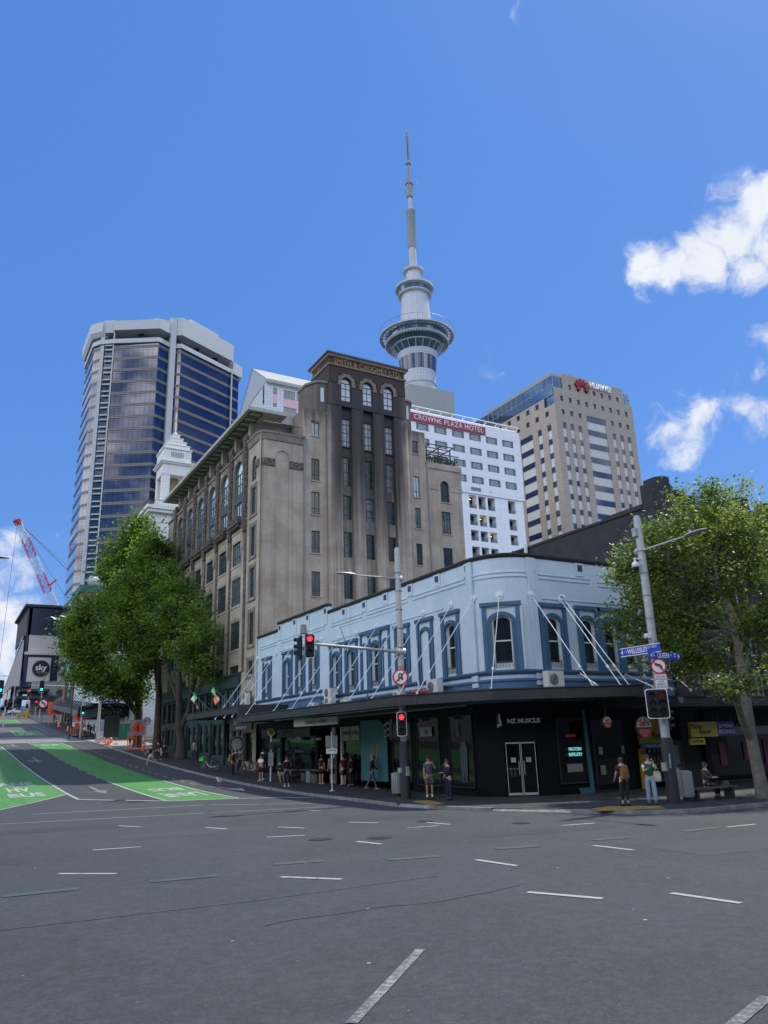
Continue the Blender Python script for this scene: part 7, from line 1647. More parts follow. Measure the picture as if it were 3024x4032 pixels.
# hotel entrance canopy at the side street
t = thing('hotel_entrance', 'dark entrance canopy with HOTEL lettering at the side street corner', 'canopy', (20.8, 113, gz(113)))
m = MB(); m.box(18.9, 23.2, 113, 124, 6.95, 8.35); m.box(18.2, 23.5, 112.6, 124, 8.35, 8.7); m.build('fascia', M['blacktile'], t); text('HOTEL', .7, (21.0,112.95), 0, 7.4, mk('dull_brass', (.09,.075,.05), .6), t, .03, spacing=1.4)
for x in (19.2, 21.0, 22.9): m = MB(); m.box(x-.12, x+.12, 113.2, 113.4, gz(113), 6.95); m.build('column', M['galv'], t)
m = MB(); m.box(23.2, 23.4, 108, 124, gz(108), 8.3); m.build('side_screen', M['curtain'], t)
# white slatted stall and green mesh fence in the side street
t = thing('slatted_fence', 'white slatted fence in the side street behind the roadworks sign', 'fence', (22.4, 101, gz(101)))
for i in range(6): m = MB() if i == 0 else m; m.box(21.9, 25.5, 101, 101.05, gz(101)+.3+i*.42, gz(101)+.55+i*.42)
m.build('slats', M['white'], t); m = MB(); m.box(21.8,21.95,101,101.1,gz(101),gz(101)+2.9); m.build('post', M['white'], t)
t = thing('mesh_fence', 'green shade-cloth construction fence with an orange foot', 'fence', (19.8, 107.5, gz(107))); m = MB(); N = 16
for i in range(N):
    x0 = 19.6+3.2*i/N; x1 = 19.6+3.2*(i+1)/N; y0, y1 = 107.5+.08*sin(i*1.3), 107.5+.08*sin((i+1)*1.3); m.quad((x0,y0,gz(107)+.15),(x1,y1,gz(107)+.15),(x1,y1,gz(107)+2.2+.08*cos(i+1)),(x0,y0,gz(107)+2.2+.08*cos(i)))
m.build('shade_cloth', M['fence_green'], t); m = MB(); m.tube([(19.6,107.4,gz(107)+2.25),(22.8,107.4,gz(107)+2.25)], .03, 6); m.box(19.3,23,107.2,107.7,gz(107),gz(107)+.12); m.build('foot_rail', M['orange'], t)
for i, (x, y) in enumerate(((20.0,86.5),(19.3,91.5))):
    z = gz(y); t = thing('orange_barrier', ['orange post barrier beside the right tree trunk','orange post barrier left of the roadworks sign'][i], 'barrier', (x, y, z)); m = MB(); m.box(x-.5,x-.42,y,y+.06,z,z+1.9); m.box(x+.42,x+.5,y,y+.06,z,z+1.5); m.build('post', M['orange'], t); m = MB(); m.box(x-.42,x+.42,y,y+.06,z+1.0,z+1.12); m.box(x-.6,x+.6,y-.2,y+.2,z,z+.08); m.build('rail', M['orange'], t)
t = thing('orange_mesh_barrier', 'low orange mesh barrier across the road on the left at the top of the hill', 'barrier', (5.5, 203, rz(203))); m = MB()
for i in range(8): m.box(4+i*.45,4.08+i*.45,203,203.05,rz(203),rz(203)+1.8)
for k in range(3): m.box(4,7.3,203.06,203.1,rz(203)+.4+k*.5,rz(203)+.5+k*.5)
m.build('mesh', M['orange'], t); m = MB(); m.box(4,7.3,202.8,203.2,rz(203),rz(203)+.1); m.build('foot', M['orange'], t)
# white hatchback and a small yellow machine at the top of the road
def car(x, y, th, mat, lab):
    z = rz(y); t = thing('parked_car', lab, 'car', (x, y, z)); m = MB().at(x, y, th, z)
    prof = [(-2.1,.35),(-2.15,.75),(-1.95,.95),(-1.1,1.02),(-.5,1.42),(.9,1.46),(1.75,1.1),(2.1,.95),(2.15,.4)]
    m.plate(prof, -.82, .82); m.build('body', mat, t)
    m = MB().at(x, y, th, z); m.plate([(-1.0,1.04),(-.45,1.38),(.85,1.41),(1.55,1.08)], -.835, -.822); m.plate([(-1.0,1.04),(-.45,1.38),(.85,1.41),(1.55,1.08)], .822, .835); m.build('side_window', M['glass'], t)
    for sx_ in (-1.3, 1.35):
        for sy in (-.78, .78):
            m = MB().at(x, y, th, z); m.plate([(sx_+.32*cos(2*pi*i/16), .32+.32*sin(2*pi*i/16)) for i in range(16)], sy-.1, sy+.1); m.build('wheel', M['leather'], t)
    for s in (-.6, .6): m = MB().at(x, y, th, z); m.box(-2.18,-2.12,s-.15,s+.15,.65,.8); m.build('headlight', M['curtain'], t)
car(17.4, 218, 8, M['white'], 'white hatchback parked across the top of the street'); 
t = thing('yellow_machine', 'small yellow roadworks machine with a pale board at the top of the street', 'machine', (16.6, 192, rz(192))); m = MB(); z = rz(192); m.box(15.2,18,191,193,z+.4,z+1.0); m.box(15.5,15.9,191.2,191.6,z,z+.5); m.box(17.2,17.6,191.2,191.6,z,z+.5); m.build('chassis', M['yellow'], t); m = MB(); m.box(15.9,17.6,191.3,191.6,z+1.0,z+2.6); m.build('board', M['curtain'], t)
# bicycles
def bike(x, y, z, th, frame, lab, name='bicycle', basket=None, white=None):
    t = thing(name, lab, 'bicycle', (x, y, z))
    for cx in (-.55, .55):
        m = MB().at(x, y, th, z); m.tube([(cx+.33*cos(2*pi*i/24), 0, .34+.33*sin(2*pi*i/24)) for i in range(25)], .022, 6); m.tube([(cx-.04,0,.34),(cx+.04,0,.34)], .04, 6)
        o = m.build('wheel', M['leather'], t)
        m = MB().at(x, y, th, z)
        for i in range(10): a = 2*pi*i/10; m.tube([(cx,0,.34),(cx+.31*cos(a),0,.34+.31*sin(a))], .004, 3)
        sm = m.mesh('spokes', M['galv']); 
        for v in sm.vertices: v.co -= FO[t.name]
        sub(sm, 'spokes', o)
    m = MB().at(x, y, th, z); m.tube([(-.55,0,.34),(-.42,0,.7),(-.38,0,1.0)], .03, 8); m.tube([(-.55,.05,.34),(-.43,.05,.68)], .02, 6); m.build('fork', frame, t)
    m = MB().at(x, y, th, z); m.tube([(-.41,0,.75),(-.1,0,.42),(.05,0,.3),(.55,0,.34)], .045, 8); m.tube([(.03,0,.32),(.16,0,.85)], .03, 8); m.build('frame', white or frame, t)
    m = MB().at(x, y, th, z); m.tube([(-.38,-.28,1.05),(-.36,0,1.03),(-.38,.28,1.05)], .018, 6); m.build('handlebar', frame, t)
    m = MB().at(x, y, th, z); m.tube([(.05,0,.88),(.3,0,.9)], [.04,.09], 8); m.build('saddle', M['black'], t)
    m = MB().at(x, y, th, z); m.box(.22,.68,-.09,.09,.62,.76) if basket else m.box(.3,.62,-.04,.04,.7,.74); m.build('rear_rack', M['black'], t)
    if basket: m = MB().at(x, y, th, z); m.prism([(-.78,-.2),(-.45,-.2),(-.45,.2),(-.78,.2)], .78, 1.02); m.tube([(-.62,-.15,1.03),(-.6,0,1.12),(-.5,.15,1.05)], .05, 6); m.build('basket', basket, t)
bike(18.55, 60.0, gz(60), -42, M['limegreen'], 'hire e-bike with a lime green basket and fork parked near the kerb', 'hire_bike', M['limegreen'], M['curtain'])
bike(19.7, 54.6, gz(54.6), -50, M['darkmetal'], 'dark bicycle leaning in the shade under the canopy, right one'); bike(20.6, 57.2, gz(57), -60, M['darkmetal'], 'dark bicycle leaning in the shade under the canopy, left one')
t = thing('pub_roundel', 'round dark pub emblem board standing on the footpath under the canopy', 'sign', (20.5, 59.5, gz(59.5))); m = MB().at(20.5, 59.5, -30, 2.55); m.plate([(.62*cos(2*pi*i/28),.62*sin(2*pi*i/28)) for i in range(28)], 0, .05, 0); m.plate([(.42*cos(2*pi*i/28),.42*sin(2*pi*i/28)) for i in range(28)], -.012, -.001, 1)
for i in range(28): a0, a1 = 2*pi*i/28, 2*pi*(i+1)/28; m.plate([(.58*cos(a0),.58*sin(a0)),(.58*cos(a1),.58*sin(a1)),(.62*cos(a1),.62*sin(a1)),(.62*cos(a0),.62*sin(a0))], -.012, -.001, 1)
m.build('disc', [M['black'], M['railpipe']], t); m = MB(); m.tube([(20.5,59.55,2.0),(20.5,59.55,gz(59.5))], .04, 6); m.build('post', M['darkmetal'], t)
# birds
def bird(x, y, z, th, mats, lab, standing=False, s=1.0):
    t = thing('gull' if mats[0] is M['white'] else 'bird', lab, 'bird', (x, y, z)); m = MB().at(x, y, th, z)
    if standing:
        m.tube([(-.2*s,0,.2*s),(-.1*s,0,.22*s),(.05*s,0,.25*s),(.14*s,0,.32*s),(.17*s,0,.38*s)], [.01*s,.05*s,.075*s,.045*s,.035*s], 10, 0); m.ball((.18*s,0,.39*s), .045*s, 8, 0); m.tube([(.21*s,0,.385*s),(.28*s,0,.37*s)], [.014*s,.003*s], 6, 1); m.tube([(-.26*s,0,.17*s),(-.05*s,0,.25*s)], [.012*s,.055*s], 8, 2)
        for q in (-.025, .025): m.tube([(0,q*s,.19*s),(0,q*s,.01*s),(.04*s,q*s,.005*s)], .006*s, 4, 1)
    else:
        m.tube([(-.25*s,0,0),(0,0,.02*s),(.22*s,0,.03*s)], [.01*s,.06*s,.03*s], 8, 0)
        for q in (-1, 1): m.add([(-.08*s,0,.02*s),(.1*s,0,.03*s),(.02*s,q*.35*s,.2*s),(-.12*s,q*.34*s,.18*s),(-.1*s,q*.7*s,.1*s),(-.2*s,q*.66*s,.08*s)], [(0,1,2,3),(3,2,4,5)], 0); m.add([(-.081*s,0,.0*s),(.1*s,0,.015*s),(.02*s,q*.35*s,.185*s),(-.12*s,q*.34*s,.165*s),(-.1*s,q*.7*s,.085*s),(-.2*s,q*.66*s,.065*s)], [(3,2,1,0),(5,4,2,3)], 0)
    m.build('body', mats, t)
bird(15.87, 49.17, rz(49.17), -150, [M['white'], M['orange'], M['galv']], 'white gull with grey wings standing on the asphalt near the kerb', True, 1.25)
bird(6.75, 60, 11.65, 40, [M['white'], M['orange'], M['galv']], 'white gull flying in front of the navy cladding', False, 1.3)
bird(7.35, 60.5, 11.4, 80, [M['darkmetal'], M['black'], M['black']], 'dark bird flying in front of the glass tower', False, 1.1)

# ================================================================== trees
def leafmat(name, c1, c2, tr):
    m = bpy.data.materials.new(name); m.use_nodes = True; nt = m.node_tree; b = nt.nodes['Principled BSDF']; o = nt.nodes['Material Output']
    g = nt.nodes.new('ShaderNodeNewGeometry'); r = nt.nodes.new('ShaderNodeMix'); r.data_type = 'RGBA'
    nn = nt.nodes.new('ShaderNodeTexNoise'); nn.inputs['Scale'].default_value = .55; nn.inputs['Detail'].default_value = 3; nt.links.new(g.outputs['Position'], nn.inputs['Vector'])
    ad = nt.nodes.new('ShaderNodeMath'); ad.operation = 'MULTIPLY_ADD'; nt.links.new(g.outputs['Random Per Island'], ad.inputs[0]); ad.inputs[1].default_value = .75
    mp = nt.nodes.new('ShaderNodeMapRange'); nt.links.new(nn.outputs['Fac'], mp.inputs[0]); mp.inputs[1].default_value = .38; mp.inputs[2].default_value = .62; mp.inputs[3].default_value = -.3; mp.inputs[4].default_value = .45; nt.links.new(mp.outputs[0], ad.inputs[2])
    cl = nt.nodes.new('ShaderNodeClamp'); nt.links.new(ad.outputs[0], cl.inputs[0]); nt.links.new(cl.outputs[0], r.inputs[0]); r.inputs[6].default_value = (*c1,1); r.inputs[7].default_value = (*c2,1)
    nt.links.new(r.outputs[2], b.inputs['Base Color']); b.inputs['Roughness'].default_value = .45; t = nt.nodes.new('ShaderNodeBsdfTranslucent'); sc = nt.nodes.new('ShaderNodeVectorMath'); sc.operation = 'MULTIPLY'; nt.links.new(r.outputs[2], sc.inputs[0]); sc.inputs[1].default_value = tr; nt.links.new(sc.outputs[0], t.inputs[0])
    mx = nt.nodes.new('ShaderNodeMixShader'); mx.inputs[0].default_value = .45; nt.links.new(b.outputs[0], mx.inputs[1]); nt.links.new(t.outputs[0], mx.inputs[2]); nt.links.new(mx.outputs[0], o.inputs[0]); return m
LF1 = leafmat('spring_leaf', (.06,.10,.022), (.25,.30,.075), (1.6,1.8,.9)); LF2 = leafmat('street_tree_leaf', (.035,.07,.018), (.20,.27,.045), (1.7,2.0,.8))
def tree(name, lab, base, trunks, blobs, nleaf, ls, leaf, bark, seed, density=1.0):
    """trunks: list of (points, radii); blobs: (cx,cy,cz,rx,ry,rz) foliage masses reached by limbs"""
    R = random.Random(seed); t = thing(name, lab, 'tree', base)
    m = MB()
    for pts, rr in trunks: m.tube(pts, rr, 10)
    m.build('trunk', bark, t, smooth=True)
    m = MB(); tips = []
    tops = [Vector(p[0][-1]) for p in trunks]
    for b in blobs:
        c = Vector(b[:3]); r3 = Vector(b[3:6]); src = min(tops, key=lambda q: (q-c).length)
        mid = src.lerp(c, .5)+Vector((R.uniform(-.3,.3),R.uniform(-.3,.3),-.3)); L0 = (c-src).length; r0 = max(.035, .019*L0)
        m.tube([src, mid, c], [r0*1.3, r0, r0*.6], 6)
        for _ in range(b[6] if len(b) > 6 else 9):
            d = Vector((R.gauss(0,1),R.gauss(0,1),R.gauss(0,1)+.25)).normalized(); k = R.uniform(.65,1.0)
            e = c+Vector((d.x*r3.x,d.y*r3.y,d.z*r3.z))*k; s = mid.lerp(c, R.uniform(.3,1)); h = s.lerp(e,.5)+Vector((R.uniform(-.3,.3),R.uniform(-.3,.3),R.uniform(-.1,.3)))
            m.tube([s,h,e], [r0*.5,r0*.32,r0*.12], 5); tips += [(e, 1.0), (h.lerp(e,.5), .8), (h, .6)]
            for _ in range(3):
                d2 = Vector((R.gauss(0,1),R.gauss(0,1),R.gauss(0,1)+.3)).normalized(); e2 = e+Vector((d2.x*r3.x,d2.y*r3.y,d2.z*r3.z))*.33; m.tube([h.lerp(e,.6),e2], [r0*.18,r0*.06], 3); tips.append((e2, 1.0))
    m.build('limbs', bark, t)
    lv, lf = [], []
    per = nleaf//len(tips)
    for (p, q) in tips:
        n = int(per*R.uniform(.5,1.5)*density); sp = ls*R.uniform(3.2,5.5)
        for _ in range(n):
            d = Vector((R.gauss(0,1),R.gauss(0,1),R.gauss(0,.7))); c = p+d*sp*.55; s = ls*R.uniform(.6,1.25)
            nz = Vector((R.gauss(0,.7),R.gauss(0,.7),1)).normalized(); a = nz.orthogonal().normalized(); an_ = R.uniform(0,2*pi); a = a*cos(an_)+nz.cross(a)*sin(an_); b_ = nz.cross(a)
            i = len(lv); lv += [tuple(c-a*s*.5), tuple(c+b_*s*.42-nz*s*.1), tuple(c+a*s*.6), tuple(c-b_*s*.42-nz*s*.1)]; lf.append((i,i+1,i+2,i+3))
    o_ = FO[t.name]; me = bpy.data.meshes.new('crown'); me.from_pydata([(v[0]-o_.x,v[1]-o_.y,v[2]-o_.z) for v in lv], [], lf); me.materials.append(leaf); me.update()
    o = bpy.data.objects.new('crown', me); COL.objects.link(o); o.parent = t; return t
# near plane tree on the right
tree('plane_tree', 'plane tree with a forked grey trunk by the bench at the right edge', (27.5,19.85,-.13),
     [([(27.75,19.85,-.13),(27.7,19.85,.6),(27.6,19.85,2.1),(27.75,19.9,4.2),(27.7,19.9,6.2)], [.30,.24,.22,.19,.14]), ([(27.6,19.85,2.0),(26.9,19.6,2.7),(26.45,19.4,3.5),(25.6,19.2,4.0),(24.7,19.0,4.4)], [.17,.14,.12,.09,.06]), ([(27.7,19.9,4.0),(28.6,20.2,5.2),(29.3,20.4,6.3)], [.13,.1,.08])],
     [(25.5,22.7,7.0,1.4,1.3,1.6,8),(25.4,22.8,8.6,1.3,1.3,1.4,7),(26.4,22.6,5.9,1.7,1.3,1.1,9),(26.9,22.6,7.9,1.7,1.4,1.5,10),(26.6,22.4,9.9,1.6,1.4,1.4,9),(26.9,21.4,5.4,1.7,1.4,1.1,9),(27.2,21.2,7.4,1.7,1.6,1.4,10),(28.2,21.6,11.2,1.6,1.6,1.5,9),(27.4,20.2,9.8,1.8,1.9,1.4,9),(29.3,20.8,12.0,1.3,1.4,1.0,8),(28.9,20,8.2,1.9,2,1.5,9),(29.8,20.2,10.3,1.7,1.8,1.3,8),(29.4,19.8,6.2,1.9,2,1.3,9),(31.3,20,8.4,1.9,2,1.9,9),(31.6,20,5.8,1.6,2,1.3,7),(25.6,18.6,4.0,.9,.8,.4,3)],
     36000, .15, LF1, M['bark'], 3)
# street trees on the left
g_ = gz(74.5)
tree('street_tree', 'nearest of the left street trees, sparse crown against the brown store front', (20.2,74.4,g_),
     [([(20.2,74.4,g_),(20.2,74.4,g_+1.4),(19.9,74.3,g_+3.0),(19.7,74.2,g_+7),(19.4,74,g_+10)], [.62,.42,.38,.26,.18]), ([(20.0,74.3,g_+2.6),(20.6,73.6,g_+4.4),(20.5,72.2,g_+7.5),(20.2,70,g_+10)], [.3,.26,.2,.12]), ([(19.8,74.2,g_+5),(19.0,76,g_+8)], [.22,.14])],
     [(19.4,67.5,13.0,1.4,2.6,1.9,5),(19.0,64.6,11.0,1.2,2.2,1.6,4),(18.8,69,10.4,1.8,3,1.6,7),(19,74,16.6,2.0,3,1.7,8),(18.4,72,14.4,2.2,3,1.8,8),(19.6,66,8.9,1.4,2.6,1.0,6),(18.8,76,12.2,2.2,2.8,1.8,8),(18.6,78,18.6,1.6,2.4,1.4,7)],
     13000, .26, LF2, M['barkdark'], 11)
g_ = gz(84)
tree('street_tree', 'middle of the left street trees, tall crown with a straight dark trunk', (20.1,83.4,g_),
     [([(20.1,83.4,g_),(20.1,83.4,g_+2),(20.0,83.2,g_+6),(19.3,83,g_+10),(18.6,83,g_+14)], [.5,.38,.33,.26,.15]), ([(20,83.2,g_+5.5),(19.4,81,g_+9)], [.22,.14])],
     [(18.0,80,14,2.6,3.4,2.4,10),(17.0,83,17.5,2.8,3.6,2.6,10),(18.4,78,18.4,2.2,3.2,2.2,9),(18.2,83,21.5,2.4,3.2,2.0,9),(18.6,88,24.2,2.0,2.6,1.7,8),(15.6,82,14.2,2.2,3.2,2.2,9),(17.2,79,11.0,2.0,2.8,1.4,8),(18.6,83,23.2,1.5,2.2,1.4,7),(18.0,86,12.0,2.4,2.8,1.8,8)],
     32000, .28, LF2, M['barkdark'], 12)
g_ = gz(92.5)
tree('street_tree', 'furthest and largest of the left street trees, dense dark crown overhanging the road', (20.1,92.3,g_),
     [([(20.1,92.3,g_),(20.1,92.3,g_+2),(19.9,92.3,g_+5.5),(18.8,92,g_+9),(17.6,92,g_+13)], [.62,.5,.45,.34,.2]), ([(20,92.3,g_+3.5),(18.2,91.6,g_+5.5),(16.4,91,g_+8.2)], [.36,.28,.16])],
     [(15.0,93,13.2,2.4,3.0,2.4,10),(13.6,94,15.8,2.0,3.0,2.2,9),(15.2,93,18.0,2.4,3.2,2.2,10),(16.2,92,21.2,2.8,3.2,2.4,10),(18.6,91,27.0,2.0,2.6,2.0,9),(16.8,92,24.4,2.2,3.0,1.8,9),(16.6,91,15.2,2.8,3.2,2.2,10),(18.4,93,18.6,2.6,3.2,2.4,9),(14.2,92,11.0,1.9,2.6,1.5,9),(14.9,91,9.9,2.0,2.4,1.4,9),(17.0,90.5,9.0,2.0,2.4,1.4,9),(18.4,90,9.4,2.0,2.6,1.6,8),(18.6,93,22.6,2.0,2.6,2.0,7),(13.2,94,13.4,1.3,2.0,1.3,6)],
     48000, .32, LF2, M['barkdark'], 13)
# ================================================================== people
def skin_mesh(name, nodes, edges, root, mat, lev=1):
    """nodes {key: ((x,y,z), rx, ry)} -> one continuous surface grown on the skeleton"""
    keys = list(nodes); idx = {k: i for i, k in enumerate(keys)}
    me = bpy.data.meshes.new('sk'); me.from_pydata([nodes[k][0] for k in keys], [(idx[a], idx[b]) for a, b in edges], [])
    o = bpy.data.objects.new('sk', me); COL.objects.link(o)
    bm = bmesh.new(); bm.from_mesh(me); ly = bm.verts.layers.skin.verify(); bm.verts.ensure_lookup_table()
    for k in keys:
        v = bm.verts[idx[k]][ly]; v.radius = (nodes[k][1], nodes[k][2]); v.use_root = (k == root)
    bm.to_mesh(me); bm.free()
    o.modifiers.new('s', 'SKIN').use_smooth_shade = True; sb = o.modifiers.new('b', 'SUBSURF'); sb.levels = lev; sb.render_levels = lev
    bpy.context.view_layer.update(); dg = bpy.context.evaluated_depsgraph_get()
    r = bpy.data.meshes.new_from_object(o.evaluated_get(dg)); bpy.data.objects.remove(o); r.name = name; r.materials.clear(); r.materials.append(mat)
    return r
SK_ = [mk('skin_light', (.50,.32,.24), .55), mk('skin_tan', (.36,.21,.145), .55), mk('skin_dark', (.16,.09,.06), .55)]
HB = {'black': mk('hair_black', (.012,.010,.009), .5), 'brown': mk('hair_brown', (.05,.03,.02), .5), 'blond': mk('hair_blond', (.25,.17,.09), .5), 'grey': mk('hair_grey', (.3,.29,.28), .6)}
_cm = {}
def cmat(c, nm='cloth'):
    k = (nm, c)
    if k not in _cm: _cm[k] = mk(nm, c, .85, noise=.18, nscale=12)
    return _cm[k]
def person(x, y, z, face, lab, H=1.72, skin=0, hair='black', longhair=False, top=(.02,.02,.025), sleeve='short', bottom=(.02,.025,.04), legs='long', shoes=(.03,.03,.03),
           la=(5,8,12,.1), ra=(5,8,12,.1), ll=(0,0), rl=(0,0), hat=None, lean=0, sit=0, dress=False, bare=False, scol=None, fing=True, turn=0, group=None):
    """la/ra = (upper-arm forward, outward, elbow bend, inward) degrees; ll/rl = (thigh forward, knee bend)"""
    S = H/1.72; t = thing('person', lab, 'person', (x, y, z), group)
    D = lambda a, o=0: Vector((o, -sin(radians(a)), -cos(radians(a))))
    hipz = 0; N = {}; ft = {}
    J = {'pel': Vector((0,0,0)), 'waist': Vector((0,-.01,.13)), 'chest': Vector((0,-.02-sin(radians(lean))*.3,.33*cos(radians(lean)))), }
    J['neckb'] = J['chest']+Vector((0,-sin(radians(lean))*.2,.16*cos(radians(lean)))); J['neck'] = J['neckb']+Vector((0,-.01-sin(radians(lean))*.06,.07)); J['head'] = J['neck']+Vector((0,-.015-.03*sin(radians(lean+turn)),.10)); J['crown'] = J['head']+Vector((0,.0,.07))
    for s, L, A in ((-1, ll, la), (1, rl, ra)):
        k = 'l' if s < 0 else 'r'
        J[k+'hip'] = Vector((s*.095,0,-.04)); J[k+'kn'] = J[k+'hip']+(D(L[0])*.43+Vector((s*.012,0,0))); J[k+'an'] = J[k+'kn']+D(L[0]-L[1])*.41; J[k+'toe'] = J[k+'an']+Vector((s*.02,-.15,-.045)); J[k+'heel'] = J[k+'an']+Vector((0,.04,-.045))
        sh = J['neckb']+Vector((s*.175,0,-.045)); J[k+'sh'] = sh
        a, o, e, i = A; J[k+'el'] = sh+Vector((s*sin(radians(o)), -sin(radians(a)), -cos(radians(a)))).normalized()*.28; J[k+'wr'] = J[k+'el']+Vector((-s*i, -sin(radians(a+e)), -cos(radians(a+e)))).normalized()*.25
        J[k+'ha'] = J[k+'wr']+(J[k+'wr']-J[k+'el']).normalized()*.08
    low = min(J['lan'].z, J['ran'].z)-.085
    if sit: low = J['pel'].z-.13-.45/S
    for k in J: J[k].z -= low
    R_ = Matrix.Rotation(radians(face), 4, 'Z')
    for k in J: J[k] = (R_ @ J[k])*S
    rad = {'pel':(.155,.115),'waist':(.13,.10),'chest':(.16,.115),'neckb':(.11,.085),'neck':(.052,.052),'head':(.078,.092),'crown':(.072,.085)}
    for k in 'lr':
        rad.update({k+'hip':(.088,.088),k+'kn':(.056,.056),k+'an':(.037,.037),k+'toe':(.035,.022),k+'heel':(.034,.03),k+'sh':(.056,.056),k+'el':(.040,.040),k+'wr':(.027,.027),k+'ha':(.036,.022)})
    ED = [('pel','waist'),('waist','chest'),('chest','neckb'),('neckb','neck'),('neck','head'),('head','crown')]
    for k in 'lr': ED += [('pel',k+'hip'),(k+'hip',k+'kn'),(k+'kn',k+'an'),(k+'an',k+'heel'),(k+'heel',k+'toe'),('neckb',k+'sh'),(k+'sh',k+'el'),(k+'el',k+'wr'),(k+'wr',k+'ha')]
    nd = {k: (tuple(J[k]), rad[k][0]*S, rad[k][1]*S) for k in rad}
    body = skin_mesh('body', nd, ED, 'pel', SK_[skin])
    # fingers, nose, ears, eyes and mouth join the same mesh
    q = MB(); f = (R_ @ Vector((0,-1,0))).to_3d(); rt = (R_ @ Vector((1,0,0))).to_3d(); hd = J['head']
    if fing:
        for k, s in (('l',-1),('r',1)):
            d = (J[k+'wr']-J[k+'el']).normalized(); pn = (rt*s).cross(d).normalized() if abs(d.dot(rt)) < .95 else Vector((0,0,1)); sd = pn.cross(d).normalized()
            for i, (off, L) in enumerate(((-.027,.062),(-.009,.072),(.009,.067),(.027,.052))):
                b0 = J[k+'ha']+sd*off*S+d*.012*S; b1 = b0+(d*.6-f*0+pn*(-.12)).normalized()*L*.55*S; b2 = b1+(d*.5+(-rt*s)*.6).normalized()*L*.5*S; q.tube([b0,b1,b2], [.010*S,.009*S,.006*S], 6)
            b0 = J[k+'wr']+sd*-.03*S+d*.03*S; b1 = b0+(d*.6+f*.7).normalized()*.04*S; b2 = b1+(d*.9+f*.2).normalized()*.03*S; q.tube([b0,b1,b2], [.012*S,.010*S,.007*S], 6)
        q.tube([hd+f*.085*S+Vector((0,0,.015*S)), hd+f*.115*S-Vector((0,0,.02*S))], [.010*S,.016*S], 6)
        for s in (-1,1): q.tube([hd+rt*s*.078*S+Vector((0,0,.02*S)), hd+rt*s*.086*S-Vector((0,0,.025*S))], .014*S, 6); q.tube([hd+f*.088*S+rt*s*.03*S+Vector((0,0,.022*S)), hd+f*.096*S+rt*s*.03*S+Vector((0,0,.022*S))], .010*S, 6, 1)
        q.tube([hd+f*.085*S-rt*.022*S-Vector((0,0,.05*S)), hd+f*.092*S-Vector((0,0,.052*S)), hd+f*.085*S+rt*.022*S-Vector((0,0,.05*S))], .007*S, 5, 2)
        bm = bmesh.new(); bm.from_mesh(body); n0 = len(bm.faces); vs = [bm.verts.new(v) for v in q.v]
        for fc_, mi in zip(q.f, q.m):
            try: nf = bm.faces.new([vs[i] for i in fc_]); nf.material_index = mi; nf.smooth = True
            except Exception: pass
        bm.to_mesh(body); bm.free(); body.materials.append(HB['black']); body.materials.append(cmat((.3,.08,.07),'lips'))
    def part(me, nm):
        o = bpy.data.objects.new(nm, me); COL.objects.link(o); o.parent = t; return o
    part(body, 'body')
    g = lambda k, e=.012: (tuple(J[k]), (rad[k][0]+e)*S, (rad[k][1]+e)*S)
    lp = lambda a, b, u, e=.012: (tuple(J[a].lerp(J[b], u)), (rad[a][0]*(1-u)+rad[b][0]*u+e)*S, (rad[a][1]*(1-u)+rad[b][1]*u+e)*S)
    # top
    n = {'pel': (tuple(J['pel'].lerp(J['waist'],-.1 if not sit else .1)), .172*S, .138*S), 'waist': g('waist',.022), 'chest': g('chest',.018), 'neckb': g('neckb',.014), 'coll': lp('neckb','neck',.55,.012)}; ed = [('pel','waist'),('waist','chest'),('chest','neckb'),('neckb','coll')]
    for k in 'lr':
        n[k+'sh'] = g(k+'sh',.014); ed.append(('neckb',k+'sh'))
        if sleeve == 'none': continue
        if scol:
            part(skin_mesh('sleeve', {'a': g(k+'sh',.016), 'm': lp(k+'sh',k+'el',.35,.022), 'b': lp(k+'sh',k+'el',.62,.024)}, [('a','m'),('m','b')], 'a', cmat(scol)), 'sleeve'); continue
        n[k+'m'] = lp(k+'sh',k+'el',.6,.016); ed.append((k+'sh',k+'m'))
        if sleeve == 'long': n[k+'el'] = g(k+'el',.015); n[k+'wr'] = lp(k+'el',k+'wr',.9,.013); ed += [(k+'m',k+'el'),(k+'el',k+'wr')]
    part(skin_mesh('top_garment', n, ed, 'pel', top if isinstance(top, bpy.types.Material) else cmat(top)), 'top_garment')
    # trousers, shorts or skirt
    e = .02; n = {'w': (tuple(J['pel'].lerp(J['waist'],.6)), .145*S, .118*S), 'pel': g('pel',.014 if not sit else .03)}; ed = [('w','pel')]
    for k in 'lr':
        n[k+'h'] = g(k+'hip',.012 if not sit else .03); ed.append(('pel',k+'h'))
        if legs == 'short': n[k+'k'] = lp(k+'hip',k+'kn',.85,.035); ed.append((k+'h',k+'k'))
        else:
            w2 = .045 if legs == 'wide' else .016; n[k+'k'] = g(k+'kn', w2*.8); n[k+'a'] = lp(k+'kn',k+'an',.93 if legs != 'crop' else .7, w2); ed += [(k+'h',k+'k'),(k+'k',k+'a')]
    part(skin_mesh('trousers', n, ed, 'pel', bottom if isinstance(bottom, bpy.types.Material) else cmat(bottom)), 'trousers' if legs != 'short' else 'shorts')
    for k in 'lr':
        m = MB(); h, to, an_ = J[k+'heel'], J[k+'toe'], J[k+'an']; m.tube([h-(to-h)*.15, h.lerp(to,.4)+Vector((0,0,.008)), to+(to-h)*.12], [(.043*S,.045*S),(.048*S,.04*S),(.03*S,.02*S)], 8)
        if not bare: m.tube([an_-Vector((0,0,.03*S)), an_+Vector((0,0,.03*S))], .046*S, 8)
        me = m.mesh('shoe', cmat(shoes, 'shoe')); part(me, 'shoe')
    # hair
    m = MB(); c = hd+Vector((0,0,.045*S))-f*.014*S; NN = 12; vs = []
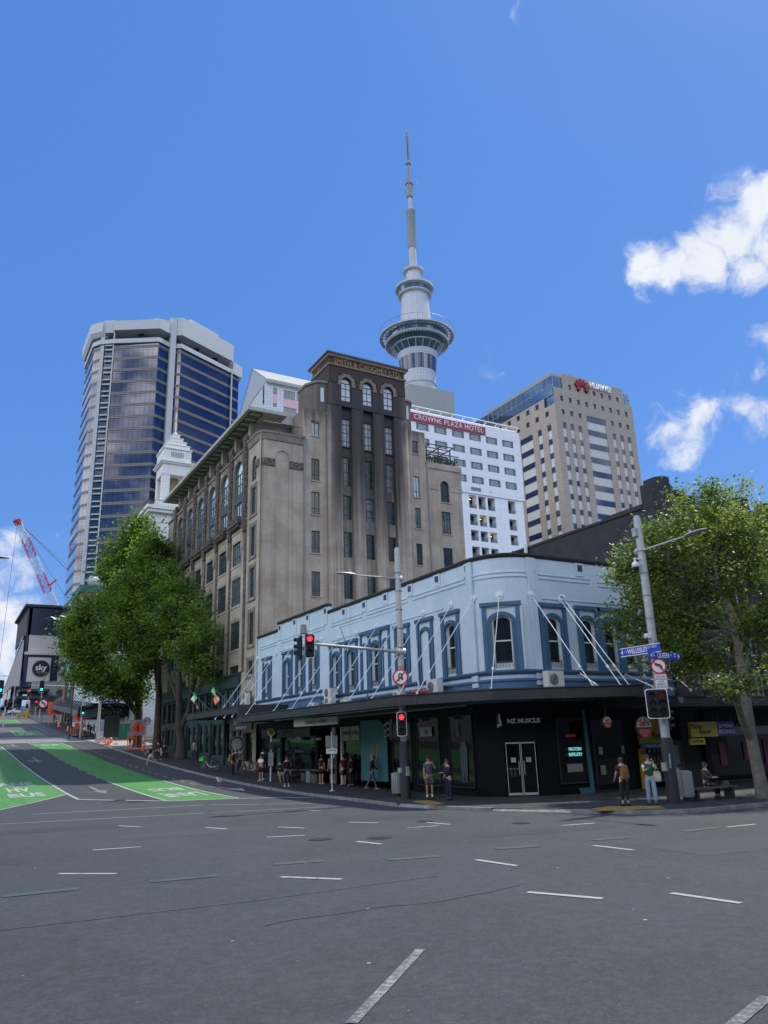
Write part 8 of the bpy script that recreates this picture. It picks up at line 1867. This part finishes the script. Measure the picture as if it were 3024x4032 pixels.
    for i in range(7):
        ph = pi*.5*i/6*1.18
        for j in range(NN):
            th_ = 2*pi*j/NN; back = .5-.5*cos(th_); rr = (.098 if i else .0)*S; v = rt*sin(th_)*sin(ph)*.094*S + f*cos(th_)*sin(ph)*.104*S + Vector((0,0,1))*cos(ph)*.098*S
            if i == 6: v += Vector((0,0,-(.075 if not longhair else .20)*S*back))
            if i == 5: v += Vector((0,0,-(.03 if not longhair else .1)*S*back))
            vs.append(tuple(c+v))
    m.add(vs, [(i*NN+j, i*NN+(j+1)%NN, (i+1)*NN+(j+1)%NN, (i+1)*NN+j) for i in range(6) for j in range(NN)])
    me = m.mesh('hair', HB[hair]); me.polygons.foreach_set('use_smooth', [True]*len(me.polygons)); part(me, 'hair')
    if hat:
        m = MB(); c = hd+Vector((0,0,.07*S)); vs = []
        for i in range(5):
            ph = pi*.5*i/4
            for j in range(NN): th_ = 2*pi*j/NN; vs.append(tuple(c+rt*sin(th_)*sin(ph)*.105*S+f*cos(th_)*sin(ph)*.115*S+Vector((0,0,cos(ph)*.085*S))))
        m.add(vs, [(i*NN+j, i*NN+(j+1)%NN, (i+1)*NN+(j+1)%NN, (i+1)*NN+j) for i in range(4) for j in range(NN)])
        p0 = c+f*.1*S; m.add([tuple(p0-rt*.07*S), tuple(p0+rt*.07*S), tuple(p0+rt*.05*S+f*.08*S-Vector((0,0,.015))), tuple(p0-rt*.05*S+f*.08*S-Vector((0,0,.015))), tuple(p0-rt*.07*S-Vector((0,0,.012))), tuple(p0+rt*.07*S-Vector((0,0,.012))), tuple(p0+rt*.05*S+f*.08*S-Vector((0,0,.025))), tuple(p0-rt*.05*S+f*.08*S-Vector((0,0,.025)))], [(0,1,2,3),(7,6,5,4),(2,3,7,6),(0,3,7,4),(1,2,6,5)])
        part(m.mesh('cap', cmat(hat, 'hat')), 'cap')
    J2 = {k: v+Vector((x,y,z)) for k, v in J.items()}
    return t, J2, f, rt
def bag(pos, w_, h_, d_, face, col, name, lab, strap=None):
    m = MB().at(pos[0], pos[1], face, pos[2]-h_)
    m.tube([(0,0,0),(0,0,h_*.1),(0,0,h_*.6),(0,0,h_*.95),(0,0,h_)], [(w_*.36,d_*.3),(w_*.5,d_*.5),(w_*.48,d_*.45),(w_*.4,d_*.34),(w_*.2,d_*.15)], 12)
    t = thing(name, lab, 'bag', (pos[0], pos[1], pos[2]-h_)); m.build('pouch', cmat(col, 'bag_fabric'), t, smooth=True)
    m = MB()
    if strap: m.tube(strap, .016, 6)
    if name == 'backpack': m.at(pos[0], pos[1], face, pos[2]-h_); m.box(-w_*.3, w_*.3, d_*.38, d_*.62, h_*.08, h_*.5)
    if m.v: m.build('strap' if strap else 'pocket', cmat(tuple(c*.8 for c in col), 'bag_trim'), t)
    return t
fc = lambda x, y: -math.degrees(atan2(x, y))       # facing the crossing
camo = mk('camouflage_cloth', (.2,.2,.2), .9); g_ = NG(camo); g_.col(g_.mix(g_.ramp(g_.noise(g_.P, 9, 2, .5), .46, .54), (.09,.085,.06), g_.mix(g_.ramp(g_.noise(g_.P, 13, 2, .5), .5, .56), (.26,.24,.17), (.03,.03,.025))))
pat = mk('patterned_cloth', (.2,.2,.2), .9); g_ = NG(pat); g_.col(g_.mix(g_.ramp(g_.noise(g_.P, 22, 2, .5), .48, .54), (.03,.03,.03), (.35,.35,.34)))
# at the near lamp post
t, J, f, r = person(19.12, 29.9, -.13, fc(19.1,30)+10, 'man in a dark cap, grey tee and camouflage shorts on the left kerb ramp', 1.80, 1, 'brown', top=(.075,.075,.095), bottom=camo, legs='short', la=(12,10,8,.0), ra=(38,22,118,.55), hat=(.02,.022,.025), shoes=(.03,.03,.035))
m = MB(); 
for k in 'lr': p = J[k+'an']; m.tube([p+Vector((0,0,-.02)), p+Vector((0,0,.13))], .045, 8)
o = m.build('socks', cmat((.7,.7,.7),'sock'), t)
person(19.5, 28.95, -.13, fc(19.3,28.8)-60, 'woman with long brown hair in a black jacket beside the man in shorts', 1.62, 0, 'brown', True, top=(.015,.015,.018), sleeve='long', bottom=(.012,.018,.05), la=(25,10,70,.5), ra=(28,10,70,.5), shoes=(.02,.02,.02))
person(20.4, 30.4, -.13, 140, 'person in black standing with her back turned behind the couple at the corner', 1.66, 1, 'black', True, top=(.012,.012,.014), sleeve='long', bottom=(.012,.012,.015))
# walker, post waiters
person(21.0, 38.6, gz(38.6), 62, 'balding man in a dark plaid jacket and blue jeans walking past the teal panel', 1.82, 0, 'grey', top=(.035,.022,.03), sleeve='long', bottom=(.05,.09,.15), la=(-18,8,15,.1), ra=(24,8,20,.1), ll=(18,8), rl=(-14,18), shoes=(.35,.3,.1))
# right corner pair
x, y = 21.72, 21.05
t, J, f, r = person(x, y, -.13, 160, 'person seen from behind in dark clothes wearing a tan backpack', 1.64, 0, 'brown', top=(.05,.018,.022), sleeve='short', bottom=(.012,.014,.02), legs='crop', la=(15,10,55,.35), ra=(12,12,35,.1), shoes=(.015,.014,.013))
c = J['chest']-f*.2; bag((c.x, c.y, c.z+.17), .34, .48, .22, math.degrees(atan2(-f.x, f.y))+180, (.22,.10,.035), 'backpack', 'tan backpack on the person standing at the right kerb', [J['lsh']+f*.06, J['lsh']-f*.1, c-r*.12])
x, y = 22.75, 20.75
t, J, f, r = person(x, y, -.13, fc(22.8,20.8)+8, 'woman in a green vest white tee and pale wide jeans rubbing her eye', 1.70, 0, 'brown', True, top=(.02,.10,.045), scol=(.72,.72,.70), sleeve='short', bottom=(.25,.33,.42), legs='wide', la=(30,8,85,.55), ra=(52,20,120,.5), ll=(2,0), rl=(10,4), shoes=(.02,.02,.02), bare=True)
p = J['pel']+r*.24+Vector((0,0,.2)); bag((p.x, p.y, p.z), .34, .36, .12, fc(22.8,20.8), (.55,.50,.40), 'tote_bag', 'cream tote bag hanging from the shoulder of the woman in the green vest', [p-Vector((0,0,.05)), J['rsh']+Vector((0,0,.06)), J['rsh']+Vector((0,0,.05))-f*.08, p-f*.06-Vector((0,0,.05))])
person(26.3, 21.2, -.13, 10, 'person in a beige coat sitting at the far end of the long bench', 1.66, 0, 'brown', True, top=(.07,.06,.045), sleeve='long', bottom=(.02,.02,.025), ll=(85,85), rl=(85,85), la=(30,6,60,.4), ra=(30,6,60,.4), sit=1)
person(24.95, 21.5, -.13, 20, 'person all in black sitting at the bin end of the bench', 1.6, 0, 'black', top=(.012,.012,.013), sleeve='long', bottom=(.012,.012,.013), ll=(85,85), rl=(85,85), la=(40,6,60,.4), ra=(40,6,60,.4), sit=1, lean=12)
# bus stop group
t, J, f, r = person(18.78, 49.6, gz(49.6), fc(18.7,50)-35, 'kid in a white tee and dark shorts looking at a phone near the bus stop', 1.62, 0, 'black', top=(.72,.73,.74), bottom=(.02,.02,.03), legs='short', la=(25,8,75,.4), ra=(25,8,75,.4), shoes=(.6,.6,.6))
person(19.25, 50.7, gz(50.7), fc(18.7,50)+20, 'person in dark clothes and a white cap behind the kid in white', 1.7, 1, 'black', top=(.03,.02,.03), sleeve='long', bottom=(.02,.02,.025), hat=(.7,.7,.7), shoes=(.5,.5,.5))
p = J['lwr']-f*.15-r*.12; m = MB().at(p.x, p.y, 20, p.z-.42); m.box(-.14,.14,-.07,.07,0,.36); tg = thing('paper_bag', 'brown paper bag held at the bus stop', 'bag', (p.x, p.y, p.z-.42)); m.build('sack', cmat((.3,.17,.09),'paper'), tg); m = MB(); m.tube([(p.x-.05,p.y,p.z-.07),(p.x,p.y,p.z+.02),(p.x+.05,p.y,p.z-.07)], .008, 4); m.build('handle', cmat((.3,.17,.09),'paper'), tg)
t, J, f, r = person(18.6, 54.8, gz(54.8), fc(18.6,55)+70, 'man in dark clothes with a yellow backpack near the kerb', 1.74, 1, 'black', top=(.03,.03,.035), sleeve='long', bottom=(.03,.03,.035)); c = J['chest']-f*.2; bag((c.x,c.y,c.z+.18), .34, .52, .22, math.degrees(atan2(-f.x, f.y))+180, (.35,.22,.03), 'backpack', 'mustard yellow backpack under the canopy end', [J['rsh']+f*.05, J['rsh']-f*.1, c])
person(19.3, 56.3, gz(56.3), fc(19,56), 'older man in a grey top behind the yellow backpack', 1.78, 0, 'grey', top=(.10,.09,.09), sleeve='long', bottom=(.16,.13,.11))
person(20.3, 58.2, gz(58.2), fc(20,58), 'woman in a black and white patterned shirt by the round pub board', 1.66, 0, 'brown', top=pat, sleeve='short', bottom=(.012,.012,.015), ra=(40,20,120,.5))
person(18.35, 44.3, gz(44.3), fc(18,44)+20, 'woman in black with a tan shoulder strap standing at the kerb by the bench', 1.70, 0, 'black', True, top=(.012,.013,.016), sleeve='long', bottom=(.02,.03,.06), legs='crop', rl=(8,4), shoes=(.5,.45,.4))
person(19.55, 48.3, gz(48.3), fc(19,48)+15, 'person in beige trousers slouching on the bus stop bench', 1.72, 0, 'black', True, top=(.03,.03,.03), sleeve='long', bottom=(.25,.19,.15), legs='wide', ll=(78,55), rl=(82,60), la=(35,6,55,.4), ra=(35,6,55,.4), sit=1, shoes=(.3,.2,.15))
person(19.7, 47.0, gz(47.0), fc(19,48)+30, 'man in a dark jacket sitting at the right end of the bus stop bench', 1.76, 0, 'black', top=(.02,.02,.022), sleeve='long', bottom=(.02,.02,.022), ll=(85,85), rl=(85,85), la=(30,6,60,.4), ra=(30,6,60,.4), sit=1)
# coffee queue
person(20.9, 44.9, gz(44.9), 110, 'woman in a black dress top at the left of the coffee queue', 1.70, 0, 'brown', True, top=(.012,.012,.014), sleeve='short', bottom=(.012,.012,.014), legs='short', shoes=(.5,.5,.5))
person(21.0, 43.6, gz(43.6), 200, 'man in a pale grey tee and black shorts waiting in the coffee queue', 1.80, 0, 'black', top=(.42,.41,.39), bottom=(.015,.015,.018), legs='short', la=(5,14,10,.1), ra=(5,14,10,.1))
person(21.1, 42.2, gz(42.2), 190, 'person in a dark red tee at the coffee hatch', 1.74, 0, 'black', top=(.16,.015,.025), bottom=(.02,.02,.025), legs='short')
person(21.2, 41.4, gz(41.4), 200, 'person in dark clothes at the right of the coffee queue', 1.68, 1, 'black', top=(.04,.04,.045), sleeve='long', bottom=(.02,.02,.02))
person(22.0-.05, 43.4, gz(43.4), -60, 'woman in a grey-teal jacket sitting on the cafe bench', 1.66, 0, 'brown', True, top=(.07,.10,.11), sleeve='long', bottom=(.05,.06,.09), ll=(80,75), rl=(84,80), la=(30,6,70,.5), ra=(30,6,70,.5), sit=1, shoes=(.6,.6,.6))
person(22.0-.05, 42.5, gz(42.5), -60, 'person in a black cap and black coat sitting on the cafe bench', 1.74, 0, 'black', top=(.014,.014,.016), sleeve='long', bottom=(.02,.02,.025), ll=(80,75), rl=(84,80), la=(30,6,70,.5), ra=(30,6,70,.5), sit=1, hat=(.01,.01,.01), shoes=(.6,.6,.6))
# up the hill
person(16.35, 69.6, rz(69.6), -70, 'man in a black tee and cream shorts striding off the kerb onto the road', 1.78, 0, 'blond', top=(.012,.012,.014), bottom=(.5,.46,.36), legs='short', la=(28,12,30,.1), ra=(-22,12,25,.1), ll=(28,12), rl=(-24,20), shoes=(.3,.22,.15), lean=6)
t, J, f, r = person(17.9, 73.6, gz(73.6), -60, 'woman all in black stepping to the kerb behind the man in cream shorts', 1.70, 0, 'black', True, top=(.012,.012,.014), sleeve='long', bottom=(.012,.012,.016), ll=(12,4), rl=(-12,14), shoes=(.6,.6,.6)); p = J['rel']; bag((p.x+.1,p.y,p.z), .3, .4, .12, -60, (.35,.34,.33), 'tote_bag', 'pale tote bag on the arm of the woman in black', [p, J['rsh'], p])
person(19.45, 77.0, gz(77), -80, 'person in dark clothes sitting on the bench by the trees', 1.72, 0, 'brown', True, top=(.015,.015,.017), sleeve='long', bottom=(.02,.02,.02), legs='short', ll=(84,75), rl=(84,80), sit=1, lean=14, la=(30,6,60,.4), ra=(30,6,60,.4))
person(20.8, 84.3, gz(84.3), fc(20.8,84), 'person in a pale top holding a white bag left of the near tree trunk', 1.68, 0, 'black', top=(.35,.33,.32), sleeve='long', bottom=(.03,.03,.03), la=(25,8,80,.4), shoes=(.7,.7,.7))
person(20.9, 77.6, gz(77.6), fc(21,78)+10, 'man in a dark jacket and jeans right of the near tree trunk', 1.76, 0, 'black', top=(.015,.015,.017), sleeve='long', bottom=(.05,.06,.08), shoes=(.7,.7,.7), ra=(20,8,60,.4))
person(21.05, 73.0, gz(73), fc(21,73), 'woman in a pale top walking close to the green shop windows', 1.66, 0, 'black', top=(.25,.24,.23), sleeve='long', bottom=(.03,.03,.03))
person(20.6, 93.6, gz(93.6), 150, 'worker in an orange high-visibility vest between the trees', 1.76, 1, 'black', top=(.75,.2,.06), bottom=(.02,.02,.02), la=(10,20,60,.3), ra=(10,20,60,.3))
person(19.9, 95.4, gz(95.4), 120, 'person in a pale tee beside the high-visibility worker', 1.76, 1, 'black', top=(.3,.3,.28), bottom=(.03,.03,.03))
crowd = [(18.9,121.5,(.65,.65,.62),(.02,.02,.02),'woman in a white tee nearest the far signal pole'),(19.8,122.5,(.06,.09,.13),(.03,.04,.06),'person in a blue-grey top in the crossing crowd'),(20.6,121.8,(.16,.15,.13),(.12,.10,.08),'person in a grey-brown top in the crossing crowd'),(21.5,120.6,(.6,.58,.56),(.15,.22,.32),'person in a white top and light jeans at the right of the crossing crowd'),(20.0,126,(.02,.02,.02),(.02,.02,.02),'person in black behind the crossing crowd'),(21.0,127,(.10,.03,.03),(.02,.02,.02),'person in dark red behind the crossing crowd'),
 (19.5,131,(.04,.04,.045),(.03,.03,.03),'person in dark grey walking further up behind the crowd'),(20.6,134,(.25,.2,.15),(.02,.02,.02),'person in a tan top further up behind the crowd'),(19.8,146,(.012,.012,.012),(.02,.02,.02),'lone person in black on the far footpath, nearer one'),(20.5,150,(.015,.015,.02),(.015,.015,.015),'person in black on the far footpath beside the lone walker'),(18.9,154,(.012,.012,.014),(.03,.03,.03),'person in black below the large orange board'),(19.9,166,(.015,.015,.018),(.02,.02,.02),'smallest dark figure at the top of the footpath'),(13.8,205,(.02,.02,.02),(.02,.02,.02),'tiny dark figure crossing beside the white hatchback')]
for i, (x, y, tc_, bc, lab) in enumerate(crowd):
    person(x, y, gz(y) if x > 17.4 else rz(y), fc(x,y)+(-60,30,150,10,170)[i % 5], lab, 1.62+.04*(i % 5), i % 2, ('black','brown','grey')[i % 3], i % 3 == 0, top=tc_, sleeve='long' if i % 2 else 'short', bottom=bc, ll=((0,0),(14,6))[i % 2], rl=((0,0),(-12,14))[i % 2], fing=False, group='people gathered up the hill')
